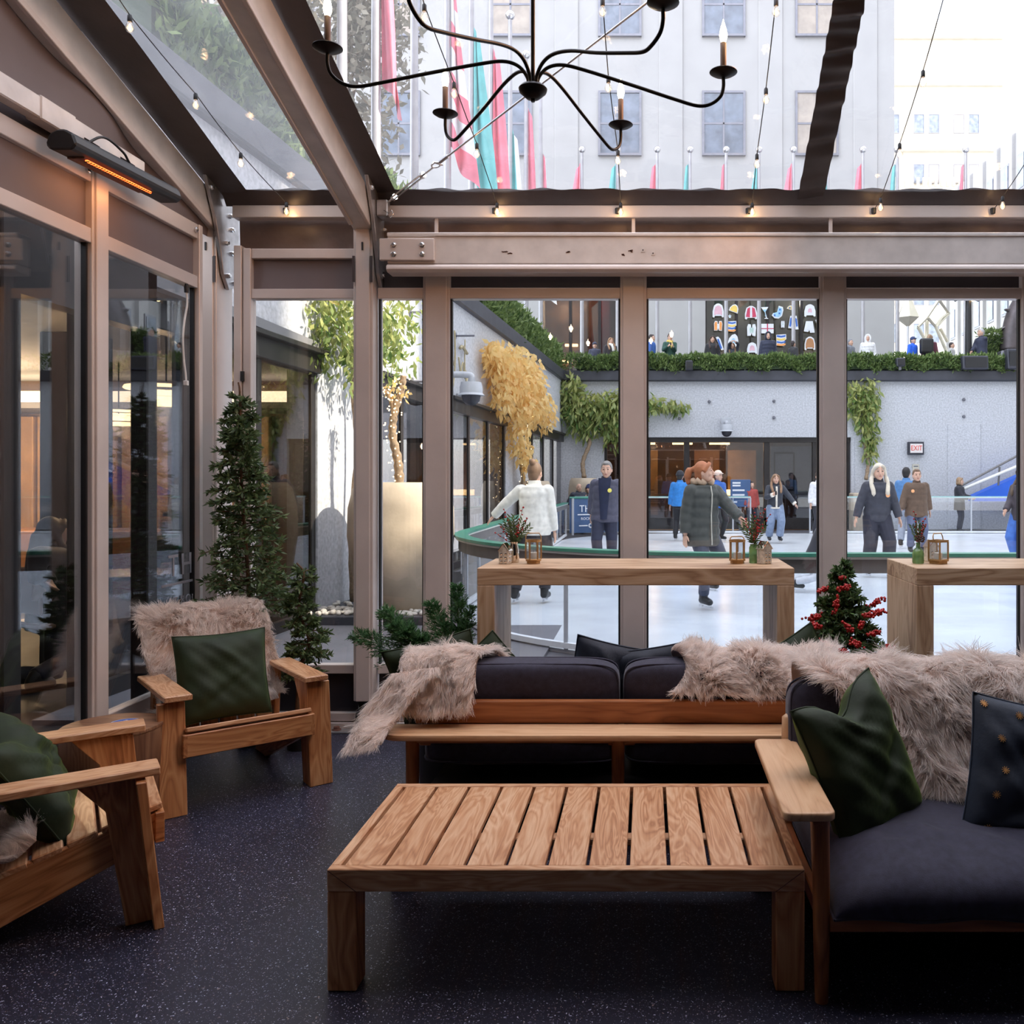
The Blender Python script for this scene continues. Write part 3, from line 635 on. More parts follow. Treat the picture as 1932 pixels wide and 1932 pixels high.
# back court wall, recess and terrace above it
wb_ = thing('wall_rear', 'grey granite rear wall of the rink court under a clipped hedge', 'wall', (3, 27.2, 0), kind='structure')
S27 = F / 27.2
def bx(px): return (px - CX) / S27
MB().bb((-2.8, 27.2, 0), (-1.32, 27.6, 2.87)).build('wall_block', M['granite'], wb_); MB().bb((6.36, 27.2, 0), (24, 27.6, 2.87)).build('wall_block', M['granite'], wb_); MB().bb((-2.8, 27.2, 2.87), (24, 27.6, 4.61)).build('wall_block', M['granite'], wb_)
MB().bb((-2.75, 27.0, 4.60), (24, 27.7, 4.93)).build('coping', M['coping'], wb_, bevel=.03)
for x0, x1, z0, z1 in ((bx(1612), bx(1640), .8, 3.3), (bx(1787), bx(1850), 0, 3.3)): MB().bb((x0, 27.16, z0), (x1, 27.25, z1)).build('flush_panel', M['granite'], wb_, bevel=.02)
for pxs, pys in ((1338, 758), (1460, 757), (1282, 790), (1460, 788), (1818, 754), (1818, 786)):
    p = P(pxs, pys, 27.2); MB().lathe([(.05, 0), (.05, .05), (.02, .09)], p, 8, Matrix.Rotation(R(90), 3, 'X')).build('wall_stud', M['steelgrey'], wb_, smooth=40)
# recess behind the opening
MB().bb((-1.5, 31.5, 0), (6.6, 31.6, 3.2)).build('recess_back', M['shopdark'], wb_); MB().bb((-1.6, 27.6, 0), (-1.45, 31.6, 3.2)).build('recess_side', M['shopdark'], wb_); MB().bb((6.5, 27.6, 0), (6.6, 31.6, 3.2)).build('recess_side', M['granite'], wb_)
MB().bb((-1.5, 27.6, 2.95), (6.6, 31.6, 3.1)).build('recess_ceiling', M['drum'], wb_)
for x0, x1, mt in ((-.9, .4, 'curtain'), (1.7, 2.6, 'drum'), (2.9, 3.9, 'curtain')): MB().bb((x0, 31.2, .3), (x1, 31.4, 2.6)).build('lit_panel', M[mt], wb_)
for x_ in (-.4, .9, 2.2): MB().bb((x_, 30.5, 2.78), (x_ + .7, 30.7, 2.84)).build('ceiling_light', M['lampwarm'], wb_)
MB().bb((1.3, 30.6, 1.0), (3.2, 30.9, 1.2)).build('counter_light', M['lampwarm'], wb_)
wn_ += 1
t = thing('window_%d' % wn_, 'wide dark shopfront of the rear court wall with a panelled door', 'window', (2.5, 27.45, 0), kind='structure')
for px_ in (1140, 1222, 1296, 1448, 1540, 1604): MB().bb((bx(px_) - .09, 27.35, 0), (bx(px_) + .09, 27.5, 2.87)).build('mullion', M['darkframe'], t, bevel=.01)
MB().bb((-1.32, 27.3, 2.72), (6.36, 27.5, 2.87)).build('head_frame', M['darkframe'], t); MB().bb((-1.32, 27.35, 0), (6.36, 27.5, .35)).build('sill_frame', M['darkframe'], t)
MB().bb((-1.32, 27.42, .3), (6.36, 27.43, 2.75)).build('pane', M['tintglass'], t)
MB().bb((bx(1456), 27.46, .95), (bx(1536), 27.5, 2.6)).build('door_leaf', M['granite'], t); MB().bb((bx(1456), 27.46, .3), (bx(1536), 27.5, .95)).build('door_base', M['drum'], t)
m = MB()
for a in (bx(1462), bx(1499)): m.bb((a, 27.44, 1.2), (a + .05, 27.47, 2.4))
m.bb((bx(1462), 27.44, 2.36), (bx(1500), 27.47, 2.42)); m.bb((bx(1462), 27.44, 1.2), (bx(1500), 27.47, 1.25)); m.build('door_moulding', M['darkframe'], t)
tag(MB().bb((-30, 27.7, 4.3), (60, 60, 4.7)).build('terrace_upper', M['deck']), 'street level terrace above the rink behind the hedge', 'terrace', kind='structure')
tag(MB().bb((-30, 5.7, 4.3), (-3.9, 36, 4.7)).build('terrace_side', M['deck']), 'street level terrace above the side court wall', 'terrace', kind='structure')
# ------------------------------------------------------------------ buildings
def windows_on(root, xs, zs, wdt, hgt, y, matf=None, bars=True):
    for i, x in enumerate(xs):
        for j, z in enumerate(zs):
            f = MB(); e = .09
            f.bb((x - wdt / 2 - e, y - .08, z - hgt / 2 - e), (x - wdt / 2, y + .02, z + hgt / 2 + e)); f.bb((x + wdt / 2, y - .08, z - hgt / 2 - e), (x + wdt / 2 + e, y + .02, z + hgt / 2 + e))
            f.bb((x - wdt / 2, y - .08, z + hgt / 2), (x + wdt / 2, y + .02, z + hgt / 2 + e)); f.bb((x - wdt / 2 - e, y - .14, z - hgt / 2 - e), (x + wdt / 2 + e, y + .02, z - hgt / 2))
            if bars: f.bb((x - .035, y - .05, z - hgt / 2), (x + .035, y - .01, z + hgt / 2)); f.bb((x - wdt / 2, y - .05, z - .04), (x + wdt / 2, y - .01, z + .04))
            o = f.build('window', M['steelgrey'], root)
            mt = M['winwarm'] if rnd.random() < .35 else M['winglass']
            MB().bb((x - wdt / 2, y - .03, z - hgt / 2), (x + wdt / 2, y - .005, z + hgt / 2)).build('pane', mt, o)
YB = 36.0
bd = thing('limestone_building', 'pale limestone office facade behind the flagpoles, seen through the roof', 'building', (-5, YB, 4.7))
def hole_wall(mb, x0, x1, z0, z1, holes, y, th):
    xs = sorted({x0, x1} | {h[0] for h in holes} | {h[1] for h in holes})
    for a, b in zip(xs[:-1], xs[1:]):
        cuts = sorted([(h[2], h[3]) for h in holes if h[0] <= a and h[1] >= b]); z = z0
        for c0, c1 in cuts:
            if c0 > z: mb.bb((a, y, z), (b, y + th, c0))
            z = c1
        if z1 > z: mb.bb((a, y, z), (b, y + th, z1))
S36 = F / YB
def fx(px): return (px - CX) / S36
SH1, SH2 = (fx(1020), fx(1186), 4.7, 10.2), (fx(1331), fx(1560), 4.7, 10.2)
hw = MB(); hole_wall(hw, -34, 10.2, 4.7, 46, [SH1, SH2], YB, 3.0); hw.build('wall', M['limestone'], bd)
cols_ = [-5.6, -1.1, 3.17, 7.0, -10.2, -14.6, -19.0, -23.5]
windows_on(bd, cols_, [16.2, 21.1, 26.0, 30.9], 1.6, 2.5, YB)
for x_ in (-7.8, -3.3, 1.0, 5.1, 9.0): MB().bb((x_ - .5, YB - .06, 11.2), (x_ + .5, YB, 46)).build('pier', M['limestone'], bd, bevel=.04)
MB().bb((-34, YB - .25, 10.9), (10.25, YB, 11.3)).build('string_course', M['limestone'], bd, bevel=.05)
# lit shop bays
for nm, (a, b, z0, z1), inner in (('restaurant_front', SH1, 'shopdark'), ('display_front', SH2, 'shopgreen')):
    sf = MB(); f_ = .12
    for x_ in ([a, (a * 2 + b) / 3, (a + b * 2) / 3, b] if nm == 'restaurant_front' else [a, a + (b - a) * .26, a + (b - a) * .52, a + (b - a) * .80, b]): sf.bb((x_ - f_ / 2, YB + .2, z0), (x_ + f_ / 2, YB + .4, z1))
    sf.bb((a, YB + .2, 9.3), (b, YB + .4, 9.45)); sf.build(nm, M['darkframe'], bd)
    MB().bb((a, YB + 1.6, z0), (b, YB + 1.8, z1)).build('shop_backdrop', M[inner], bd); MB().bb((a, YB + .3, z0), (b, YB + .31, z1)).build('shop_pane', M['tintglass'], bd)
for x0, x1, z in ((fx(1060), fx(1085), 7.25), (fx(1138), fx(1165), 7.2), (fx(1040), fx(1075), 6.55), (fx(1082), fx(1100), 6.5), (fx(1122), fx(1160), 6.5)):
    MB().bb((x0, YB + 1.35, z), (x1, YB + 1.5, z + .10)).build('shelf_lamp', M['lampwarm'], bd)
def fill_lamp(p, wt, c=(1, .66, .36), r_=.15):
    d = bpy.data.lights.new('fill_light', 'POINT'); d.energy = wt; d.color = c; d.shadow_soft_size = r_; o = bpy.data.objects.new('fill_light', d); col.objects.link(o); o.location = p; return o
fill_lamp((fx(1060), YB + .9, 8.8), 70); fill_lamp((fx(1100), YB + .6, 8.8), 60); fill_lamp((fx(1400), YB + .8, 9.0), 60, (1, .85, .65)); fill_lamp((fx(1500), YB + .8, 9.0), 60, (1, .85, .65)); fill_lamp((.2, 29.5, 2.7), 70); fill_lamp((2.6, 29.5, 2.7), 70); fill_lamp((-4.6, 8.2, 2.2), 28); fill_lamp((-8, 10.6, 2.2), 120); fill_lamp((-6.4, 10.8, 2.2), 110)  # bare point lights added to brighten the shop bays, recess and restaurant
MB().bb((fx(1036), YB + 1.2, 6.0), (fx(1160), YB + 1.5, 6.35)).build('counter', M['creamstone'], bd)
M['wine'] = pm('wine red drape', (.22, .04, .06), .8, 0, .3, 2.0)
MB().bb((fx(1127), YB + 1.1, 6.2), (fx(1150), YB + 1.4, 9.2)).build('drape', M['wine'], bd, bevel=.05)
for x_ in (fx(1358), fx(1533)): MB().lathe([(.0, .3), (.3, .16), (.42, 0), (.0, .0)], (x_, YB + 1.3, 6.55), 14).build('shop_lamp', M['lampwarm'], bd, smooth=50)
# far sunlit block
bf = thing('cream_tower', 'far cream stone tower with cornices, bright in the sun', 'building', (52, 140, 0))
MB().bb((34, 140, 0), (57, 160, 73)).build('wall', M['creamstone'], bf); MB().bb((57, 142, 0), (75, 160, 66)).build('wing', M['creamstone'], bf)
for z in (46.5, 54, 64.5, 72): MB().bb((33.4, 138.7, z), (57.7, 140, z + 1.3)).build('cornice', M['creamstone'], bf, bevel=.2)
windows_on(bf, [37.2, 39.6, 43.6, 46, 50, 52.4], [14, 19.5, 25, 31, 37, 42.5, 50.5, 58.5], 1.5, 2.9, 140, bars=False)
for z in (48.2, 73.4):
    for k in range(24): MB().bb((34.4 + k * .95, 138.9, z), (34.8 + k * .95, 139.3, z + 1.4)).build('baluster', M['creamstone'], bf)
# oblique limestone block to the right
bo = thing('slab_building', 'long pale limestone block receding beside the far tower', 'building', (30, 60, 0))
MB().bb((26, 45, 0), (48, 76, 26)).build('wall', M['limestone'], bo)
for y in np.arange(47, 75.5, 2.7):
    for z in (6.5, 10.6, 14.7, 18.8, 22.9):
        o = MB().bb((25.9, y - .62, z - 1.3), (26.05, y + .62, z + 1.3)).build('window', M['steelgrey'], bo); MB().bb((25.86, y - .5, z - 1.15), (25.95, y + .5, z + 1.15)).build('pane', M['winglass'], o)
for y in np.arange(45.7, 77, 2.7): MB().bb((25.75, y - .25, 4), (26, y + .25, 26)).build('pier', M['limestone'], bo)
# unseen blocks added for the light: one shades the rink but for a gap
nb = thing('added_shade_block', 'unseen tall block added across the rink court to shade it, with a gap for sun', 'building', (31, 20, 0))
xb = 30.0; gap_a, gap_b = 8.2 - SUN_AZ * 33.6, 13.2 - SUN_AZ * 33.6
zl = 33.6 * math.hypot(1, SUN_AZ) * math.tan(R(SUN_EL)) + .05
MB().bb((xb, -60, 0), (xb + 2.5, gap_a, 62)).build('wing', M['limestone'], nb); MB().bb((xb, gap_b, 0), (xb + 2.5, 44, 62)).build('wing', M['limestone'], nb); MB().bb((xb, gap_a, 0), (xb + 2.5, gap_b, zl)).build('link', M['limestone'], nb)
sb = thing('added_rear_block', 'unseen tall block added behind the tent for the light', 'building', (0, -24, 0)); MB().bb((-30, -40, 0), (24, -22, 40)).build('wall', M['limestone'], sb)  # out of view, added only for its effect on the light
# ------------------------------------------------------------------ furniture
# coffee table
tx0, tx1, ty0, ty1, tz = -.966, .478, 2.642, 3.389, .373
ct = thing('coffee_table', 'low slatted teak coffee table in the middle of the seating', 'table', ((tx0 + tx1) / 2, (ty0 + ty1) / 2, 0))
rw = .030; ah = .069; lw_ = .088
def rail(p0, p1, name='frame_rail'): board(name, p0, p1, rw, ah, M['teak_table'], ct, bevel=.003)
rail((tx0, ty0 + rw / 2, tz - ah / 2), (tx1, ty0 + rw / 2, tz - ah / 2)); rail((tx0, ty1 - rw / 2, tz - ah / 2), (tx1, ty1 - rw / 2, tz - ah / 2))
rail((tx0 + rw / 2, ty0 + rw, tz - ah / 2), (tx0 + rw / 2, ty1 - rw, tz - ah / 2)); rail((tx1 - rw / 2, ty0 + rw, tz - ah / 2), (tx1 - rw / 2, ty1 - rw, tz - ah / 2))
for x in (tx0, tx1 - lw_):
    for y in (ty0, ty1 - lw_):
        y_ = y + (.0015 if y == ty0 else -.0015)
        board('leg', (x + lw_ / 2, y_ + lw_ / 2, .002), (x + lw_ / 2, y_ + lw_ / 2, tz - ah), lw_, lw_, M['teak'], ct, up=(0, 1, 0), bevel=.004)
M['joint'] = pm('dark mitre joint', (.07, .03, .015), .6, 0, .2, 20.0)
for x, s in ((tx0, 1), (tx1, -1)): MB().bar((x + s * .002, ty0 - .0006, tz - .004), (x + s * lw_, ty0 - .0006, tz - ah + .001), .0014, .0014, (0, 1, 0)).build('mitre_joint', M['joint'], ct)
pit = (tx1 - tx0 - 2 * rw - .012) / 11
for k in range(11):
    x = tx0 + rw + .012 + pit * k + (pit - .012) / 2
    board('slat', (x, ty0 + rw + .003, tz - .0125), (x, ty1 - rw - .003, tz - .0125), pit - .012, .021, M['teak_table'], ct, bevel=.002)
board('cross_bar', (tx0 + rw, 2.955, tz - .038), (tx1 - rw, 2.955, tz - .038), .05, .026, M['blond'], ct)
# adirondack chairs, modelled facing +x
def make_chair(name, label):
    t = thing(name, label, 'chair', (0, 0, 0), 0, 'teak lounge chairs round the coffee table')
    T = M['teak']; yh = .26
    def sidebrd(s):
        y = s * .315
        # leg: side board with a flare under the arm, and a front board at right angles
        MB().prism([(.06, 0), (-.045, 0), (-.09, .30), (-.105, .41), (-.20, .52), (.005, .52)], (.30, y - s * .02, 0), (1, 0, 0), (0, 0, 1), (0, 1, 0), .030).build('leg', T, t, bevel=.003, grain=np.array(frame_of((-.12, 0, 1), (0, 1, 0))))
        MB().prism([(.034, 0), (.066, 0), (.012, .515), (-.020, .515)], (.30, y + s * .022, 0), (1, 0, 0), (0, 0, 1), (0, 1, 0), .115).build('leg_board', T, t, bevel=.003, grain=np.array(frame_of((-.1, 0, 1), (0, 1, 0))))
        board('armrest', (-.26, y + s * .005, .534), (.355, y, .540), .118, .028, M['teak_table'], t, bevel=.004)
        # stringer running from the seat front down to the floor behind
        MB().prism([(.36, .37), (.36, .27), (-.30, .0), (-.48, .0), (-.46, .075), (-.20, .235)], (0, s * .27, 0), (1, 0, 0), (0, 0, 1), (0, 1, 0), .028).build('stringer', T, t, bevel=.003, grain=np.array(frame_of((1, 0, .38), (0, 1, 0))))
        board('rear_post', (-.30, s * .30, .03), (-.235, s * .30, .52), .03, .07, T, t, up=(1, 0, 0), bevel=.003)
    sidebrd(1); sidebrd(-1)
    board('front_apron', (.362, -.285, .318), (.362, .285, .318), .024, .105, T, t, bevel=.003)
    for s in (-1, 1): board('apron_end', (.345, s * .290, .318), (.374, s * .290, .318), .02, .105, T, t, bevel=.002)
    for k in range(6):
        x = .325 - k * .098; z = .380 - k * .030 - (.0 if k else .0)
        board('seat_slat', (x, -.285, z), (x, .285, z), .090, .022, M['teak_table'], t, up=(-.28, 0, 1), bevel=.004)
    for k in range(6):
        y = -.23 + k * .092
        board('back_slat', (-.215, y, .21), (-.41, y * 1.05, .80 + .02 * math.sin(PI * k / 5)), .082, .02, T, t, up=(.92, 0, .38), bevel=.004)
    board('back_rail', (-.27, -.30, .32), (-.27, .30, .32), .03, .06, T, t); board('back_rail', (-.392, -.26, .70), (-.392, .26, .70), .025, .05, T, t)
    return t
ch1 = make_chair('lounge_chair', 'teak armchair with wide flat arms in the corner, draped in pale sheepskin')
def set_chair(o, fx_, fy_, cx_, cy_):
    o.rotation_euler = (0, 0, math.atan2(fy_, fx_)); o.location = (cx_, cy_, 0)
ch2 = copy_tree(ch1)
ch2['label'] = 'teak armchair seen from its side, its wide arms cut off by the picture edge'
A1 = V((.641, -.768, 0)); m1 = V((-1.93, 4.25, 0)) - A1 * .33; set_chair(ch1, A1.x, A1.y, m1.x, m1.y)
A2 = V((.83, .556, 0)); m2_ = V((-1.895, 3.345, 0)) - A2 * .355; set_chair(ch2, A2.x, A2.y, m2_.x, m2_.y)
# drum side table with coaster
st = thing('side_table', 'round brown timber drum table between the two teak armchairs', 'table', (-2.42, 3.96, 0))
MB().lathe([(.190, 0), (.198, .01), (.205, .41), (.205, .432), (.200, .438)], (-2.42, 3.96, 0), 40).build('drum', M['drum'], st, smooth=40, grain=np.array(frame_of((0, 0, 1), (0, 1, 0))))
MB().lathe([(.207, .425), (.209, .43), (.207, .44), (.2, .4405)], (-2.42, 3.96, 0), 40).build('table_top', M['drum'], st, smooth=40, grain=np.eye(3))
cs = thing('coaster', 'round blue paper coaster with white print on the brown drum table', 'coaster', (-2.375, 3.985, .4405))
M['coasterblue'] = pm('coaster blue', (.03, .11, .45), .6, 0, .1, 30.0)
MB().lathe([(.06, 0), (.066, .001), (.066, .004), (.064, .005)], (-2.375, 3.985, .4405), 36).build('disc', M['coasterblue'], cs, smooth=40)
MB().lathe([(.060, .0052), (.060, .0056), (.0575, .0056), (.0575, .0052)], (-2.375, 3.985, .4405), 36, caps=False).build('border_ring', M['printwhite'], cs)
m4 = Matrix.Translation((-2.375, 3.985, .446)) @ Matrix.Rotation(R(58), 4, 'Z')
text_obj('lettering', 'THE\nRINK', .026, M['printwhite'], m4 @ Matrix.Translation((0, .006, 0)), cs, .0003)
text_obj('lettering', 'ROCKEFELLER', .008, M['printwhite'], m4 @ Matrix.Translation((0, -.034, 0)), cs, .0003)
# sofa seen from behind
sb_ = thing('sofa', 'charcoal sofa turned away towards the rink, with a timber shelf along its back', 'sofa', (-.1, 3.95, 0))
A_ = M['acacia']
m = MB(); out = []
for a in range(7): t_ = R(180 + 90 * a / 6); out.append((-1.02 + .09 * math.cos(t_), 3.685 + .085 * math.sin(t_)))
m.prism(out + [(.90, 3.60), (.90, 3.775), (-1.11, 3.775)], (0, 0, .484), (1, 0, 0), (0, 1, 0), (0, 0, 1), .026)
m.build('shelf', M['blond'], sb_, bevel=.008, seg=2, grain=np.eye(3), smooth=40)
board('back_board', (-1.0, 3.782, .548), (.86, 3.782, .548), .024, .105, A_, sb_, up=(0, -.18, 1), bevel=.004)
board('shelf_rail', (-1.0, 3.68, .458), (.86, 3.68, .458), .03, .028, A_, sb_)
for x in (-.985, -.12, .745):
    MB().tube([(x, 3.68, 0), (x, 3.68, .25), (x, 3.68, .47)], [.022, .027, .028], 14).build('leg', A_, sb_, smooth=50, grain=np.array(frame_of((0, 0, 1), (0, 1, 0))))
for x in (-.985, .745): MB().tube([(x, 4.42, 0), (x, 4.42, .40)], [.022, .027], 14).build('leg', A_, sb_, smooth=50, grain=np.array(frame_of((0, 0, 1), (0, 1, 0))))
board('seat_frame', (-1.0, 3.86, .425), (.78, 3.86, .425), .03, .09, A_, sb_); board('seat_frame', (-1.0, 4.42, .27), (.78, 4.42, .27), .03, .09, A_, sb_)
def cushion(name, c, d, M3, mat, parent, puff=.25, piping=True, n=18, kind=None, wrinkle=.004, pmat=None, exq=6.0):
    """upholstery block: rounded box whose faces swell, with a piped seam"""
    c = V(c); hx, hy, hz = d[0] / 2, d[1] / 2, d[2] / 2; sd = rnd.uniform(0, 50)
    bm = bmesh.new(); bmesh.ops.create_cube(bm, size=2); bmesh.ops.subdivide_edges(bm, edges=bm.edges, cuts=n, use_grid_fill=True)
    for v in bm.verts:
        x, y, z = v.co
        ex = exq; k = (abs(x) ** ex + abs(y) ** ex + abs(z) ** ex) ** (1 / ex) if max(abs(x), abs(y), abs(z)) > 0 else 1
        x, y, z = x / k, y / k, z / k
        sw = (1 - x * x) * (1 - y * y)
        p = V((x * hx, y * hy, z * hz * (1 - puff + puff * 1.5 * max(0, sw) ** .6)))
        nz_ = .9 * math.sin(p.x * 31 + math.sin(p.y * 9 + sd) * 2.2) * math.exp(-((p.y + hy * .55) / (hy * .5)) ** 2) + math.sin(p.x * 9 + sd) * math.sin(p.y * 11 + sd * 2) + .5 * math.sin(p.x * 23 + p.y * 17 + sd)
        p.z += wrinkle * nz_ * (1 if z > 0 else -.4); v.co = c + (M3 @ p)
    me = bpy.data.meshes.new(name); Ti = origin_of(parent).inverted() if parent else Matrix()
    bm.transform(Ti); bm.to_mesh(me); bm.free(); me.materials.append(mat); me.polygons.foreach_set('use_smooth', [True] * len(me.polygons))
    o = bpy.data.objects.new(name, me); col.objects.link(o)
    if parent: o.parent = parent
    if piping:
        for zz in (.62, -.62):
            pts = []
            for k in range(49):
                a = 2 * PI * k / 48; ca, sa = math.cos(a), math.sin(a); e = 1.0 / exq * 1.6
                x = math.copysign(abs(ca) ** e, ca); y = math.copysign(abs(sa) ** e, sa)
                pts.append(c + M3 @ V((x * hx * .985, y * hy * .985, zz * hz * (1 - puff * .5))))
            MB().tube(pts, .0042, 6, caps=False).build('piping', pmat or mat, o, smooth=180)
    return o
SF = M['sofafab']
Mup = Matrix.Rotation(R(90 - 8), 3, 'X')   # stand a cushion upright, leaning away from the viewer
for x0, x1 in ((-1.0, -.118), (-.104, .80)):
    cushion('back_cushion', ((x0 + x1) / 2, 3.885, .585), (x1 - x0, .335, .16), Matrix.Rotation(R(96), 3, 'X'), SF, sb_, .12)
    cushion('seat_cushion', ((x0 + x1) / 2, 4.14, .36), (x1 - x0, .66, .15), Matrix(), SF, sb_, .15)
MB().bb((-.93, 3.72, .05), (.72, 4.36, .24)).build('under_shade_block', M['black'], sb_)  # black block added to stand in for the shade beneath the seat
# sofa on the right, facing the viewer
sr = thing('sofa', 'charcoal sofa facing the viewer beside the coffee table, with a pale paddle arm', 'sofa', (1.5, 2.9, 0))
out = []
for (px_, py_, a0) in ((.53, 3.25, 0), (.43, 3.25, 90), (.425, 2.57, 180), (.525, 2.57, 270)):
    rr = .028
    for a in range(5): t_ = R(a0 + 90 * a / 4); out.append((px_ + rr * math.cos(t_), py_ + rr * math.sin(t_)))
MB().prism(out, (0, 0, .567), (1, 0, 0), (0, 1, 0), (0, 0, 1), .026).build('armrest', M['blond'], sr, bevel=.008, seg=3, grain=np.array(frame_of((0, 1, 0))), smooth=40)
MB().tube([(.520, 2.60, 0), (.520, 2.60, .15), (.518, 2.60, .40), (.515, 2.60, .53), (.512, 2.60, .556)], [.020, .024, .027, .029, .034], 16).build('leg', A_, sr, smooth=50, grain=np.array(frame_of((0, 0, 1), (0, 1, 0))))
MB().tube([(.535, 3.30, 0), (.535, 3.30, .60), (.535, 3.30, .655), (.535, 3.30, .665)], [.02, .026, .024, .012], 14).build('rear_leg', M['blond'], sr, smooth=50, grain=np.array(frame_of((0, 0, 1), (0, 1, 0))))
board('arm_brace', (.52, 2.6, .50), (.535, 3.3, .50), .022, .035, A_, sr)
board('front_rail', (.54, 2.60, .238), (2.55, 2.60, .238), .03, .055, A_, sr); board('side_rail', (.53, 2.6, .235), (.53, 3.4, .235), .028, .055, A_, sr); board('rear_rail', (.54, 3.4, .238), (2.55, 3.4, .238), .03, .055, A_, sr)
MB().tube([(2.53, 2.60, 0), (2.53, 2.60, .55)], [.02, .03], 14).build('leg', A_, sr, smooth=50, grain=np.array(frame_of((0, 0, 1), (0, 1, 0))))
MB().tube([(2.53, 3.30, 0), (2.53, 3.30, .65)], [.02, .03], 14).build('rear_leg', A_, sr, smooth=50, grain=np.array(frame_of((0, 0, 1), (0, 1, 0))))
def seat_pad(name, x0, x1, y0, y1, z0, z1, mat, parent):
    """loose seat pad: domed top that rolls over to a seam at the bottom edge, with creases"""
    def top(u, v):
        x, y = u * 2 - 1, v * 2 - 1
        h = max(0, 1 - abs(y) ** 4.2) ** .42 * max(0, 1 - abs(x) ** 14) ** .4
        px_, py_ = x0 + (x1 - x0) * u, y0 + (y1 - y0) * v
        w1 = .006 * math.sin(px_ * 8 + py_ * 5) + .004 * math.sin(px_ * 17 - py_ * 9) + .009 * math.exp(-((v - .22) / .12) ** 2) * math.sin(px_ * 26 + 2.0 * math.sin(px_ * 7) + py_ * 6) + .008 * math.exp(-((py_ - y0 - .33 + .25 * (px_ - x0)) / .03) ** 2) * math.exp(-((px_ - x0 - .35) / .3) ** 2) + .007 * math.exp(-((py_ - y0 - .12 - .35 * (px_ - x0 - .1)) / .022) ** 2) * math.exp(-((px_ - x0 - .25) / .15) ** 2)
        return (px_ - .012 * (1 - h) * 0, py_ - .02 * math.sin(PI * h) * (1 if v < .5 else -1), z0 + (z1 - z0) * h + w1 * min(1, h * 1.6))
    nu, nv = 120, 70; m = MB(); wu = [.5 - .5 * math.cos(PI * i / nu) for i in range(nu + 1)]; wv = [.5 - .5 * math.cos(PI * j / nv) for j in range(nv + 1)]
    m.sheet(lambda u, v: top(wu[round(u * nu)], wv[round(v * nv)]), nu, nv); m.sheet(lambda u, v: (x1 - (x1 - x0) * u, y0 + (y1 - y0) * v, z0 - .012 * math.sin(PI * u) * math.sin(PI * v)), 10, 6)
    o = m.build(name, mat, parent, smooth=180)
    pts = [(x0 + (x1 - x0) * k / 40, y0, z0 + .006 * math.sin(k * .9)) for k in range(41)] + [(x1, y0 + (y1 - y0) * k / 14, z0) for k in range(1, 15)] + [(x1 - (x1 - x0) * k / 20, y1, z0) for k in range(1, 21)] + [(x0, y1 - (y1 - y0) * k / 14, z0) for k in range(1, 15)]
    MB().tube(pts, .005, 6, caps=False).build('piping', mat, o, smooth=180); return o
seat_pad('seat_cushion', .548, 2.53, 2.545, 3.40, .268, .432, SF, sr)
MB().bb((.56, 3.30, .03), (2.5, 3.36, .25)).build('light_blocker', M['black'], sr)  # black sheet added to keep window light off the floor below
for x0, x1 in ((.53, 1.52), (1.53, 2.52)): cushion('back_cushion', ((x0 + x1) / 2, 3.30, .60), (x1 - x0, .42, .17), Matrix.Rotation(R(82), 3, 'X'), SF, sr, .12)
# bar tables
def bar_table(x0, x1, label):
    y0, y1, zt, th = 4.45, 5.0, 1.1, .088
    t = thing('bar_table', label, 'table', ((x0 + x1) / 2, (y0 + y1) / 2, 0), 0, 'pale oak bar tables along the glass')
    board('tabletop', (x0, (y0 + y1) / 2, zt - th / 2), (x1, (y0 + y1) / 2, zt - th / 2), y1 - y0, th, M['oak'], t, bevel=.003)
    for x in (x0 + th / 2, x1 - th / 2): board('leg', (x, (y0 + y1) / 2, 0), (x, (y0 + y1) / 2, zt - th), th, y1 - y0, M['oak'], t, up=(0, 1, 0), bevel=.003)
    return t
bar_table(-.863, .752, 'pale oak bar table behind the sofa that faces the rink')
bar_table(1.374, 2.99, 'pale oak bar table beyond the small red berry tree, cut off by the picture edge')
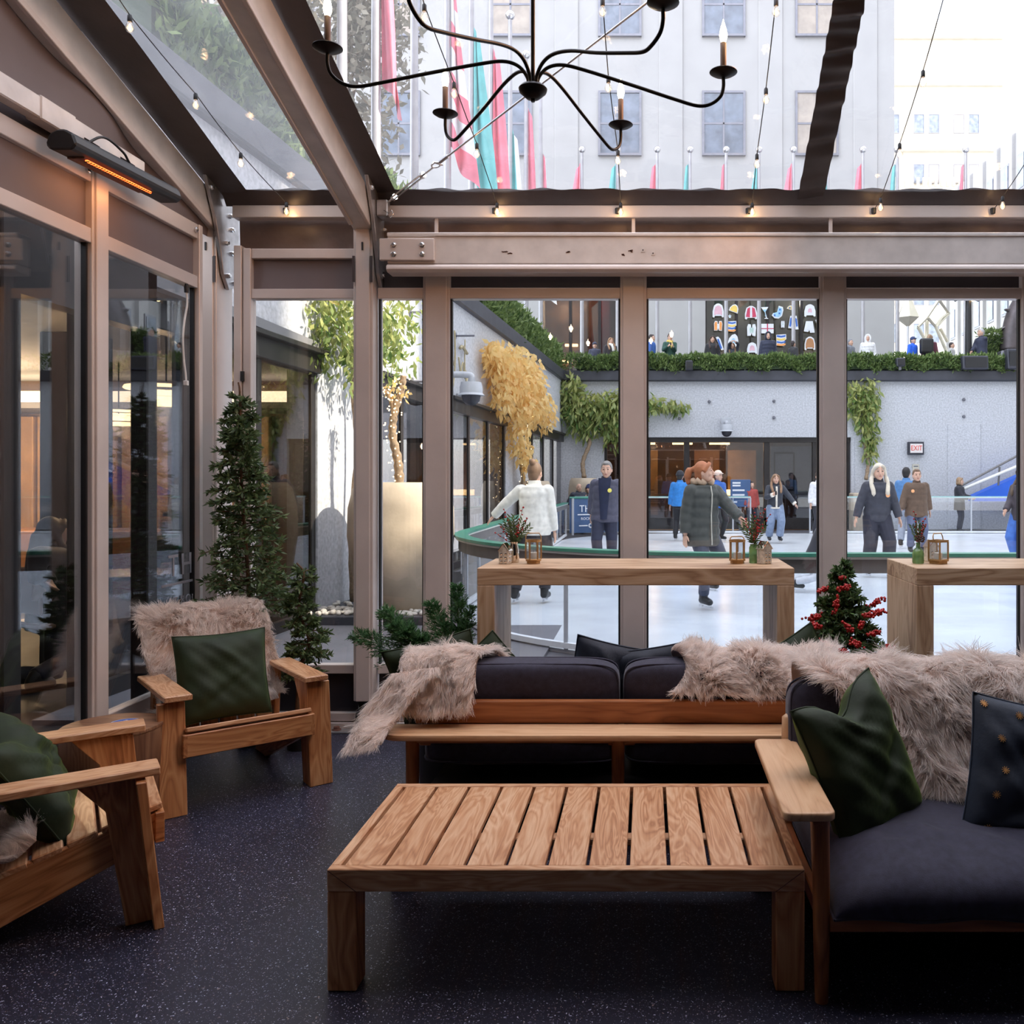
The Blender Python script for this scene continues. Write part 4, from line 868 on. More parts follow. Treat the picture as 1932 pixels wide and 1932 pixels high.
# ------------------------------------------------------------------ pillows
def pillow(name, label, sz, th, M4, mat, group=None, chop=0.0, nn=28, crease=1.0, pmat=None):
    o = thing(name, label, 'pillow', M4.translation, 0, group)
    w_, h_ = sz; sd = rnd.uniform(0, 60)
    def pt(u, v, s):
        x, y = u * 2 - 1, v * 2 - 1
        cx_ = x * (1 - .06 * (1 - y * y)); cy_ = y * (1 - .06 * (1 - x * x))
        if chop and y > 0: cy_ -= chop * math.exp(-(x / .38) ** 2) * y ** 2
        t_ = th * max(0, (1 - x ** 4) * (1 - y ** 4)) ** .55
        t_ *= 1 - .18 * math.exp(-(x * 2.2) ** 2) * max(0, y) * (1 if chop else 0)
        wr = crease * .006 * (math.sin(x * 7 + y * 4 + sd) + math.sin(y * 9 - x * 3 + sd * 1.7) * .7 + .6 * math.sin((x + y) * 15 + sd)) * (1 - x ** 4) * (1 - y ** 4)
        fold = crease * .012 * math.exp(-((x * .8 + (y - .55)) / .12) ** 2) * (1 - x * x) * (1 - y ** 4) - crease * .010 * math.exp(-((x * .7 - (y + .35)) / .10) ** 2) * (1 - x * x) * (1 - y ** 4)
        return M4 @ V((cx_ * w_ / 2, cy_ * h_ / 2, s * (t_ / 2 + wr + (fold if s > 0 else 0))))
    m = MB(); m.sheet(lambda u, v: pt(u, v, 1), nn, nn); m.sheet(lambda u, v: pt(1 - u, v, -1), nn, nn)
    b = m.build('cover', mat, o, smooth=180)
    edge = [(k / 12, 0) for k in range(12)] + [(1, k / 12) for k in range(12)] + [(1 - k / 12, 1) for k in range(12)] + [(0, 1 - k / 12) for k in range(12)] + [(0, 0)]
    MB().tube([pt(u, v, 0) for u, v in edge], .004, 6, caps=False).build('seam', pmat or mat, o, smooth=180)
    return o, (lambda u, v: pt(u, v, 1))
def basis(c, xd, yd):
    xd = V(xd).normalized(); yd = V(yd); z = xd.cross(yd).normalized(); y = z.cross(xd)
    m = Matrix((xd, y, z)).transposed().to_4x4(); m.translation = V(c); return m
# on the corner chair: square, faces along the chair
side1 = V((.768, .641, 0))
def ch1p(a, s, z): return m1 + A1 * a + side1 * s + V((0, 0, z))
pillow('throw_pillow', 'dark green velvet pillow on the corner armchair against the sheepskin', (.44, .44), .15, basis(ch1p(.03, -.045, .555), side1, -A1 * .30 + V((0, 0, 1))), M['green'], crease=.8)
side2 = V((-.556, .83, 0))
def ch2p(a, s, z): return m2_ + A2 * a + side2 * s + V((0, 0, z))
pillow('throw_pillow', 'dark green velvet pillow slumped in the armchair at the picture edge', (.44, .44), .17, basis(ch2p(-.03, -.02, .49), side2 + V((0, 0, .12)), -A2 * .60 + V((0, 0, 1))), M['green'], chop=.22, crease=1.6)
pillow('throw_pillow', 'large green velvet pillow with a dented top beside the pale sofa arm', (.42, .50), .18, basis((.715, 2.95, .605), (.74, .60, .20), (-.24, .22, 1)), M['green'], chop=.34, crease=1.3)
ns, nf = pillow('throw_pillow', 'navy velvet pillow sewn with gold stars on the sofa seat', (.46, .46), .17, basis((1.305, 2.92, .565), (.97, -.12, -.16), (.0, .30, 1)), M['navy'], crease=1.4)
for u, v in ((.06, .93), (.30, .90), (.16, .70), (.40, .74), (.20, .48), (.36, .60), (.16, .30), (.15, .06), (.45, .42), (.55, .84), (.65, .62), (.70, .30), (.42, .18), (.85, .8), (.85, .45)):
    c = nf(u, v); e = (nf(u + .01, v) - c).normalized(); f = (nf(u, v + .01) - c).normalized(); nn_ = e.cross(f).normalized()
    s_ = MB(); c = c + nn_ * .0025
    for k in range(5): a = PI * k / 5; d = e * math.cos(a) + f * math.sin(a); s_.bar(c - d * .013, c + d * .013, .0022, .0022, nn_)
    s_.build('star', M['gold'], ns)
# pillows on the far side of the turned sofa, only their tops show
GP = 'pillows showing over the back of the turned sofa'
pillow('throw_pillow', 'green velvet pillow by the cypress sprays, half behind the sheepskin', (.42, .42), .13, basis((-.99, 4.15, .60), (1, .1, .25), (.0, -.25, 1)), M['green'], GP)
pillow('throw_pillow', 'green velvet pillow corner behind the turned sofa, right of the cypress sprays', (.40, .40), .13, basis((-.745, 4.14, .565), (.75, 0, .65), (-.5, -.2, .8)), M['green'], GP)
pillow('throw_pillow', 'plain navy pillow corner standing at the middle seam of the turned sofa', (.40, .40), .12, basis((-.17, 4.14, .595), (1, .05, -.22), (.2, -.25, 1)), M['navy'], GP)
pillow('throw_pillow', 'plain navy pillow next to the sheepskin roll on the turned sofa', (.44, .40), .12, basis((.07, 4.13, .585), (1, 0, .16), (-.12, -.25, 1)), M['navy'], GP)
pillow('throw_pillow', 'green velvet pillow corner beside the red berry tree', (.42, .42), .13, basis((.70, 4.16, .595), (.85, 0, .52), (-.45, -.22, .85)), M['green'], GP)
# ------------------------------------------------------------------ sheepskins
def sheepskin(name, label, surf, nu, nv, clumps, length, flow, group='sheepskin throws', per=11, wid=.0017, curl=.5, mask=None, seed=1):
    """surf(u,v) -> point on the hide; wool grows off it as clumped strands"""
    g = np.random.default_rng(seed)
    A = np.array([[tuple(surf(i / nu, j / nv)) for i in range(nu + 1)] for j in range(nv + 1)])
    c0 = A.reshape(-1, 3).mean(0); t = thing(name, label, 'throw', tuple(c0), 0, group)
    dU = np.gradient(A, axis=1); dV = np.gradient(A, axis=0); Nn = np.cross(dV, dU); Nn /= np.linalg.norm(Nn, axis=2, keepdims=True) + 1e-9
    MB().sheet(surf, nu, nv).build('hide', M['hide'], t, smooth=180, recalc=False)
    u, v = g.uniform(0, 1, clumps), g.uniform(0, 1, clumps)
    # thicken the rim
    ne = clumps // 7; k = g.integers(0, 4, ne); e = g.uniform(0, 1, ne); z = g.uniform(0, .02, ne)
    u[:ne] = np.where(k == 0, e, np.where(k == 1, e, np.where(k == 2, z, 1 - z))); v[:ne] = np.where(k == 0, z, np.where(k == 1, 1 - z, e))
    def sample(T, u, v):
        x, y = np.clip(u, 0, 1) * nu, np.clip(v, 0, 1) * nv; i, j = np.minimum(x.astype(int), nu - 1), np.minimum(y.astype(int), nv - 1); a, b = (x - i)[:, None], (y - j)[:, None]
        return T[j, i] * (1 - a) * (1 - b) + T[j, i + 1] * a * (1 - b) + T[j + 1, i] * (1 - a) * b + T[j + 1, i + 1] * a * b
    lenu = np.linalg.norm(dU, axis=2).mean() * nu; lenv = np.linalg.norm(dV, axis=2).mean() * nv
    tipdir = flow(sample(A, u, v), sample(Nn, u, v), g); L0 = length * g.uniform(.6, 1.15, clumps)
    cl = np.repeat(np.arange(clumps), per); n = len(cl)
    spread = .010
    su = u[cl] + g.normal(0, spread, n) / lenu; sv = v[cl] + g.normal(0, spread, n) / lenv
    root = sample(A, su, sv); nn = sample(Nn, su, sv)
    td = tipdir[cl] + g.normal(0, .10, (n, 3)); L = (L0[cl] * g.uniform(.7, 1.1, n))[:, None]
    tip = sample(A, u, v)[cl] + sample(Nn, u, v)[cl] * (.35 * L) + td * L * .8; tip = tip * .75 + (root + nn * .35 * L + td * L * .8) * .25
    K = 4; ts = np.linspace(0, 1, K)[None, :, None]
    c1 = root + nn * L * .45
    P_ = (1 - ts) ** 2 * root[:, None] + 2 * ts * (1 - ts) * c1[:, None] + ts ** 2 * tip[:, None]
    ph = g.uniform(0, 6.28, (clumps, 3))[cl][:, None, :]; P_ = P_ + curl * .006 * np.sin(ts * 7 + ph) * ts
    axis = np.cross(P_[:, -1] - P_[:, 0], g.normal(0, 1, (n, 3))); axis /= np.linalg.norm(axis, axis=1, keepdims=True) + 1e-9
    wd = (wid * (1 - ts * .8)) * axis[:, None]
    Vv = np.stack([P_ - wd, P_ + wd], 2).reshape(n, K * 2, 3).reshape(-1, 3)
    b = (np.arange(n) * K * 2)[:, None, None] + (np.arange(K - 1) * 2)[None, :, None] + np.array([0, 1, 3, 2])[None, None, :]
    at = np.zeros((n, K, 2, 3)); at[..., 0] = (.6 * g.uniform(0, 1, clumps)[cl] + .4 * g.uniform(0, 1, n))[:, None, None]; at[..., 1] = ts[..., 0][..., None]
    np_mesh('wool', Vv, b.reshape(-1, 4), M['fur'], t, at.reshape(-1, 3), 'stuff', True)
    return t
def fl_down(down=.9, out=.5, side=0.0, swirl=.5):
    swirl *= .75
    def f(p, n, g):
        s = np.stack([np.sin(p[:, 1] * 21 + p[:, 0] * 9) + np.sin(p[:, 0] * 31 + p[:, 2] * 13), np.sin(p[:, 0] * 19 + 2) * .6, np.sin(p[:, 0] * 23 + p[:, 2] * 27 + 1)], 1) * .5 * swirl
        d = n * out + np.array([side, 0, -down]) + s + g.normal(0, .18, (len(p), 3)); d -= n * np.minimum(0, (d * n).sum(1))[:, None]
        return d / (np.linalg.norm(d, axis=1, keepdims=True) + 1e-9)
    return f
def path_surf(path, edge0, edge1, axis, wob=.03, seed=0.0):
    """path: points down the drape; edge0/edge1: start and end along axis as functions of v"""
    sp = spline(path, 8); k = len(sp) - 1; axis = V(axis)
    def f(u, v):
        x = v * k; i = min(int(x), k - 1); p = sp[i].lerp(sp[i + 1], x - i)
        a, b = edge0(v), edge1(v)
        a += wob * math.sin(v * 9 + seed); b += wob * math.sin(v * 7 + seed * 2 + 1)
        s = a + (b - a) * u; return p + axis * s + V((0, 0, .008 * math.sin(s * 17 + v * 8 + seed)))
    return f
# corner chair back
hb = V((0, 0, 1)); b0 = m1
def c1(a, z): return b0 + A1 * a + V((0, 0, z))
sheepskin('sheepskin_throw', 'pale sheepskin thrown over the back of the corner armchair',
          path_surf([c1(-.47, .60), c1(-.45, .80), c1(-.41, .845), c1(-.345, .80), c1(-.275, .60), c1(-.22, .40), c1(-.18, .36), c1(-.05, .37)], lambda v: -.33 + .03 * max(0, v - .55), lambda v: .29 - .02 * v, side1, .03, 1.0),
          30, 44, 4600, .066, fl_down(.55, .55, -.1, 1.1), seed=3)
# the hanging tail on the seat's near side
# chair at the picture edge
def c2(a, z): return m2_ + A2 * a + V((0, 0, z))
sheepskin('sheepskin_throw', 'pale sheepskin lying on the seat of the armchair at the picture edge',
          path_surf([c2(-.44, .82), c2(-.39, .83), c2(-.27, .58), c2(-.20, .36), c2(-.08, .325), c2(.0, .36)], lambda v: -.335, lambda v: .12, side2, .02, 4.0),
          26, 36, 2300, .06, fl_down(.5, .55, .2, .9), seed=4)
# turned sofa: left end throw, hanging off the corner of the shelf
sheepskin('sheepskin_throw', 'pale sheepskin draped over the end of the turned sofa and its shelf',
          path_surf([(0, 4.0, .70), (0, 3.92, .775), (0, 3.83, .765), (0, 3.775, .68), (0, 3.755, .575)], lambda v: -1.045 - .03 * v, lambda v: -.66 - .12 * v, (1, 0, 0), .02, .3),
          30, 26, 2200, .075, fl_down(.8, .5, .0, .6), seed=5)
def tailsurf(u, v):
    c = spline([(-.985, 3.80, .73), (-1.055, 3.75, .64), (-1.10, 3.69, .555), (-1.12, 3.61, .515), (-1.135, 3.56, .475)], 6); k = len(c) - 1; x = v * k; i = min(int(x), k - 1); p = c[i].lerp(c[i + 1], x - i)
    s = (u - .5) * (.22 - .06 * v); return p + V((.85 * s, -.35 * abs(s) - .0, .12 * s)) + V((0, -.03 * math.cos(s * 12), 0))
_tl = sheepskin('tail_tmp', None, tailsurf, 14, 22, 1300, .075, fl_down(.8, .45, -.15, .5), seed=6)
_own = [o for o in bpy.data.objects if o.get('label', '').startswith('pale sheepskin draped over the end')][0]
for chd in list(_tl.children):
    chd.data.transform(origin_of(_own).inverted() @ origin_of(_tl)); chd.parent = _own; chd.name = 'tail_' + chd.name.split('.')[0]
bpy.data.objects.remove(_tl)
sheepskin('sheepskin_throw', 'pale sheepskin rolled along the top of the turned sofa before the berry tree',
          path_surf([(0, 4.02, .69), (0, 3.95, .77), (0, 3.86, .775), (0, 3.80, .70), (0, 3.785, .63)], lambda v: .13 + .02 * v, lambda v: .84 - .05 * v, (1, 0, 0), .025, 2.2),
          40, 26, 3200, .062, fl_down(.5, .6, .1, 1.1), seed=7)
def e0(v): return .60 + .42 * max(0, (v - .42) / .58) ** 1.1
def e1(v): return 2.05 - .55 * max(0, (v - .42) / .58) ** 1.2
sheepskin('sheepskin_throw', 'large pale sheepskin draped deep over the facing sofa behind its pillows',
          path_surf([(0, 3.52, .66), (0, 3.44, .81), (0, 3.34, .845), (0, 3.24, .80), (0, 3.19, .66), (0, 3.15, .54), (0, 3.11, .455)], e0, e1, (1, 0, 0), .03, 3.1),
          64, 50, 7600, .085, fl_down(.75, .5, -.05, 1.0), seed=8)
# ------------------------------------------------------------------ things on the bar tables
def leafblade(mb, p, d, ln, wd, up, droop=.2):
    d = V(d).normalized(); s = d.cross(V(up)); s = s.normalized() if s.length > .01 else V((1, 0, 0)); n_ = s.cross(d)
    a, b, c, e = V(p), V(p) + d * ln * .35 + n_ * ln * .06, V(p) + d * ln * .7 + n_ * ln * .02, V(p) + d * ln - n_ * ln * droop * .3
    k = len(mb.v); mb.add([a, b - s * wd / 2, b + s * wd / 2, c - s * wd * .4, c + s * wd * .4, e], [(0, 2, 1), (1, 2, 4, 3), (3, 4, 5)])
def lantern(x, y, label, rz, square, handle_up):
    t = thing('lantern', label, 'lantern', (0, 0, 0), 0, 'brass candle lanterns on the bar tables'); B_ = M['brass']; r_ = .042; h = .118
    def ringd(z0, z1, rr, name):
        n = 4 if square else 8; Mz = Matrix.Rotation(R(45 if square else 22.5), 3, 'Z'); MB().lathe([(rr * (1.25 if square else 1), z0), (rr * (1.25 if square else 1), z1)], (0, 0, 0), n, Mz).build(name, B_, t, bevel=.002)
    ringd(0, .014, r_ * .9, 'foot'); ringd(.014, .026, r_ * 1.05, 'base'); 
    n = 4 if square else 6; rr = r_ * (1.18 if square else .98)
    for k in range(n):
        a = 2 * PI * k / n + R(45 if square else 0); c = (rr * math.cos(a), rr * math.sin(a)); MB().bb((c[0] - .004, c[1] - .004, .024), (c[0] + .004, c[1] + .004, h)).build('post', B_, t, bevel=.001)
    MB().lathe([(r_ * (1.2 if square else .93), .026), (r_ * (1.2 if square else .93), h)], (0, 0, 0), 4 if square else 20, Matrix.Rotation(R(45), 3, 'Z'), caps=False).build('glass', M['paleglass'], t)
    n2 = 4 if square else 16
    MB().lathe([(r_ * (1.28 if square else 1.05), h - .002), (r_ * (1.28 if square else 1.05), h + .010), (r_ * (1.05 if square else .9), h + .010), (r_ * (1.05 if square else .9), h - .002)], (0, 0, 0), n2, Matrix.Rotation(R(45), 3, 'Z'), caps=False).build('collar', B_, t)
    hd = MB(); zz = h + .006; top = .038 if handle_up else .020
    hp = [(-r_ * 1.0, 0, zz), (-r_ * .95, .004, zz + top * .6), (-r_ * .75, .006, zz + top), (r_ * .75, .006, zz + top), (r_ * .95, .004, zz + top * .6), (r_ * 1.0, 0, zz)]
    hd.tube(hp, .003, 8); hd.build('handle', B_, t, smooth=60)
    MB().lathe([(.021, .026), (.021, .058), (.017, .060)], (0, 0, 0), 18).build('candle', M['wax'], t, smooth=40); MB().tube([(0, 0, .06), (0, .001, .070)], .0012, 5).build('wick', M['black'], t)
    t.location = (x, y, 1.1); t.rotation_euler = (0, 0, R(rz)); return t
def house(x, y, label, rz, mat, w_=.056, d_=.05, h=.075, hr=.108):
    t = thing('house_ornament', label, 'ornament', (0, 0, 0), 0, 'little house candle holders on the bar tables')
    MB().prism([(-w_ / 2, 0), (w_ / 2, 0), (w_ / 2, h), (0, hr), (-w_ / 2, h)], (0, 0, 0), (1, 0, 0), (0, 0, 1), (0, 1, 0), d_).build('body', mat, t, bevel=.003)
    for s in (-1, 1): MB().bar((s * w_ * .56, 0, h - .006), (0, 0, hr + .003), d_ * 1.12, .005, (0, 1, 0) if False else (s, 0, 1)).build('roof', M['silver'], t, bevel=.001)
    for zz in (.014, .034, .054):
        for xx in (-.012, .012): MB().lathe([(.0075, 0), (.007, .003), (.004, .005)], (xx, -d_ / 2, zz), 10, Matrix.Rotation(R(90), 3, 'X')).build('window_boss', M['silver'], t, smooth=40)
        for yy in (-.011, .011): MB().lathe([(.007, 0), (.0065, .003), (.004, .005)], (w_ / 2, yy, zz), 10, Matrix.Rotation(R(90), 3, 'Y')).build('window_boss', M['silver'], t, smooth=40)
    t.location = (x, y, 1.1); t.rotation_euler = (0, 0, R(rz)); return t
def sprigvase(x, y, label, prof, mat, stems, leaves, cone=False, neckz=.08):
    t = thing('sprig_vase', label, 'vase', (x, y, 1.1), 0, 'vases of berry sprigs on the bar tables'); c = V((x, y, 1.1))
    MB().lathe(prof, c, 20).build('vase', mat, t, smooth=50)
    lm = MB(); at = []
    for a, tilt, ln in leaves:
        p = c + V((0, 0, neckz)); d = V((math.cos(a) * math.sin(tilt), math.sin(a) * math.sin(tilt) * .6, math.cos(tilt)))
        for k in range(16):
            q = p + d * ln * (k / 16); sgn = 1 if k % 2 else -1; sd = d.cross(V((0, 1, .2))).normalized() * sgn
            leafblade(lm, q, d * .75 + sd * .55 + V((0, rnd.uniform(-.4, .4), 0)), ln * .26, .008, (0, 1, .1))
    n_ = len(lm.v); g = np.repeat(np.array([[rnd.random(), 0, 0] for _ in range(n_ // 6)]), 6, 0)
    o = lm.build('greenery', M['spruce'], t, kind='stuff', recalc=False); at_ = o.data.attributes.new('grain', 'FLOAT_VECTOR', 'POINT'); at_.data.foreach_set('vector', g.astype(np.float32).ravel())
    for pts, bs in stems:
        sp = spline([c + V(p) for p in pts], 6); MB().tube(sp, .0013, 5).build('twig', M['trunk'], t, smooth=180)
        for b in bs:
            i = min(len(sp) - 1, int(b * (len(sp) - 1))); q = sp[i] + V((rnd.uniform(-.007, .007), rnd.uniform(-.007, .007), rnd.uniform(-.003, .003))); MB().ell(q, rnd.uniform(.0042, .0058), 8, 6).build('berry', M['berry'], t, smooth=180)
    if cone:
        cb = MB(); cc = c + V((.004, -.03, neckz + .025))
        for k in range(36):
            a = k * 2.4; zz = -.018 + .036 * k / 36; rr = .019 * math.sqrt(max(.05, 1 - (zz / .022) ** 2)); cb.ell(cc + V((rr * math.cos(a), rr * math.sin(a), zz)), (.006, .006, .003), 6, 4)
        cb.build('pine_cone', M['cone'], t, smooth=180)
    return t
def st_(dx, h, curve=.2, y=0.0): return [(0, 0, .07), (dx * .3, y * .5, .07 + h * .45), (dx, y, .07 + h)]
bb_ = [.45, .52, .6, .66, .74, .8, .88, .94, 1.0]
lantern(P(1010, 1055, 4.78).x, 4.70, 'round brass lantern with an upright handle, beside the silver vase', 10, False, True)
lantern(P(1391, 1055, 4.7).x, 4.70, 'brass lantern with its lid tilted, beside the ribbed green vase', 20, False, False)
lantern(P(1768, 1055, 4.7).x, 4.68, 'square brass lantern beside the green bottle with a pine cone', 35, True, True)
house(P(957, 1055, 4.75).x, 4.68, 'small silver house ornament in front of the silver vase', -12, M['mercury'])
house(P(1440, 1055, 4.72).x, 4.68, 'tall silvery house ornament beside the ribbed green vase', 35, M['mercury'], .062, .055, .085, .118)
house(P(1752, 1055, 4.86).x, 4.82, 'glassy house ornament half behind the square brass lantern', 20, M['mercury'], .06, .05, .085, .115)
vx = [P(972, 1055, 4.8).x, P(1421, 1055, 4.75).x, P(1729, 1055, 4.73).x]
lv = [(0, .35, .14), (PI, .35, .14), (.5, .6, .13), (2.6, .62, .13), (1.5, .2, .15), (4.5, .3, .12), (0, .75, .13), (3.3, .12, .15)]
sprigvase(vx[0], 4.76, 'shiny silver vase holding red berry twigs and fir sprigs', [(.026, 0), (.028, .005), (.028, .07), (.022, .092), (.020, .105), (.024, .112), (.02, .112), (.017, .10)], M['silver'],
          [(st_(-.055, .22), bb_), (st_(.05, .23), bb_), (st_(.075, .17), bb_[2:]), (st_(-.10, .09), bb_[2:]), (st_(.03, .13), bb_[2:]), (st_(-.07, .12), bb_[3:])], lv, neckz=.10)
sprigvase(vx[1], 4.72, 'ribbed green glass vase full of red berry twigs', [(.024, 0), (.026, .005), (.026, .085), (.020, .095), (.022, .102), (.018, .102), (.016, .09)], M['greenglass'],
          [(st_(.0, .22), bb_), (st_(.035, .20), bb_), (st_(.055, .22), bb_), (st_(.085, .19), bb_), (st_(-.045, .17), bb_[2:]), (st_(.02, .16), bb_), (st_(.01, .13), bb_)], lv[1:6], neckz=.10)
sprigvase(vx[2], 4.70, 'green glass bottle with berry twigs and a pine cone', [(.028, 0), (.031, .006), (.031, .055), (.026, .072), (.012, .084), (.011, .105), (.014, .112), (.010, .112)], M['greenglass'],
          [(st_(-.02, .21), bb_), (st_(.035, .17), bb_), (st_(.045, .14), bb_[2:]), (st_(-.012, .14), bb_)], [(0, .3, .10), (PI, .35, .10), (1.5, .2, .12), (4.5, .3, .1)], True, .11)
# ------------------------------------------------------------------ plants
def needles(points, dirs, ln, wd, g, jitter=.5, attr=None):
    """array of small pointed leaves"""
    n = len(points); d = dirs + g.normal(0, jitter, (n, 3)); d /= np.linalg.norm(d, axis=1, keepdims=True) + 1e-9
    s = np.cross(d, g.normal(0, 1, (n, 3))); s /= np.linalg.norm(s, axis=1, keepdims=True) + 1e-9
    l_ = (ln * g.uniform(.65, 1.2, n))[:, None]; w_ = wd * .5
    p = points; Vv = np.stack([p, p + d * l_ * .5 - s * w_, p + d * l_, p + d * l_ * .5 + s * w_], 1).reshape(-1, 3)
    f = (np.arange(n) * 4)[:, None] + np.arange(4)[None]
    a = np.zeros((n, 3)); a[:, 0] = g.uniform(0, 1, n) if attr is None else attr; return Vv, f, np.repeat(a, 4, 0)
def branchy(g, stem, zlo, zhi, rlo, rhi, nb, per, droop, twig=True):
    """needle roots and directions along branches round a stem"""
    pts, dr = [], []; br = []
    for k in range(nb):
        f = (k + g.uniform(-.3, .3)) / nb; z = zlo + (zhi - zlo) * f; r_ = (rlo + (rhi - rlo) * f) * g.uniform(.7, 1.15); a = k * 2.399 + g.uniform(-.4, .4)
        i = np.argmin([abs(s.z - z) for s in stem]); b = stem[i]; o = np.array([b.x, b.y, z]); d = np.array([math.cos(a), math.sin(a), 0.0])
        tip = o + d * r_ + np.array([0, 0, -droop * r_ + g.uniform(-.02, .03)]); mid = (o + tip) / 2 + np.array([0, 0, .12 * r_]); br.append((o, mid, tip))
        t_ = g.uniform(.12, 1, per)[:, None]; q = (1 - t_) ** 2 * o + 2 * t_ * (1 - t_) * mid + t_ ** 2 * tip; dd = (tip - o) / (np.linalg.norm(tip - o) + 1e-9)
        pts.append(q); dr.append(np.repeat(dd[None], per, 0))
        if twig and r_ > .08:
            for s in (-1, 1):
                sd = np.array([-d[1], d[0], 0]) * s; o2 = (o + tip) / 2; t2 = o2 + (sd * .7 + dd * .7) * r_ * .42; tt = g.uniform(0, 1, per // 2)[:, None]; pts.append(o2 + (t2 - o2) * tt); dr.append(np.repeat(((t2 - o2) / np.linalg.norm(t2 - o2))[None], per // 2, 0)); br.append((o2, (o2 + t2) / 2, t2))
    return np.concatenate(pts), np.concatenate(dr), br
def conifer(name, label, base, stem_pts, zlo, zhi, rlo, rhi, nb, per, ln, wd, pot=True, seed=1, droop=.15):
    g = np.random.default_rng(seed); t = thing(name, label, 'tree', base); stem = spline(stem_pts, 10)
    MB().tube(stem, [max(.005, .014 * (1 - .7 * k / len(stem))) for k in range(len(stem))], 8).build('trunk', M['trunk'], t, smooth=180)
    p, d, br = branchy(g, stem, zlo, zhi, rlo, rhi, nb, per, droop)
    b = MB()
    for o, m_, e in br: b.tube([o, m_, e], [.0035, .003, .0015], 4, caps=False)
    b.build('branches', M['trunk'], t, kind='stuff', smooth=180)
    v, f, a = needles(p, d, ln, wd, g, .75); np_mesh('needles', v, f, M['spruce'], t, a, 'stuff')
    if pot: MB().lathe([(.07, 0), (.085, .12), (.092, .13), (.085, .13), (.08, .11)], base, 20).build('pot', M['black'], t, smooth=40)
    return t
sx, sy = -2.37, 5.12
conifer('spruce_tree', 'tall slim artificial spruce standing in the glass corner behind the armchair', (sx + .05, sy, 0), [(sx + .05, sy, .02), (sx + .04, sy, .9), (sx, sy, 1.5), (sx - .01, sy, 2.02), (sx - .02, sy, 2.12)], .80, 2.03, .28, .075, 118, 34, .046, .014, True, 21, .1)
conifer('spruce_tree', 'short twisting artificial spruce beside the sill of the glass corner', (-2.0, 5.05, 0), [(-2.03, 5.05, .02), (-2.0, 5.05, .45), (-1.95, 5.05, .62), (-2.0, 5.03, .80), (-1.98, 5.05, 1.0), (-2.02, 5.05, 1.07)], .42, 1.04, .15, .06, 52, 40, .04, .013, True, 22, .1)
# berry tree
g = np.random.default_rng(31); bt = thing('berry_tree', 'small festive fir dressed with red berry clusters between the bar tables', 'tree', (1.035, 4.6, 0))
stem = spline([(1.035, 4.6, 0), (1.035, 4.6, .6), (1.03, 4.6, 1.13)], 10); MB().tube(stem, [.016 - .0006 * k for k in range(len(stem))], 8).build('trunk', M['trunk'], bt, smooth=180)
p, d, br = branchy(g, stem, .36, 1.10, .40, .028, 140, 56, .02); b = MB()
for o, m_, e in br: b.tube([o, m_, e], [.003, .0025, .0012], 4, caps=False)
b.build('branches', M['trunk'], bt, kind='stuff', smooth=180)
v, f, a = needles(p, d, .034, .012, g, .9); np_mesh('foliage', v, f, M['berryleaf'], bt, a, 'stuff')
MB().lathe([(.10, 0), (.13, .25), (.135, .27), (.125, .27), (.12, .24)], (1.035, 4.6, 0), 24).build('pot', M['black'], bt, smooth=40)
SB = F / 4.5
for pxb, pyb, sz, tilt in ((1590, 1110, .035, .3), (1577, 1143, .035, 1.4), (1555, 1112, .03, .3), (1655, 1135, .045, .6), (1640, 1160, .04, .1), (1658, 1155, .04, .2), (1535, 1165, .045, .3), (1540, 1180, .035, -.3), (1600, 1185, .032, -.8), (1528, 1195, .04, -.4), (1545, 1210, .04, -.2), (1615, 1215, .035, -.5), (1587, 1228, .03, -.3), (1565, 1245, .03, -.4), (1672, 1225, .045, .5), (1660, 1245, .05, .2), (1648, 1195, .03, .2), (1600, 1255, .03, 0), (1640, 1252, .04, .1), (1590, 1090, .018, .2), (1520, 1212, .03, .1), (1625, 1180, .025, 1), (1560, 1225, .03, .2)):
    zb = EYE - (pyb - CY) * 4.45 / F; xb_ = (pxb - CX) * 4.45 / F - 1.035; rb = .05 + .44 * max(0, 1.09 - zb) / .73; dd = 4.6 - .98 * rb * math.sqrt(max(.12, 1 - (xb_ / rb) ** 2)); c = P(pxb, pyb, dd); cb = MB(); ax = V((math.cos(tilt), 0, math.sin(tilt)))
    for k in range(44):
        q = c + ax * rnd.gauss(0, sz * .45) + V((rnd.gauss(0, sz * .17), rnd.gauss(0, sz * .2), rnd.gauss(0, sz * .17))); cb.ell(q, rnd.uniform(.006, .0085), 6, 5)
    cb.build('berry_cluster', M['berry'], bt, smooth=180)
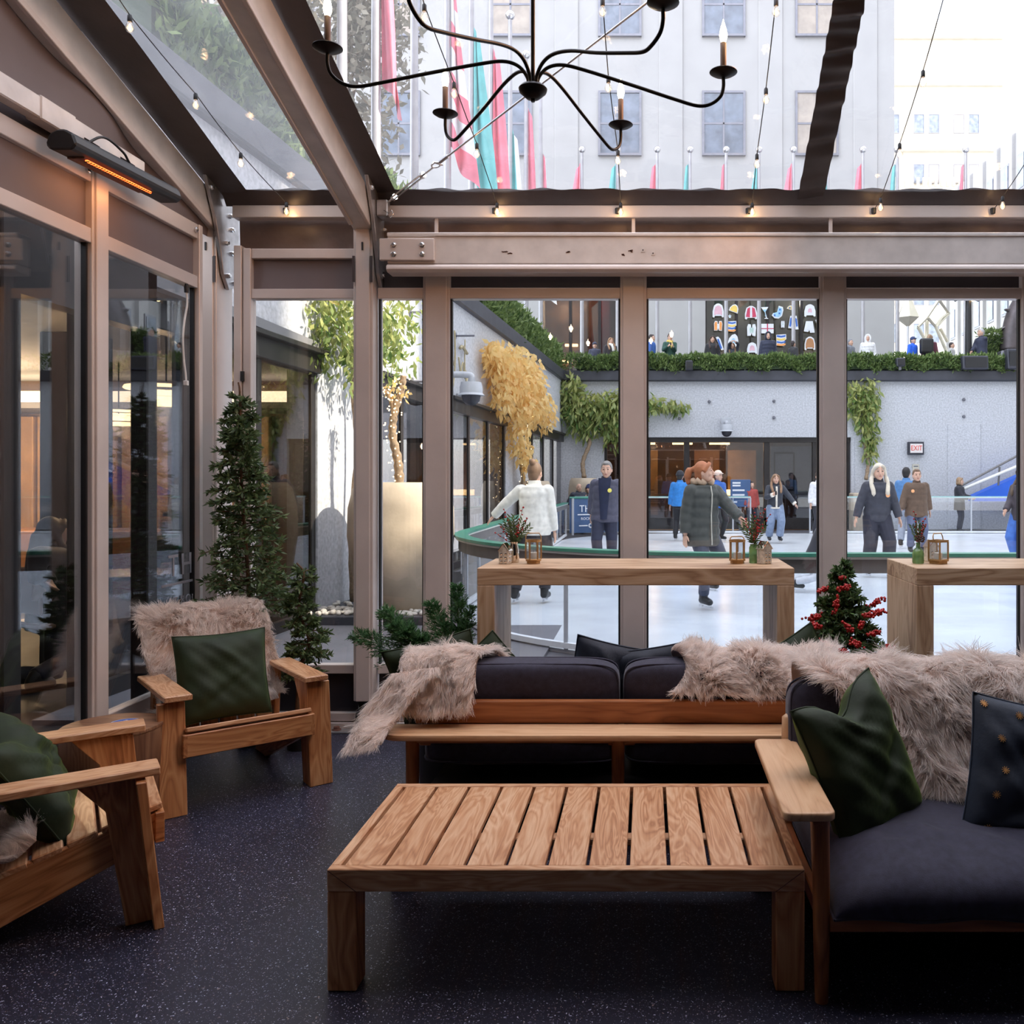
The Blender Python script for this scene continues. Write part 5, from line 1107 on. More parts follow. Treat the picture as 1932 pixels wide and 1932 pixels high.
# cypress sprays in a low pot behind the turned sofa
cp = thing('cypress_planter', 'dark pot of feathery cypress sprays beside the end of the turned sofa', 'plant', (-1.05, 4.45, 0))
MB().lathe([(.10, 0), (.13, .42), (.14, .45), (.13, .45), (.12, .42)], (-1.05, 4.45, 0), 24).build('pot', M['black'], cp, smooth=40)
g = np.random.default_rng(41); pv, pd, ca = [], [], []
for pxs, pys, wdt, nn_, dd in ((672, 1200, .10, 1300, 4.42), (725, 1155, .12, 2000, 4.40), (742, 1180, .10, 1400, 4.36), (770, 1190, .08, 1200, 4.38), (812, 1140, .09, 1500, 4.5), (840, 1180, .06, 600, 4.5), (862, 1108, .08, 1700, 4.55), (888, 1150, .06, 900, 4.52), (868, 1190, .06, 800, 4.5), (795, 1205, .07, 900, 4.4)):
    tip = np.array(P(pxs, pys, dd)); o = np.array([-1.05 + (.10 if pxs > 800 else -.02), 4.45, .46]); mid = (o + tip) / 2 + np.array([0, 0, .10]); MB().tube(spline([o, mid, tip], 6), .003, 5).build('spray_stem', M['stem'], cp, smooth=180)
    nb = nn_ // 6
    for k in range(nb):
        t_ = g.uniform(.25, 1) ; q = (1 - t_) ** 2 * o + 2 * t_ * (1 - t_) * mid + t_ ** 2 * tip; ax = tip - o; ax /= np.linalg.norm(ax)
        s = g.normal(0, 1, 3); s -= ax * s.dot(ax); s /= np.linalg.norm(s); r_ = 1.5 * wdt * (1.15 - t_) * g.uniform(.4, 1) + .014; e = q + (ax * .8 + s * .75) * r_ + np.array([0, 0, -.15 * r_])
        tt = g.uniform(.1, 1, 14)[:, None]; pv.append(q + (e - q) * tt); pd.append(np.repeat(((e - q) / np.linalg.norm(e - q))[None], 14, 0)); ca.append(np.full(14, g.uniform(0, 1) * (.8 if pxs > 800 else 1)))
v, f, a = needles(np.concatenate(pv), np.concatenate(pd), 0.024, .0036, g, .3, np.concatenate(ca)); np_mesh('sprays', v, f, M['cypress'], cp, a, 'stuff')
def lamp(p, watts, c, parent, r_=.02):
    d = bpy.data.lights.new('bulb_light', 'POINT'); d.energy = watts; d.color = c; d.shadow_soft_size = r_; o = bpy.data.objects.new('bulb_light', d); col.objects.link(o); o.parent = parent; o.location = origin_of(parent).inverted() @ V(p); return o
# ------------------------------------------------------------------ chandelier
cc = V((-.340, 2.615, 2.785)); ch = thing('chandelier', 'black six armed candle chandelier hanging under the clear roof', 'chandelier', cc)
hub = cc + V((0, 0, -.075)); BM = M['blackmetal']
MB().lathe([(.0, -.03), (.006, -.03), (.007, -.022), (.02, -.02), (.040, -.002), (.043, .008), (.036, .016), (.010, .02)], hub, 24).build('hub', BM, ch, smooth=40)
MB().tube([hub, V((hub.x, hub.y, roof_z(2.615) - .03))], .0062, 10).build('rod', BM, ch, smooth=60); MB().lathe([(.05, 0), (.05, .012), (.012, .03)], (hub.x, hub.y, roof_z(2.615) - .05), 20).build('canopy', BM, ch, smooth=40)
for ang, rr in ((7, .58), (62, .53), (133, .51), (188, .59), (242, .53), (-40, .50)):
    u_ = V((math.cos(R(ang)), math.sin(R(ang)), 0)); z_ = V((0, 0, 1))
    pts = [hub + u_ * a + z_ * b for a, b in ((.012, .012), (.018, .045), (.045, .075), (.09, .085), (.16, .072), (.52 * rr, .035), (.74 * rr, .0), (.86 * rr, -.016))]
    e = cc + u_ * rr; pts += [e - u_ * .040 + z_ * (-.084), e - u_ * .010 + z_ * (-.06), e + z_ * (-.03), e + z_ * 0]
    MB().tube(spline(pts, 5), .0055, 8).build('arm', BM, ch, smooth=180)
    k = MB().lathe([(.004, 0), (.012, .002), (.034, .010), (.043, .016), (.042, .018), (.03, .013), (.0, .006)], e, 24, caps=False).build('drip_dish', BM, ch, smooth=60)
    s = MB().lathe([(.0095, .008), (.0095, .105), (.008, .107)], e, 14).build('candle_sleeve', M['candle'], ch, smooth=40)
    MB().lathe([(.006, .105), (.0105, .118), (.0125, .130), (.010, .146), (.0045, .164), (.001, .178)], e, 14).build('flame_bulb', M['flame'], s, smooth=180); lamp(e + V((0, 0, .14)), .4, (1, .72, .42), s)
# ------------------------------------------------------------------ festoon strings under the roof
fest = [('festoon string in the corner bay between the rafters', [(150, -120), (246, 30), (370, 178), (455, 290), (541, 383)], [1, 2, 3, 4]),
        ('festoon string crossing behind the chandelier near the rafter', [(770, -110), (801, 10), (857, 157), (900, 272), (938, 384)], [1, 2, 3, 4]),
        ('festoon string running down behind the chandelier to the purlin', [(1130, -80), (1137, 0), (1148, 146), (1166, 285), (1171, 384)], [1, 2, 3, 4]),
        ('festoon string close beside the roof strap, on the chandelier side', [(1464, 0), (1445, 168), (1428, 292), (1419, 384)], [0, 1, 2, 3]),
        ('festoon string beyond the roof strap before the cream tower', [(1790, -40), (1741, 135), (1697, 272), (1661, 375)], [1, 2, 3]),
        ('festoon string at the picture edge before the cream tower', [(2010, 160), (1945, 290), (1891, 372)], [2])]
for lab, pts, bulbs in fest:
    q = [roofP(px_, py_, -.10 if py_ < 330 else -.075) for px_, py_ in pts]; t = thing('festoon_string', lab, 'string light', q[-1], 0, 'festoon strings of clear globe bulbs under the roof')
    path = []
    for a, b in zip(q[:-1], q[1:]):
        for k in range(8): s = k / 8; p_ = a.lerp(b, s); p_.z -= .02 * 4 * s * (1 - s) * .3; path.append(p_)
    path.append(q[-1]); MB().tube(path, .0026, 6).build('cord', M['black'], t, smooth=180)
    end = V((q[-1].x - .02, 5.395, 3.205)); MB().tube([q[-1], (q[-1] + end) / 2 + V((0, -.01, 0)), end], .0024, 6).build('cord_end', M['black'], t, smooth=180); MB().lathe([(.014, 0), (.017, .03), (.012, .034)], end + V((0, -.012, -.017)), 10).build('plug_clip', M['rubber'], t, smooth=40)
    for i in bulbs:
        c = q[i] + V((0, -.004, -.012)); s = MB().lathe([(.006, .016), (.010, .010), (.0105, -.014), (.009, -.018)], c, 12).build('socket', M['black'], t, smooth=40)
        MB().lathe([(.008, -.018), (.012, -.026), (.0185, -.040), (.0185, -.048), (.013, -.060), (.004, -.066)], c, 14, caps=False).build('bulb', M['bulbglass'], s, smooth=180)
        MB().lathe([(.001, -.026), (.0035, -.034), (.0035, -.050), (.001, -.054)], c, 8).build('filament', M['bulbglow'], s, smooth=180); lamp(c + V((0, 0, -.045)), .16, (1, .62, .32), s)
# brace cable with turnbuckle
A = V((-1.60, 5.36, 3.24)); B = roofP(1240, -10, -.10); dr = (B - A).normalized(); Lb = (B - A).length
br_ = thing('brace_cable', 'grey steel brace cable with a turnbuckle, slanting under the roof from the column', 'cable', A)
MB().tube([A + dr * .62, B + dr * 1.2], .0055, 8).build('cable', M['galv'], br_, smooth=60)
tb_ = MB(); s_ = dr.cross(V((0, 0, 1))).normalized(); a_, b_ = A + dr * .10, A + dr * .42
for s in (-1, 1): tb_.tube([a_ + s_ * .012 * s, b_ + s_ * .012 * s], .005, 8)
for c in (a_, b_): tb_.tube([c - dr * .012, c + dr * .012], .018, 10)
tb_.build('turnbuckle', M['chrome'], br_, smooth=40); MB().tube([A, a_], .007, 8).build('threaded_rod', M['chrome'], br_, smooth=60); MB().tube([b_, b_ + dr * .11], .006, 8).build('threaded_rod', M['chrome'], br_, smooth=60)
sh = MB(); c = A + dr * .56
sh.tube([c + dr * (.03 * math.cos(k * PI / 8)) + s_ * (.022 * math.sin(k * PI / 8)) for k in range(17)], .005, 7, caps=False); sh.tube([c - s_ * .03 + dr * .02, c + s_ * .03 + dr * .02], .006, 8); sh.build('shackle', M['chrome'], br_, smooth=60)
MB().tube([A + dr * .60, A + dr * .68], .010, 10).build('cable_ferrule', M['galv'], br_, smooth=40)
MB().bb((A.x - .05, A.y - .03, A.z - .08), (A.x + .02, A.y + .03, A.z + .02)).build('clevis', M['galv'], br_, bevel=.006)
MB().tube([A + V((.0, -.035, -.05)), A + V((.03, -.04, -.07)), A + V((.05, -.04, -.05)), A + V((.06, -.04, -.075)), A + V((.04, -.04, -.095))], .003, 6).build('cotter_pin', M['chrome'], br_, smooth=60)
# infrared heater on the gable tube
ht = thing('patio_heater', 'long black infrared bar heater with an orange glowing element on the gable tube', 'heater', (-2.53, 4.15, 3.06))
hp0, hp1 = V((-2.52, 3.76, 3.005)), V((-2.52, 4.62, 3.045))
hx = frame_of(hp1 - hp0); pr = [(-.085, -.01), (-.06, -.035), (.06, -.035), (.085, -.01), (.065, .035), (.02, .055), (-.02, .055), (-.065, .035)]
dv = (hp1 - hp0).normalized(); hs = V((.80, 0, -.0)).normalized(); hu = V((-.25, 0, .97)); 
MB().prism(pr, (hp0 + hp1) / 2, hx @ V((0, 1, 0)) * .8 + V((0, 0, .0)), V((0, 0, 1)), dv, (hp1 - hp0).length).build('housing', M['black'], ht, bevel=.008)
MB().bar(hp0 + dv * .10 + V((0, 0, -.038)), hp1 - dv * .22 + V((0, 0, -.038)), .075, .008).build('grille', M['scuff'], ht)
MB().tube([hp0 + dv * .12 + V((.035, 0, -.046)), hp1 - dv * .24 + V((.035, 0, -.046))], .0065, 8).build('heating_element', M['heat'], ht)
for k in range(26): c = hp0 + dv * (.12 + .0195 * k) + V((.036, 0, -.050)); MB().bb(c - V((.012, .0012, .003)), c + V((.012, .0012, .001))).build('guard_wire', M['black'], ht)
def glow(p, sx_, sy_, watts, rot, parent):
    d = bpy.data.lights.new('heater_glow', 'AREA'); d.shape = 'RECTANGLE'; d.size = sx_; d.size_y = sy_; d.energy = watts; d.color = (1, .45, .18); o = bpy.data.objects.new('heater_glow', d); col.objects.link(o); o.parent = parent; o.location = origin_of(parent).inverted() @ V(p); o.rotation_euler = rot
glow((-2.50, 4.15, 2.96), .06, .5, .45, (0, R(20), 0), ht)
for k in (.3, .62): c = hp0.lerp(hp1, k); MB().bar(c + V((0, 0, .05)), c + V((-.08, 0, .10)), .03, .012, (0, 1, 0)).build('bracket', M['black'], ht, bevel=.002)
MB().tube(spline([hp0 + dv * .2 + V((-.02, 0, .055)), hp0 + dv * .3 + V((0, 0, .12)), hp0 + dv * .45 + V((.0, 0, .10)), hp0 + dv * .55 + V((-.01, 0, .06)), hp0 + dv * .78 + V((-.02, 0, .065))], 8), .006, 7).build('power_cord', M['black'], ht, smooth=180)
# loose white cord on the gable glass
wc = thing('hanging_cord', 'white loose cord hanging on the gable glass beside the corner column', 'cord', (-2.63, 5.0, 2.5))
pth = [P(352, 552, 5.02), P(353, 575, 5.02), P(348, 605, 5.0), P(345, 640, 4.98), P(347, 680, 4.99), P(350, 705, 5.0), P(351, 718, 5.0)]
MB().tube(spline(pth, 6), .006, 8).build('cord', M['white'], wc, smooth=180); MB().bb(pth[-1] - V((.012, .01, .03)), pth[-1] + V((.012, .01, 0))).build('plug', M['white'], wc, bevel=.003); MB().lathe([(.012, 0), (.014, .03), (.008, .05)], pth[0], 10).build('hook', M['black'], wc, smooth=40)
# lettering on the gable glass
gt = thing('window_lettering', 'thin grey lettering reading THE and AT ROCK on the gable glass by the corner', 'lettering', (-2.70, 5.0, 1.1))
M90 = Matrix.Rotation(R(90), 4, 'Z') @ Matrix.Rotation(R(90), 4, 'X')
text_obj('letters', 'THE', .175, M['etch'], Matrix.Translation((-2.661, 5.05, 1.06)) @ M90, gt, .002, 'CENTER', 1.3); text_obj('letters', 'AT ROCK', .07, M['etch'], Matrix.Translation((-2.661, 5.04, .86)) @ M90, gt, .002, 'CENTER', 1.25)
MB().bb((-2.664, 4.80, .955), (-2.660, 5.18, .968)).build('rule_line', M['etch'], gt)

h2 = copy_tree(ht); h2['label'] = 'unseen infrared bar heater added high over the seating for a warm glow'; h2.location = (.9, 2.95, 3.62); h2.rotation_euler = (0, 0, R(90))  # unseen copy added to throw warm light on the front frame
for o in list(h2.children):
    if o.type == 'LIGHT': bpy.data.objects.remove(o)
glow((.9, 3.02, 3.52), .8, .1, 14, (R(80), 0, 0), h2)
MB().tube([(.9, 2.95, 3.65), (.9, 2.95, 3.98)], .02, 8).build('hanger', M['black'], h2)
# ------------------------------------------------------------------ rink barriers
def barrier(name, label, path, h, seg_h, step, top, bandm, closed=False):
    t = thing(name, label, 'barrier', (path[0][0], path[0][1], 0))
    pts = [V((x, y, h)) for x, y in path]
    def strip(nm, hw, z0, z1, mat):
        m = MB(); ins, outs = [], []
        for i, p in enumerate(pts):
            d = (pts[min(i + 1, len(pts) - 1)] - pts[max(i - 1, 0)]); d.z = 0; d.normalize(); s = V((d.y, -d.x, 0)); ins.append(p + s * hw); outs.append(p - s * hw)
        vs = [V((q.x, q.y, z)) for z in (z0, z1) for row in (ins, outs) for q in row]; k = len(pts); fs = []
        for i in range(k - 1):
            a, b, c, d = i, k + i, 2 * k + i, 3 * k + i
            fs += [(a, a + 1, b + 1, b), (c, d, d + 1, c + 1), (a, c, c + 1, a + 1), (b, b + 1, d + 1, d)]
        fs += [(0, k, 3 * k, 2 * k), (k - 1, 3 * k - 1, 4 * k - 1, 2 * k - 1)]
        m.add(vs, fs); return m.build(nm, mat, t, smooth=30)
    strip('top_rail', .075, h - .028, h, top); strip('rail_nosing', .060, h - .05, h - .028, M['white']); strip('rail_band', .028, h - .17, h - .05, bandm); strip('kick_board', .03, .02, .07, M['printwhite'])
    acc, last = 0, pts[0]; MBp = []; nodes = [0]
    for i in range(1, len(pts)):
        acc += (pts[i] - pts[i - 1]).length
        if acc >= step: nodes.append(i); acc = 0
    if nodes[-1] != len(pts) - 1: nodes.append(len(pts) - 1)
    for i in nodes: MB().bb((pts[i].x - .02, pts[i].y - .02, 0), (pts[i].x + .02, pts[i].y + .02, h - .04)).build('post', M['camwhite'], t, bevel=.005)
    for a, b in zip(nodes[:-1], nodes[1:]):
        m = MB(); seg = pts[a:b + 1]; vs = [V((q.x, q.y, z)) for z in (.07, h - .17) for q in seg]; k = len(seg); m.add(vs, [(i, i + 1, k + i + 1, k + i) for i in range(k - 1)]); m.build('clear_panel', M['acrylic'], t, recalc=False)
    return t
rp_ = []
for y in (23.8, 22, 20, 18, 16, 14, 12, 10.9): rp_.append((RX0, y))
x0, y0 = RX0 + RR, RYA + RR
rp_ += [(x0 + RR * math.cos(R(180 + 90 * k / 16)), y0 + RR * math.sin(R(180 + 90 * k / 16))) for k in range(17)] + [(x, RYA) for x in (2.2, 3.6, 5.0, 6.5, 8.0, 10)]
rp2 = []
for a, b in zip(rp_[:-1], rp_[1:]):
    n_ = max(1, int(math.hypot(b[0] - a[0], b[1] - a[1]) / .5)); rp2 += [(a[0] + (b[0] - a[0]) * k / n_, a[1] + (b[1] - a[1]) * k / n_) for k in range(n_)]
rp2.append(rp_[-1])
barrier('rink_barrier', 'clear rink barrier with a green top rail curving round the near corner of the ice', rp2, .93, 1.0, 1.9, M['railtop'], M['raildark'])
M['backrail'] = pm('pale green glass edge', (.35, .58, .56), .3, 0, .1, 6.0)
def line(xa, xb, y): n_ = max(2, int(abs(xb - xa) / .5)); return [(xa + (xb - xa) * k / n_, y) for k in range(n_ + 1)]
S25 = F / 25.2
barrier('rink_barrier', 'clear far rink barrier in front of the wide dark shopfront', line((1085 - CX) / S25, (1416 - CX) / S25, 25.2), 1.07, 1, 1.5, M['backrail'], M['acrylic'])
barrier('rink_barrier', 'clear far rink barrier below the exit sign, running to the picture edge', line((1528 - CX) / S25, 14, 25.2), 1.07, 1, 1.4, M['backrail'], M['acrylic'])
bn = thing('rink_banner', 'navy banner with white THE RINK lettering on the far corner of the rink barrier', 'banner', (-1.75, 24.4, .5))
ba, bb2 = V((-2.12, 24.05, 0)), V((-.7, 24.9, 0)); bd_ = (bb2 - ba).normalized(); bn_ = V((bd_.y, -bd_.x, 0))
MB().sheet(lambda u, v: ba.lerp(bb2, u) + bn_ * (.10 * math.sin(u * PI)) + V((0, 0, .08 + .96 * v)), 16, 2).build('sheet', M['bannerblue'], bn, smooth=180, recalc=False)
for u in (.05, .5, .95): q = ba.lerp(bb2, u) + bn_ * .04; MB().bb((q.x - .03, q.y - .03, .02), (q.x + .03, q.y + .03, 1.04)).build('banner_post', M['camwhite'], bn)
MB().tube([ba.lerp(bb2, u / 12) + bn_ * (.10 * math.sin(u / 12 * PI)) + V((0, 0, 1.05)) for u in range(13)], .03, 8).build('top_tube', M['railtop'], bn, smooth=60)
Mb = Matrix((( bd_.x, 0, bn_.x, 0), (bd_.y, 0, bn_.y, 0), (0, 1, 0, 0), (0, 0, 0, 1)))
def ban_text(s, size, u, z, sp=1.0): text_obj('letters', s, size, M['printwhite'], Matrix.Translation(ba.lerp(bb2, u) + bn_ * (.10 * math.sin(u * PI) + .03) + V((0, 0, z))) @ Mb, bn, .004, 'CENTER', sp)
ban_text('THE RINK', .27, .5, .74); ban_text('ROCKEFELLER CENTER', .105, .5, .47)
MB().bar(ba.lerp(bb2, .12) + bn_ * .10 + V((0, 0, .585)), ba.lerp(bb2, .88) + bn_ * .10 + V((0, 0, .585)), .01, .03).build('rule_line', M['printwhite'], bn)
for u in (.36, .64): MB().lathe([(.07, 0), (.07, .01), (.035, .01), (.035, 0)], ba.lerp(bb2, u) + bn_ * .125 + V((0, 0, .28)), 16, Matrix.Rotation(R(90), 3, 'X'), caps=False).build('ring_mark', M['printwhite'], bn)
for u0, u1 in ((.14, .30), (.42, .58), (.70, .86)): MB().bar(ba.lerp(bb2, u0) + bn_ * .12 + V((0, 0, .28)), ba.lerp(bb2, u1) + bn_ * .12 + V((0, 0, .28)), .01, .03).build('dash_mark', M['printwhite'], bn)
# kerbed pebble bed and stone pots
tag(MB().bb((-3.66, 9.28, 0), (-2.3, 10.9, .10)).build('planter_kerb', M['coping'], bevel=.01), 'low black kerb bed of pebbles under the tall stone pot', 'kerb', kind='structure')
pb = MB()
for k in range(150):
    pb.ell((rnd.uniform(-3.6, -2.35), rnd.uniform(9.3, 9.75) if k < 110 else rnd.uniform(9.3, 10.8), .11 + rnd.uniform(0, .02)), (rnd.uniform(.025, .05), rnd.uniform(.02, .04), rnd.uniform(.018, .03)), 7, 5, Matrix.Rotation(rnd.uniform(0, 3), 3, 'Z'))
tag(pb.build('pebbles', M['pebble'], smooth=180, kind='stuff', loc=(-3, 9.5, .1)), 'white river pebbles heaped on the kerb bed before the tall pot', 'pebbles')
def stonepot(label, x, y, z0, r_, h):
    t = thing('stone_pot', label, 'pot', (x, y, z0), 0, 'giant stone pots along the court wall')
    MB().lathe([(r_ * .62, 0), (r_ * .72, h * .06), (r_ * .9, h * .28), (r_ * 1.0, h * .58), (r_ * .985, h * .8), (r_ * .90, h * .95), (r_ * .80, h), (r_ * .70, h), (r_ * .68, h * .9)], (x, y, z0), 40).build('vessel', M['pot'], t, smooth=50)
    MB().lathe([(r_ * .7, 0), (r_ * .3, .02)], (x, y, z0 + h * .93), 24).build('soil', M['trunk'], t); return t
stonepot('giant sunlit stone pot with a light wrapped vine, just outside the corner bay', -2.76, 9.85, .10, .585, 1.42)
stonepot('pale stone pot half hidden by the skater in white', -2.62, 20.5, .02, .40, 1.5)
stonepot('pale stone pot in the far corner of the court behind the seated man', -1.9, 26.35, .02, .46, 1.58)
# ------------------------------------------------------------------ climbing plants
def vine(name, label, stem_paths, clumps, mat, ln, wd, seed, lights=False, cat='vine'):
    g = np.random.default_rng(seed); t = thing(name, label, cat, stem_paths[0][0][0])
    for pts, r_ in stem_paths: sp = spline(pts, 8); MB().tube(sp, [r_ * (1 - .4 * k / len(sp)) * (1 + .15 * math.sin(k * 2.1)) for k in range(len(sp))], 8).build('vine_stem', M['bark'], t, smooth=180)
    ps, ds, cs_ = [], [], []
    for c, rd, n_ in clumps:
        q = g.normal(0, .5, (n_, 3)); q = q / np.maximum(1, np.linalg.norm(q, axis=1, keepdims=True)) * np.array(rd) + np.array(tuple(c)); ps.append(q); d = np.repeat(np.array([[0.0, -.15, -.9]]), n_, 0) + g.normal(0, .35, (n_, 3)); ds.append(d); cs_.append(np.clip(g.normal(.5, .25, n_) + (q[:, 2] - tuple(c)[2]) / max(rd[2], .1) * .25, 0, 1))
    if ps:
        v, f, a = needles(np.concatenate(ps), np.concatenate(ds), ln, wd, g, .35, np.concatenate(cs_)); np_mesh('leaves', v, f, mat, t, a, 'stuff')
    if lights:
        m = MB()
        for pts, r_ in stem_paths:
            sp = spline(pts, 12)
            for i in range(0, len(sp), 1): m.ell(sp[i] + V((g.uniform(-.10, .10), -.04 - g.uniform(0, .05), g.uniform(-.04, .04))), .008, 6, 4)
        m.build('fairy_lights', M['fairy'], t, kind='stuff')
    return t
# trunk rising from the giant pot, wrapped in lights
vine('pot_vine', 'bare pale twisted vine wrapped in tiny lights rising from the giant pot', [([(-2.78, 9.85, 1.45), (-2.80, 9.85, 1.75), (-2.86, 9.85, 2.05), (-2.84, 9.85, 2.3), (-2.76, 9.85, 2.55), (-2.74, 9.86, 2.72)], .055), ([(-2.84, 9.85, 2.32), (-2.9, 9.85, 2.5), (-2.98, 9.84, 2.58)], .035)], [(P(750, 735, 9.9), (.14, .12, .18), 40)], M['yellowleaf'], .09, .04, 51, True)
vine('climbing_vine', 'yellow green wisteria hanging down the sunlit pillar outside the corner bay', [([(-3.50, 10.4, .1), (-3.52, 10.4, 1.0), (-3.46, 10.42, 1.9), (-3.50, 10.4, 2.7), (-3.42, 10.3, 3.4), (-3.3, 10.2, 4.0)], .03)],
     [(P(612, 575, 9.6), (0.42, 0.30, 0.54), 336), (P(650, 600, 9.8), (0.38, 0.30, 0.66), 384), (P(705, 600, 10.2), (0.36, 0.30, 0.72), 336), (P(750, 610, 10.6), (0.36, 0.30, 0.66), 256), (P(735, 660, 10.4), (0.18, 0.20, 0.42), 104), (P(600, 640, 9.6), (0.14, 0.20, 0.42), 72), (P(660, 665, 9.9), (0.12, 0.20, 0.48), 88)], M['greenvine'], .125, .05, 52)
def WV(px_, py_, off=.3): d = (4.2196 - off) / (.0587 - (px_ - CX) / F); return P(px_, py_, d)
ov = [(WV(950, 688), (.3, 1.1, .5), 420), (WV(978, 712), (.35, 1.4, .7), 900), (WV(1006, 742), (.3, 1.3, .7), 640), (WV(938, 672), (.25, .6, .25), 200), (WV(985, 768), (.3, 1.5, .5), 460), (WV(1028, 775), (.25, 1.0, .5), 240), (WV(952, 735), (.25, .8, .5), 300), (WV(980, 822), (.25, .6, .5), 170), (WV(992, 860), (.22, .6, .4), 110), (WV(1000, 690), (.25, 1.0, .3), 160)]
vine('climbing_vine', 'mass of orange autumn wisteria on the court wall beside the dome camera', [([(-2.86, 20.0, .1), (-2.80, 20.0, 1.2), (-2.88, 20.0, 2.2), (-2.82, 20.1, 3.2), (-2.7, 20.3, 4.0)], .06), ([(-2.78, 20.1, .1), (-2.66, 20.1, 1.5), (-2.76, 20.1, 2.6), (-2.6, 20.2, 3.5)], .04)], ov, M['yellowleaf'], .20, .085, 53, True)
gv = [(P(1085, 760, 26.9), (.7, .25, .7), 360), (P(1120, 775, 26.9), (.9, .25, .55), 420), (P(1150, 770, 26.8), (.9, .25, .6), 380), (P(1078, 725, 26.9), (.3, .2, .5), 110), (P(1160, 810, 26.9), (.5, .2, .6), 200), (P(1100, 800, 26.9), (.5, .2, .5), 160), (P(1190, 760, 26.9), (.8, .2, .5), 260), (P(1245, 762, 27.0), (.65, .15, .22), 120), (P(1280, 765, 27.05), (.35, .12, .22), 50)]
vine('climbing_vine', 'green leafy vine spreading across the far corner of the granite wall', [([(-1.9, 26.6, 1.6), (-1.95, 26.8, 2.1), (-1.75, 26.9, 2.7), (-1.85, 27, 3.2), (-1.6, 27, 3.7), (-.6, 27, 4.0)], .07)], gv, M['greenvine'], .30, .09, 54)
gv2 = [(P(1612, 745, 27.0), (.4, .15, .5), 170), (P(1640, 740, 27.0), (.35, .15, .5), 150), (P(1632, 780, 27.0), (.45, .15, .6), 220), (P(1640, 820, 27.0), (.3, .15, .5), 130), (P(1640, 850, 27), (.2, .12, .4), 70)]
vine('climbing_vine', 'narrow green vine climbing the granite wall beside the exit sign', [([P(1634, 905, 26.9), P(1638, 870, 27.0), P(1632, 830, 27.05), P(1640, 780, 27.05), P(1632, 735, 27.05)], .06)], gv2, M['greenvine'], .28, .09, 55)
tp = thing('planter', 'square tan planter at the foot of the narrow green vine', 'planter', P(1632, 998, 26.4)); c = P(1632, 940, 26.4); MB().bb((c.x - .42, 26.1, 0), (c.x + .42, 26.7, 1.15)).build('box', M['pot'], tp, bevel=.03)
# ------------------------------------------------------------------ hedges, trees
def leafbox(name, label, boxes, n_, mat, ln, wd, seed, cat='hedge', side=False):
    g = np.random.default_rng(seed); t = thing(name, label, cat, boxes[0][0]); ps = []
    core = MB(); tot = sum((b[1][0] * b[1][2]) for b in boxes)
    for c, sz in boxes:
        core.box(c, (sz[0] * (.7 if side else .97), sz[1] * (1.0 if side else .8), sz[2] * .8)); k = int(n_ * sz[0] * sz[2] / tot); q = g.uniform(-.5, .5, (k, 3)); ax = g.integers(0, 3, k); q[ax == 0, 1] = -.5; q[ax == 1, 2] = .5; q[ax == 2, 1] = -.48
        if side: q = g.uniform(-.5, .5, (k, 3)); q[ax == 0, 0] = .5; q[ax == 1, 2] = .5; q[ax == 2, 0] = .45
        q += g.normal(0, .04, (k, 3)); w_ = np.array(tuple(c)) + q * np.array(sz); w_[:, 2] += .05 * np.sin(w_[:, 0] * 5) + .04 * np.sin(w_[:, 0] * 13 + w_[:, 1] * 7); w_[:, 1] += .06 * np.sin(w_[:, 0] * 6.3 + w_[:, 2] * 9); ps.append(w_)
    core.build('core', M['spruce'], t, kind='stuff'); ps = np.concatenate(ps); d = g.normal(0, .5, (len(ps), 3)) + np.array([0, -.5, .7])
    v, f, a = needles(ps, d, ln, wd, g, .3); np_mesh('leaves', v, f, mat, t, a, 'stuff'); return t
S272 = F / 27.3
leafbox('hedge', 'clipped green hedge along the top of the rear court wall', [(V((5.2, 27.35, 5.14)), (15.2, .75, .42))], 15000, M['hedgeleaf'], .14, .05, 61)
hb_ = []
for k in range(22): d = 7.5 + k * .92; hb_.append((V((wallx(d) - .45, d, 5.28)), (.8, 1.05, .75)))
leafbox('hedge', 'shaggy green hedge along the top of the side court wall', hb_, 20000, M['hedgeleaf'], .17, .05, 62, side=True)
def crown(name, label, base, h, c, rd, n_, mat, ln, wd, seed, cat='tree'):
    g = np.random.default_rng(seed); t = thing(name, label, cat, base); b = V(base); c = V(c)
    MB().tube(spline([b, b.lerp(c, .5) + V((.15, 0, 0)), c], 6), [.16 * (1 - .05 * k) for k in range(13)], 8).build('trunk', M['bark'], t, smooth=180)
    q = g.normal(0, 1, (n_, 3)); q /= np.linalg.norm(q, axis=1, keepdims=True); q *= g.uniform(.3, 1, (n_, 1)) ** .5; bl = g.normal(0, 1, (26, 3)); bl /= np.linalg.norm(bl, axis=1, keepdims=True); i = g.integers(0, 26, n_)
    q = bl[i] * .7 + q * .38; w_ = np.array(tuple(c)) + q * np.array(rd); m = MB()
    for k in range(14): e = V(np.array(tuple(c)) + bl[k] * np.array(rd) * .8); m.tube([b.lerp(c, .6), c.lerp(e, .5), e], [.06, .04, .015], 5)
    m.build('branches', M['bark'], t, kind='stuff', smooth=180); v, f, a = needles(w_, g.normal(0, 1, (n_, 3)), ln, wd, g, .2); np_mesh('leaves', v, f, mat, t, a, 'stuff'); return t
crown('street_tree', 'thin brownish tree behind the flagpoles at the head of the side terrace', (-8.3, 23, 4.7), 0, (-8.4, 23, 12.6), (2.5, 2.2, 4.0), 5200, M['treeleaf'], .30, .14, 71)
crown('street_tree', 'grey green bushy tree on the side terrace seen through the corner bay roof', (-7.2, 11.5, 4.7), 0, (-6.6, 11.6, 8.2), (2.3, 1.6, 2.0), 6000, M['treeleaf'], .20, .09, 72)
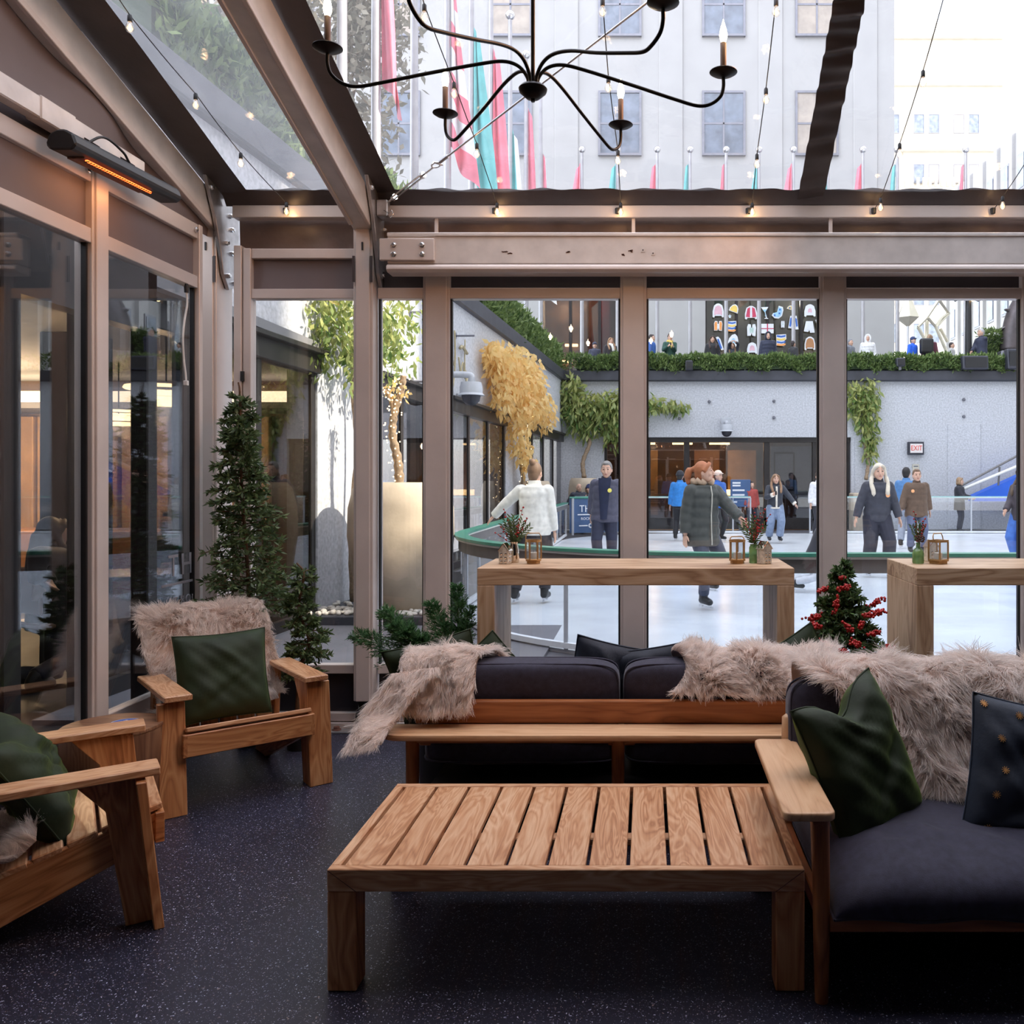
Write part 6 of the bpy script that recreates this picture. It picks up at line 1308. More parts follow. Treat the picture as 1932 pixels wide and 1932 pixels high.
crown('street_tree', 'grey green tree reaching out of the top of the picture over the side terrace', (-7.4, 8.6, 4.7), 0, (-6.9, 9.2, 8.8), (1.7, 1.4, 1.9), 4200, M['treeleaf'], .17, .08, 73)
leafbox('shrub', 'small dark shrub behind the hedge by the bronze statue', [(P(1876, 655, 29.5), (1.0, .6, .9))], 700, M['hedgeleaf'], .18, .05, 63, 'shrub')
# ------------------------------------------------------------------ flagpoles and flags
def flag(mb_parent, x, y, ztop, ln, w0, side, mats, seed, nm='flag'):
    g = random.Random(seed)
    def f(u, v, off):
        wv = w0 * (.25 + .75 * v); a = u * 6 + v * 2 + seed
        return (x + side * (.06 + wv * u * (.55 + .2 * math.sin(a))), y - .12 * math.sin(u * 9 + seed) * (.3 + .7 * v) + off, ztop - ln * (v * (.86 + .14 * u)) - .25 * u * ln * .3)
    m = MB(); nu, nv = 12, 14
    vs = [f(i / nu, j / nv, 0) for j in range(nv + 1) for i in range(nu + 1)]; fs = []; mi = []
    m.v = [tuple(p) for p in vs]
    for j in range(nv):
        for i in range(nu): m.f.append((j * (nu + 1) + i, j * (nu + 1) + i + 1, (j + 1) * (nu + 1) + i + 1, (j + 1) * (nu + 1) + i)); m.m.append(0 if len(mats) == 1 else ((i * len(mats) // nu) if seed % 2 else (j // 2) % len(mats)))
    return m.build(nm, mats, mb_parent, smooth=180, recalc=False)
FP, FT, FW = M['flagpink'], M['flagteal'], M['flagwhite']
SCH = [[FP], [FT], [FP, FW], [FT, FW], [FP], [FP, FW, FP]]
def flagpole(label, x, y, ztop, fl_z, fl_len, sch, side, seed, group):
    t = thing('flagpole', label, 'flagpole', (x, y, 4.7), 0, group)
    MB().tube([(x, y, 4.7), (x, y, ztop)], [.075, .05], 10).build('pole', M['flagpole'], t, smooth=60); MB().ell((x, y, ztop + .12), .12, 10, 8).build('finial', M['chrome'], t, smooth=180)
    MB().lathe([(.14, 0), (.14, .25), (.08, .3)], (x, y, 4.7), 12).build('pole_base', M['steelgrey'], t, smooth=40)
    if sch: flag(t, x, y, fl_z, fl_len, .75, side, sch, seed)
gl_, gr_ = 'flagpoles along the side terrace', 'flagpoles along the rear terrace'
for k, (d, fz, ln, sc_, sd_, lab) in enumerate(((11.4, 0, 0, None, 1, 'silver flagpole over the side wall closest to the tent, its flag out of sight'), (12.6, 9.6, 2.7, 0, 1, 'silver flagpole with a plain red flag end showing behind the rafter'), (14.3, 12.2, 2.6, 1, 1, 'silver flagpole with a teal flag high in the picture above the chandelier arm'), (16.2, 11.0, 3.8, 2, 1, 'silver flagpole with a red and white flag behind the chandelier'), (17.9, 10.8, 3.6, 1, 1, 'silver flagpole with a teal flag behind the red and white one'), (19.6, 11.2, 4.2, 4, 1, 'silver flagpole with a long red flag beside the chandelier hub'), (21.6, 10.2, 3.8, 3, 1, 'silver flagpole with a teal and white flag below the chandelier hub'), (23.6, 11.6, 4.6, 0, 1, 'silver flagpole with a red flag reaching down to the purlin'), (25.8, 11.2, 4.2, 2, 1, 'silver flagpole with a red and white flag at the far end of the side terrace'))):
    flagpole(lab, wallx(d) - .42 + .0 * d, d, 12.9 if d > 12 else 11, fz, ln, SCH[sc_] if sc_ is not None else None, sd_, 3 + k, gl_)
for k, (pxp, sc_, lab) in enumerate(((1098, 4, 'rear terrace flagpole with a red flag, the one before the lit restaurant front'), (1165, 1, 'rear terrace flagpole with a teal flag, beside the lit restaurant front'), (1240, 0, 'rear terrace flagpole with a red flag at the near side of the pale pier'), (1302, 1, 'rear terrace flagpole with a teal flag in front of the pale pier'), (1370, 0, 'rear terrace flagpole with a red flag before the hat cutout'), (1432, 1, 'rear terrace flagpole with a teal flag before the cocktail glass cutout'), (1497, 4, 'rear terrace flagpole with a red flag before the sock cutout'), (1562, 1, 'rear terrace flagpole with a teal flag behind the roof strap'), (1628, 0, 'rear terrace flagpole with a red flag above the person in the white hood'), (1693, 1, 'rear terrace flagpole with a teal flag before the cream tower'), (1822, 4, 'rear terrace flagpole with a red flag by the black lamp post'))):
    x = (pxp - CX) * 30 / F; flagpole(lab, x, 30, 12.75, 12.4, 2.4, SCH[sc_], -1, 20 + k, gr_)
for pxa, pya, pxb_, pyb_ in ((1240, 660, 1340, 545),): pass
# ------------------------------------------------------------------ window cutouts
def cut(label, pxc, pyc, wpx, hpx, shape, mats, cat='cutout', name='window_cutout'):
    d = YB + .12; s = F / d; c = P(pxc, pyc, d); w_, h_ = wpx / s, hpx / s
    t = thing(name, label, cat, c, 0, 'painted paper cutouts in the display window')
    poly = [(p[0] * w_ / 2, p[1] * h_ / 2) for p in shape]
    MB().prism([(x * 1.0, z * 1.0) for x, z in poly], c, (1, 0, 0), (0, 0, 1), (0, 1, 0), .02).build('outline', M['printwhite'], t)
    for k, (m_, sub) in enumerate(mats): MB().prism([(p[0] * w_ / 2, p[1] * h_ / 2) for p in sub], c + V((0, -.014 - .004 * k, 0)), (1, 0, 0), (0, 0, 1), (0, 1, 0), .006).build('paint', m_, t)
def sc(poly, k=.82, dx=0, dy=0): return [(x * k + dx, y * k + dy) for x, y in poly]
def pk(c): return pm('paint %.2f %.2f %.2f' % c, c, .7, 0, .12, 4.0)
PK, YL, RD, BL, LB_, OR, WH, BR, GN = pk((.72, .45, .52)), pk((.85, .62, .15)), pk((.55, .06, .12)), pk((.04, .14, .5)), pk((.35, .60, .78)), pk((.85, .35, .10)), M['printwhite'], pk((.45, .22, .10)), pk((.45, .6, .55))
jack = [(-.3, .95), (.0, 1), (.3, .95), (.75, .7), (1, -.1), (1, -.9), (.7, -.95), (.6, -.75), (-.6, -.75), (-.7, -1), (-1, -.9), (-1, -.1), (-.75, .7)]
hat = [(-1, -.3), (-.75, .35), (-.2, .85), (.4, 1), (.85, .6), (1, .0), (.85, -1), (.4, -.8)]
sock = [(.2, 1), (.9, .8), (1, .3), (.75, -.6), (.2, -1), (-.5, -.95), (-1, -.5), (-.75, -.15), (-.1, .0), (.05, .5)]
glassc = [(-1, .9), (.9, .95), (.15, .1), (.55, -.85), (.9, -.95), (.85, -1), (-.1, -1), (-.1, -.9), (.3, -.85), (0, .05)]
mit = [(-.95, .5), (-.7, 1), (-.15, .95), (-.1, .4), (.1, .4), (.2, .95), (.75, 1), (.95, .4), (.8, -1), (.15, -.9), (0, -.4), (-.15, -.9), (-.9, -.95)]
shorts = [(-.6, 1), (.6, 1), (.95, -.95), (.15, -1), (0, -.5), (-.2, -.85), (-1, -.75)]
rect = [(-1, -1), (1, -1), (1, 1), (-1, 1)]
trap = [(-1, .9), (.95, 1), (1, .2), (.6, -.1), (.55, -1), (-.95, -.85)]
def band(a, b): return [(-.9, a), (.0, a - .12), (.85, a + .02), (.8, b + .02), (0, b - .1), (-.9, b)]
cut('pale pink jacket cutout in the display window, top row', 1355, 586, 21, 27, jack, [(PK, sc(jack, .7))]); cut('yellow hat cutout in the display window', 1384, 583, 18, 18, hat, [(YL, sc(hat, .8))]); cut('blue star cutout below the yellow hat', 1377, 597, 7, 9, [(math.cos(R(90 + 36 * k)) * (1 if k % 2 == 0 else .5), math.sin(R(90 + 36 * k)) * (1 if k % 2 == 0 else .5)) for k in range(10)], [(LB_, sc(rect, .3))])
cut('crimson jacket cutout in the display window', 1417, 590, 23, 26, jack, [(RD, [(-.85, -.6), (-.2, -.7), (-.15, .8), (-.6, .6)]), (RD, [(.85, -.6), (.2, -.7), (.15, .8), (.6, .6)])]); cut('cocktail glass cutout in the display window', 1443, 590, 15, 23, glassc, [(LB_, sc(glassc, .55))]); cut('blue patterned sock cutout in the display window', 1467, 589, 22, 24, sock, [(LB_, sc(sock, .8)), (BL, sc(rect, .14, .4, .4)), (BL, sc(rect, .13, -.5, -.5)), (BL, sc(rect, .13, .3, -.2))])
cut('small blue and yellow camera cutout in the display window', 1490, 581, 11, 9, hat, [(YL, sc(hat, .75)), (BL, sc(rect, .3))]); cut('white jacket cutout by the post of the display window', 1528, 586, 21, 24, jack, [(PK, sc(jack, .35))]); cut('orange mittens cutout in the display window', 1355, 615, 17, 19, mit, [(OR, [(-.85, .4), (-.65, .85), (-.25, .8), (-.25, -.8), (-.8, -.85)]), (OR, [(.85, .4), (.65, .85), (.3, .8), (.28, -.8), (.7, -.85)])])
cut('striped stocking cutout under the yellow hat', 1381, 616, 17, 21, trap, [(BL, band(.85, .55)), (YL, band(.35, .05)), (BL, band(-.15, -.4)), (OR, band(-.55, -.85))]); cut('white shoes cutout in the display window', 1418, 623, 18, 23, mit, [(GN, sc(mit, .45))]); cut('pale parcel cutout with a red ribbon in the display window', 1448, 620, 23, 18, rect, [(RD, [(-1, -.08), (1, -.08), (1, .08), (-1, .08)]), (RD, [(-.1, -1), (.08, -1), (.08, 1), (-.1, 1)])])
cut('small white key cutout in the display window', 1477, 612, 7, 13, mit, [(GN, sc(rect, .3))]); cut('blue scarf cutout split by a flagpole in the display window', 1497, 609, 20, 26, shorts, [(BL, [(-.6, .7), (-.2, .8), (-.5, -.6), (-.8, -.5)]), (BL, [(.6, .6), (.3, .7), (.5, -.6), (.8, -.5)])]); cut('white shorts cutout in the display window', 1527, 617, 21, 22, shorts, [(WH, sc(shorts, .7))]); cut('white mitten cutout low in the display window beside the photographer', 1383, 643, 20, 26, hat, [(LB_, sc(hat, .4))])
cut('long blue scarf cutout leaning low in the display window', 1358, 648, 15, 26, [(-1, .9), (-.4, 1), (.2, .6), (1, -.9), (.4, -1)], [(BL, [(-.7, .6), (-.3, .7), (.6, -.7), (.2, -.8)])]); cut('pink white jacket cutout low in the display window', 1419, 657, 19, 22, jack, [(PK, sc(jack, .5))]); cut('second striped stocking cutout beside the hooded person', 1474, 642, 19, 23, trap, [(BL, band(.85, .55)), (YL, band(.35, .05)), (BL, band(-.15, -.4)), (OR, band(-.55, -.85))]); cut('brown coat cutout low in the display window by the post', 1528, 648, 20, 26, jack, [(BR, sc(jack, .78))]); cut('blue and white tie cutout at the edge of the display window', 1543, 615, 10, 25, [(-.9, .9), (.4, 1), (1, -.9), (.3, -1)], [(LB_, sc([(-.6, .7), (.2, .8), (.8, -.7), (.3, -.8)], .8))])
# ------------------------------------------------------------------ court fittings
def domecam(label, c, side):
    t = thing('security_camera', label, 'camera', c, 0); W = M['camwhite']; c = V(c)
    MB().lathe([(.17, .12), (.19, .02), (.19, -.06), (.23, -.10), (.17, -.10)], c, 24).build('housing', W, t, smooth=40); MB().lathe([(.16, -.10), (.14, -.19), (.08, -.25), (.0, -.27)], c, 20, caps=False).build('dome', M['speaker'], t, smooth=180)
    w_ = V((wallx(c.y), c.y, c.z + .25)) if side else V((c.x, 27.2, c.z + .2))
    e = c + V((0, 0, .13)); k = V((e.x, e.y, w_.z)); MB().tube(spline([w_, w_.lerp(k, .7), k + V((0, 0, -.02)), e], 6), .055, 10).build('arm', W, t, smooth=180); MB().box(w_, (.10, .30, .5) if side else (.3, .1, .3)).build('wall_plate', W, t, bevel=.01)
domecam('pale dome camera on an arm from the court wall above the shopfront windows', P(889, 735, 14.6), True); domecam('small dome camera on the rear granite wall above the dark shopfront', P(1371, 808, 26.8), False)
es = thing('exit_sign', 'red lettered EXIT sign in a black frame on the granite wall', 'sign', P(1727, 846, 27.15)); c = P(1727, 846, 27.15)
MB().bb((c.x - .24, 27.05, c.z - .2), (c.x + .24, 27.2, c.z + .2)).build('frame', M['speaker'], es, bevel=.01); MB().bb((c.x - .19, 27.03, c.z - .14), (c.x + .19, 27.06, c.z + .14)).build('face', M['exitface'], es); text_obj('letters', 'EXIT', .22, M['red'], face_cam((c.x, 27.025, c.z)), es, .004, sx=.78)
no = thing('notice', 'small yellow notice under the exit sign', 'sign', P(1728, 882, 27.15)); c = P(1728, 882, 27.15); MB().bb((c.x - .1, 27.15, c.z - .1), (c.x + .1, 27.2, c.z + .1)).build('plate', M['creamstone'], no); MB().bb((c.x - .07, 27.145, c.z + .02), (c.x + .07, 27.15, c.z + .05)).build('print', M['greyprint'], no)
n2 = thing('notice', 'small white notice on the far corner wall beside the green vine', 'sign', P(1106, 823, 27.1)); c = P(1106, 823, 27.1); MB().bb((c.x - .11, 27.12, c.z - .09), (c.x + .11, 27.2, c.z + .09)).build('plate', M['exitface'], n2); MB().bb((c.x - .08, 27.115, c.z + .0), (c.x + .08, 27.12, c.z + .03)).build('print', M['greyprint'], n2)
inf = thing('info_board', 'blue notice board with white lines behind the far rink barrier', 'sign', P(1397, 1000, 26.2)); c = P(1397, 930, 26.2)
MB().bb((c.x - .30, 26.18, c.z - .42), (c.x + .30, 26.24, c.z + .40)).build('panel', M['bannerblue'], inf, bevel=.01); MB().bb((c.x - .04, 26.22, 0), (c.x + .04, 26.28, c.z - .4)).build('stand', M['steelgrey'], inf)
for s_, z, sz in (('WELCOME', .27, .10), ('SKATERS ONLY', .12, .065), ('PLEASE SKATE', -.03, .065), ('SAFELY', -.11, .065)): pass
for z, l_ in ((.30, .24), (.22, .24), (.08, .36), (-.06, .36), (-.13, .24), (-.27, .14)): MB().bb((c.x - .24, 26.172, c.z + z - .026), (c.x - .24 + l_, 26.181, c.z + z + .026)).build('print_line', M['printwhite'], inf)
sg = thing('script_sign', 'thin gold script sign fixed to the court wall beside the tent post', 'sign', (wallx(14.2), 14.2, 3.9)); W0 = wp(14.0, .05)
def wl3(d, z): p = wp(d, .06); return V((p.x, p.y, z))
M['goldsign'] = pm('brushed gold sign', (.42, .36, .22), .4, .5, .1, 9.0)
for pts, r_ in (([wl3(14.95, 4.1), wl3(14.98, 3.7), wl3(14.92, 3.3), wl3(14.7, 2.98), wl3(14.5, 3.2), wl3(14.62, 3.5), wl3(14.85, 3.62)], .016), ([wl3(14.55, 4.0), wl3(14.62, 3.8), wl3(14.8, 3.62), wl3(14.9, 3.5)], .014), ([wl3(15.3, 3.85), wl3(15.45, 3.9), wl3(15.75, 3.82)], .03), ([wl3(15.2, 3.68), wl3(15.28, 3.5), wl3(15.32, 3.35), wl3(15.4, 3.55), wl3(15.5, 3.62), wl3(15.55, 3.42), wl3(15.68, 3.5), wl3(15.7, 3.3), wl3(15.85, 3.42), wl3(15.9, 3.25)], .014), ([wl3(15.62, 4.05), wl3(15.6, 3.75), wl3(15.62, 3.35)], .012)): MB().tube(spline(pts, 6), r_, 6).build('stroke', M['goldsign'], sg, smooth=180)
def peg(d, z, lab): t = thing('wire_peg', lab, 'peg', wl3(d, z), 0, 'vine wire pegs on the court wall'); a = wp(d, 0, z); MB().tube([a, wp(d, .34, z)], .018, 8).build('pin', M['steelgrey'], t, smooth=60); MB().lathe([(.06, 0), (.06, .015)], a, 10, Matrix.Rotation(R(90), 3, 'Y')).build('plate', M['steelgrey'], t)
for d, z, lab in ((15.2, 4.05, 'small grey wire peg just above the gold script sign'), (15.3, 3.0, 'small grey wire peg just below the gold script sign'), (18.2, 4.15, 'small grey wire peg over the dome camera, level with the vine top'), (18.3, 3.15, 'small grey wire peg between the dome camera and the orange vine'), (12.8, 4.0, 'upper small grey wire peg in the narrow glass panel beside the column'), (12.9, 3.0, 'lower small grey wire peg in the narrow glass panel beside the column'), (22.5, 3.9, 'small grey wire peg past the orange vine near the far corner')): peg(d, z, lab)
rmp = thing('ramp', 'bright blue sloping sheet under a rail in the rink corner', 'ramp', (11.5, 26.5, 1)); a = P(1838, 936, 26.3); b = P(1990, 868, 26.3)
MB().add([a, b, (b.x, 26.3, .9), (a.x, 26.3, .9), a + V((0, .5, 0)), b + V((0, .5, 0)), (b.x, 26.8, .9), (a.x, 26.8, .9)], [(0, 1, 2, 3), (4, 7, 6, 5), (0, 4, 5, 1), (1, 5, 6, 2), (2, 6, 7, 3), (3, 7, 4, 0)]).build('sheet', M['blue'], rmp)
MB().tube([a + V((-.6, -.1, .12)), b + V((0, -.1, .30))], .05, 8).build('white_edge', M['white'], rmp, smooth=60); MB().tube([a + V((-.6, -.1, .22)), b + V((0, -.1, .75))], .035, 8).build('handrail', M['raildark'], rmp, smooth=60)
for k in (.3, .75): p = a.lerp(b, k); MB().tube([p, p + V((0, -.1, .55))], .03, 6).build('handrail_post', M['raildark'], rmp)
def spk(label, pxc, pyc, w_, h_, d=26.85):
    c = P(pxc, pyc, d); t = thing('floodlight', label, 'floodlight', c); MB().prism([(-w_ / 2, -h_ / 2), (w_ / 2, -h_ / 2), (w_ / 2, h_ / 2), (-w_ / 2, h_ / 2)], c, (1, 0, 0), (0, .12, 1), (0, 1, 0), .28).build('case', M['speaker'], t, bevel=.02); MB().bb((c.x - w_ * .42, d - .17, c.z - h_ * .36), (c.x + w_ * .42, d - .14, c.z + h_ * .36)).build('face', M['black'], t); MB().bb((c.x - .04, d - .02, 4.92), (c.x + .04, d + .04, c.z - h_ / 2 + .03)).build('foot', M['steelgrey'], t)
spk('large black floodlight box on the coping before the hedge', 1838, 685, .78, .42); spk('small black floodlight on the coping before the hedge', 1698, 684, .26, .26); spk('grey equipment box on the coping at the picture edge', 1915, 678, .55, .62); spk('small dark floodlight on the hedge beneath the pale pier', 1300, 690, .22, .30)
# lamp post, sculptures and statue on the terrace
lp = thing('lamp_post', 'black lamp post with two boxy heads at the top of the picture window', 'lamp post', P(1827, 665, 29)); c = P(1827, 560, 29); MB().tube([(c.x, 29, 4.7), (c.x, 29, c.z + .35)], [.12, .09], 10).build('post', M['black'], lp, smooth=60)
for s in (-1, 1): MB().box((c.x + s * .28, 29, c.z + .1), (.42, .35, .34), Matrix.Rotation(R(25) * s, 3, 'Y')).build('head', M['speaker'], lp, bevel=.02)
MB().ell((c.x + .10, 28.85, c.z - .03), (.09, .09, .16), 10, 8).build('bulb', M['lampwarm'], lp, smooth=180)
def facet(c, r_, h, n=4):
    m = MB(); c = V(c); k = [c + V((r_ * math.cos(2 * PI * i / n + .4), r_ * math.sin(2 * PI * i / n + .4), 0)) for i in range(n)]; m.add(k + [c + V((0, 0, h)), c - V((0, 0, h * .35))], [(i, (i + 1) % n, n) for i in range(n)] + [((i + 1) % n, i, n + 1) for i in range(n)]); return m
M['star_gold'] = pm('gilded frame', (.80, .75, .60), .3, .5, .1, 3.0)
so = thing('faceted_lamp', 'pale faceted lantern on a thin pole beyond the hedge', 'lamp', P(1713, 665, 32)); c = P(1713, 600, 32); facet(c, .42, 1.0, 6).build('shade', M['star_gold'], so); MB().tube([(c.x, 32, 4.7), (c.x, 32, c.z - .1)], .05, 8).build('pole', M['flagwhite'], so); MB().tube([c + V((0, 0, 1)), c + V((0, 0, 1.5))], .03, 6).build('spike', M['star_gold'], so)
sq = thing('frame_sculpture', 'gilded open diamond frame sculpture beyond the hedge', 'sculpture', P(1760, 665, 32)); D2 = 32
def fr(pts, r_=.06): MB().tube([P(px_, py_, D2 + dy_) for px_, py_, dy_ in pts], r_, 6).build('strut', M['star_gold'], sq, smooth=30)
for pts in ([(1732, 617, 0), (1748, 600, 0), (1775, 560, 0), (1786, 545, 0)], [(1732, 617, 0), (1745, 640, 0), (1752, 662, 0)], [(1749, 600, .4), (1748, 662, .4)], [(1772, 566, 0), (1790, 592, .5), (1766, 617, 0), (1751, 600, 0)], [(1766, 617, 0), (1776, 600, .2), (1790, 590, .5)], [(1766, 617, 0), (1780, 650, 0), (1786, 664, 0)], [(1774, 620, .3), (1788, 645, .3)], [(1786, 545, 0), (1790, 560, .4), (1772, 566, 0)]): fr(pts)
stt = thing('bronze_statue', 'dark bronze winged ring statue on a plinth at the picture edge', 'statue', P(1915, 665, 29.2)); m = MB(); q = [P(a, b, 29.2) for a, b in ((1938, 560), (1918, 600), (1910, 640), (1908, 662))]
m.tube(spline(q, 6), [.42, .46, .42, .36] + [.34] * 15 if False else .38, 12); m.build('body', M['bronze'], stt, smooth=180)
for tip, ba_, bb3 in (((1895, 583), (1912, 585), (1912, 612)), ((1888, 621), (1908, 612), (1910, 634)), ((1888, 639), (1908, 634), (1910, 660))):
    a_, b_, c_ = P(*ba_, 29.2), P(*bb3, 29.2), P(*tip, 29.1); m = MB(); mid = a_.lerp(c_, .5) + V((0, 0, .06)); m2b = b_.lerp(c_, .45) + V((0, 0, .14)); poly = [a_, mid, c_, m2b, b_]
    m.prism([(p.x, p.z) for p in poly], (0, 29.15, 0), (1, 0, 0), (0, 0, 1), (0, 1, 0), .16); m.build('fin', M['bronze'], stt, bevel=.03, smooth=40)
MB().box(P(1915, 668, 29.2) + V((0, 0, -.4)), (1.3, 1.0, .9)).build('plinth', M['steelgrey'], stt, bevel=.03)
# ------------------------------------------------------------------ people
SKIN = pm('light skin', (.62, .38, .28), .55, 0, .08, 20.0); SKIN2 = pm('tan skin', (.48, .28, .19), .55, 0, .08, 20.0)
EYE_M = pm('dark eye', (.03, .022, .018), .3, 0, .2, 50.0); LIP = pm('lip', (.42, .16, .14), .5, 0, .1, 50.0)
BLADE = M['chrome']
def blob(mb, name, mat, parent, vox, sm=3, M4=None):
    me = bpy.data.meshes.new('tmp'); me.from_pydata(mb.v, [], mb.f); bm = bmesh.new(); bm.from_mesh(me); bmesh.ops.recalc_face_normals(bm, faces=bm.faces); bm.to_mesh(me); bm.free()
    o = bpy.data.objects.new('tmp', me); col.objects.link(o)
    r_ = o.modifiers.new('r', 'REMESH'); r_.mode = 'VOXEL'; r_.voxel_size = vox
    s_ = o.modifiers.new('s', 'SMOOTH'); s_.factor = .5; s_.iterations = sm
    dg = bpy.context.evaluated_depsgraph_get(); out = bpy.data.meshes.new_from_object(o.evaluated_get(dg)); bpy.data.objects.remove(o); bpy.data.meshes.remove(me)
    out.name = name; out.polygons.foreach_set('use_smooth', [True] * len(out.polygons)); out.materials.clear(); out.materials.append(mat)
    ob = bpy.data.objects.new(name, out); col.objects.link(ob); ob.parent = parent; return ob
def ik(a, b, l1, l2, pole):
    a, b, pole = V(a), V(b), V(pole); d = b - a; L_ = min(d.length, (l1 + l2) * .995); dn = d.normalized(); b = a + dn * L_
    x = (l1 * l1 - l2 * l2 + L_ * L_) / (2 * L_); h = math.sqrt(max(0, l1 * l1 - x * x)); p = pole - dn * pole.dot(dn); p = p.normalized() if p.length > 1e-5 else V((0, 1, 0)); return a + dn * x + p * h, b
def person(label, loc, face=0, H=1.72, hands=None, feet=None, lean=(0, 0), drop=0.0, head=(0, 0), hair='short', hairc=(.06, .035, .02), top=(.03, .03, .035), puff=0.0, fit=.03, hem=.82, legs=(.02, .022, .04), legfit=.022, boots=(.02, .02, .022), skates=True, skin=SKIN, vox=.011, group=None, furtrim=None, zipper=None, badge=None, scarf=None, under=None, knees=None, hat=None, trim=None, hold=None):
    """one figure; face: degrees turned from looking at the viewer, hands/feet: world offsets from loc"""
    k = H / 1.75; t = thing('person', label, 'person', (0, 0, 0), 0, group); Rz = Matrix.Rotation(R(face), 3, 'Z'); Ri = Rz.inverted()
    lx, ly = lean; lv = V((lx, ly, 0)); up = V((0, 0, -drop))
    def S(p): return V(p) * k
    def sp_(z): f = max(0, (z - .93) / .55); return lv * f + up
    lod = vox > .016
    # joints
    sh, el, wr, hp, kn, an = {}, {}, {}, {}, {}, {}
    for s, n_ in ((-1, 'R'), (1, 'L')):
        sh[n_] = S((s * .168, 0, 1.415)) + sp_(1.42) * k; tgt = (hands or {}).get(n_)
        tgt = Ri @ V(tgt) if tgt is not None else S((s * .27, -.03, .84)) + up
        el[n_], wr[n_] = ik(sh[n_], tgt, .29 * k, .25 * k, V((s * .5, 1, -.2)))
        hp[n_] = S((s * .09, 0, .92)) + up * k; ft = (feet or {}).get(n_); ft = Ri @ V(ft) if ft is not None else S((s * .12, .01, .09 if not skates else .14))
        kn[n_], an[n_] = ik(hp[n_], ft, .43 * k, .41 * k, V((knees or {}).get(n_, (s * .15, -1, 0))))
    Rh = Matrix.Rotation(R(head[0]), 3, 'Z') @ Matrix.Rotation(R(head[1]), 3, 'X'); hc = S((0, -.015, 1.622)) + sp_(1.63) * k * 1.05
    kh = 1.10
    def Hd(p): return hc + Rh @ (V(p) * k * kh)
    # body, one surface
    b = MB(); rings = [(.88, .10, .09), (.93, .160, .112), (1.03, .150, .105), (1.12, .135, .098), (1.25, .152, .11), (1.36, .172, .112), (1.43, .150, .088), (1.48, .072, .064)]
    b.loft([(S((0, 0, z)) + sp_(z) * k, rx * k, ry * k) for z, rx, ry in rings], 16)
    b.tube([S((0, .005, 1.44)) + sp_(1.45) * k, hc + Rh @ S((0, .015, -.05))], [.056 * k, .050 * k], 12)
    b.ell(hc, (.080 * k, .101 * k, .121 * k), 18, 12, Rh); b.ell(Hd((0, -.028, -.058)), (.059 * k, .068 * k, .064 * k), 14, 9, Rh); b.ell(Hd((0, -.068, -.095)), (.026 * k, .024 * k, .022 * k), 10, 6, Rh)
    b.tube([Hd((0, -.086, .018)), Hd((0, -.102, -.010)), Hd((0, -.108, -.030)), Hd((0, -.092, -.038))], [.009 * k, .012 * k, .0145 * k, .012 * k], 8)
    for s in (-1, 1): b.ell(Hd((s * .076, .012, -.012)), (.012 * k, .02 * k, .032 * k), 8, 6, Rh); b.ell(Hd((s * .032, -.078, .018)), (.022 * k, .014 * k, .010 * k), 8, 6, Rh); b.ell(Hd((s * .038, -.066, -.03)), (.024 * k, .022 * k, .024 * k), 8, 6, Rh)
    for n_, s in (('R', -1), ('L', 1)):
        b.tube([sh[n_], sh[n_].lerp(el[n_], .5), el[n_], el[n_].lerp(wr[n_], .4), wr[n_]], [x * k for x in (.054, .047, .040, .039, .028)], 10)
        b.tube([hp[n_], hp[n_].lerp(kn[n_], .5), kn[n_], kn[n_].lerp(an[n_], .35), an[n_]], [x * k for x in (.086, .072, .053, .054, .038)], 12)
        d = (wr[n_] - el[n_]).normalized(); nrm = V((s, 0, 0)) - d * d.x * s; nrm = nrm.normalized() if nrm.length > .1 else V((0, 0, 1)); sd = d.cross(nrm).normalized()
        pc = wr[n_] + d * .05 * k; m3 = Matrix((sd, nrm, d)).transposed(); b.ell(pc, (.041 * k, .019 * k, .055 * k), 12, 8, m3)
        fr_ = .0098 if not lod else .013
        for q, (o_, l_) in enumerate(((-.030, .060), (-.010, .074), (.010, .070), (.029, .054))):
            p0 = wr[n_] + d * .088 * k + sd * o_ * k; c_ = -nrm * s * s * .3; p1 = p0 + (d + sd * o_ * 3) * l_ * .5 * k + c_ * .012 * k; p2 = p1 + (d * .85 - nrm * .5) * l_ * .5 * k; b.tube([p0 - d * .02 * k, p0, p1, p2], [fr_ * k, fr_ * k, fr_ * .95 * k, fr_ * .8 * k], 6)
        th0 = wr[n_] + d * .025 * k - sd * .028 * k; b.tube([th0, th0 - sd * .03 * k + d * .025 * k, th0 - sd * .036 * k + d * .062 * k - nrm * .012 * k], [.014 * k, .012 * k, .009 * k], 6)
        f0 = an[n_]; b.tube([f0 + S((0, .045, -.05)), f0 + S((0, -.03, -.05)), f0 + S((s * .01, -.13, -.062))], [.035 * k, .042 * k, .032 * k], 10)
    body = blob(b, 'body', skin, t, vox * (.75 if not lod else .8), 2)
    if vox < .02:
        for s in (-1, 1):
            MB().ell(Hd((s * .031, -.0865, .012)), (.013 * k, .006 * k, .0075 * k), 10, 6, Rh).build('eye', EYE_M, body, smooth=180); MB().tube([Hd((s * .014, -.094, .034)), Hd((s * .034, -.092, .040)), Hd((s * .054, -.078, .034))], .0042 * k, 6).build('eyebrow', cloth(tuple(min(.3, x * .8) for x in hairc)), body, smooth=180)
        MB().ell(Hd((0, -.0905, -.060)), (.024 * k, .009 * k, .0075 * k), 10, 6, Rh).build('mouth', LIP, body, smooth=180)
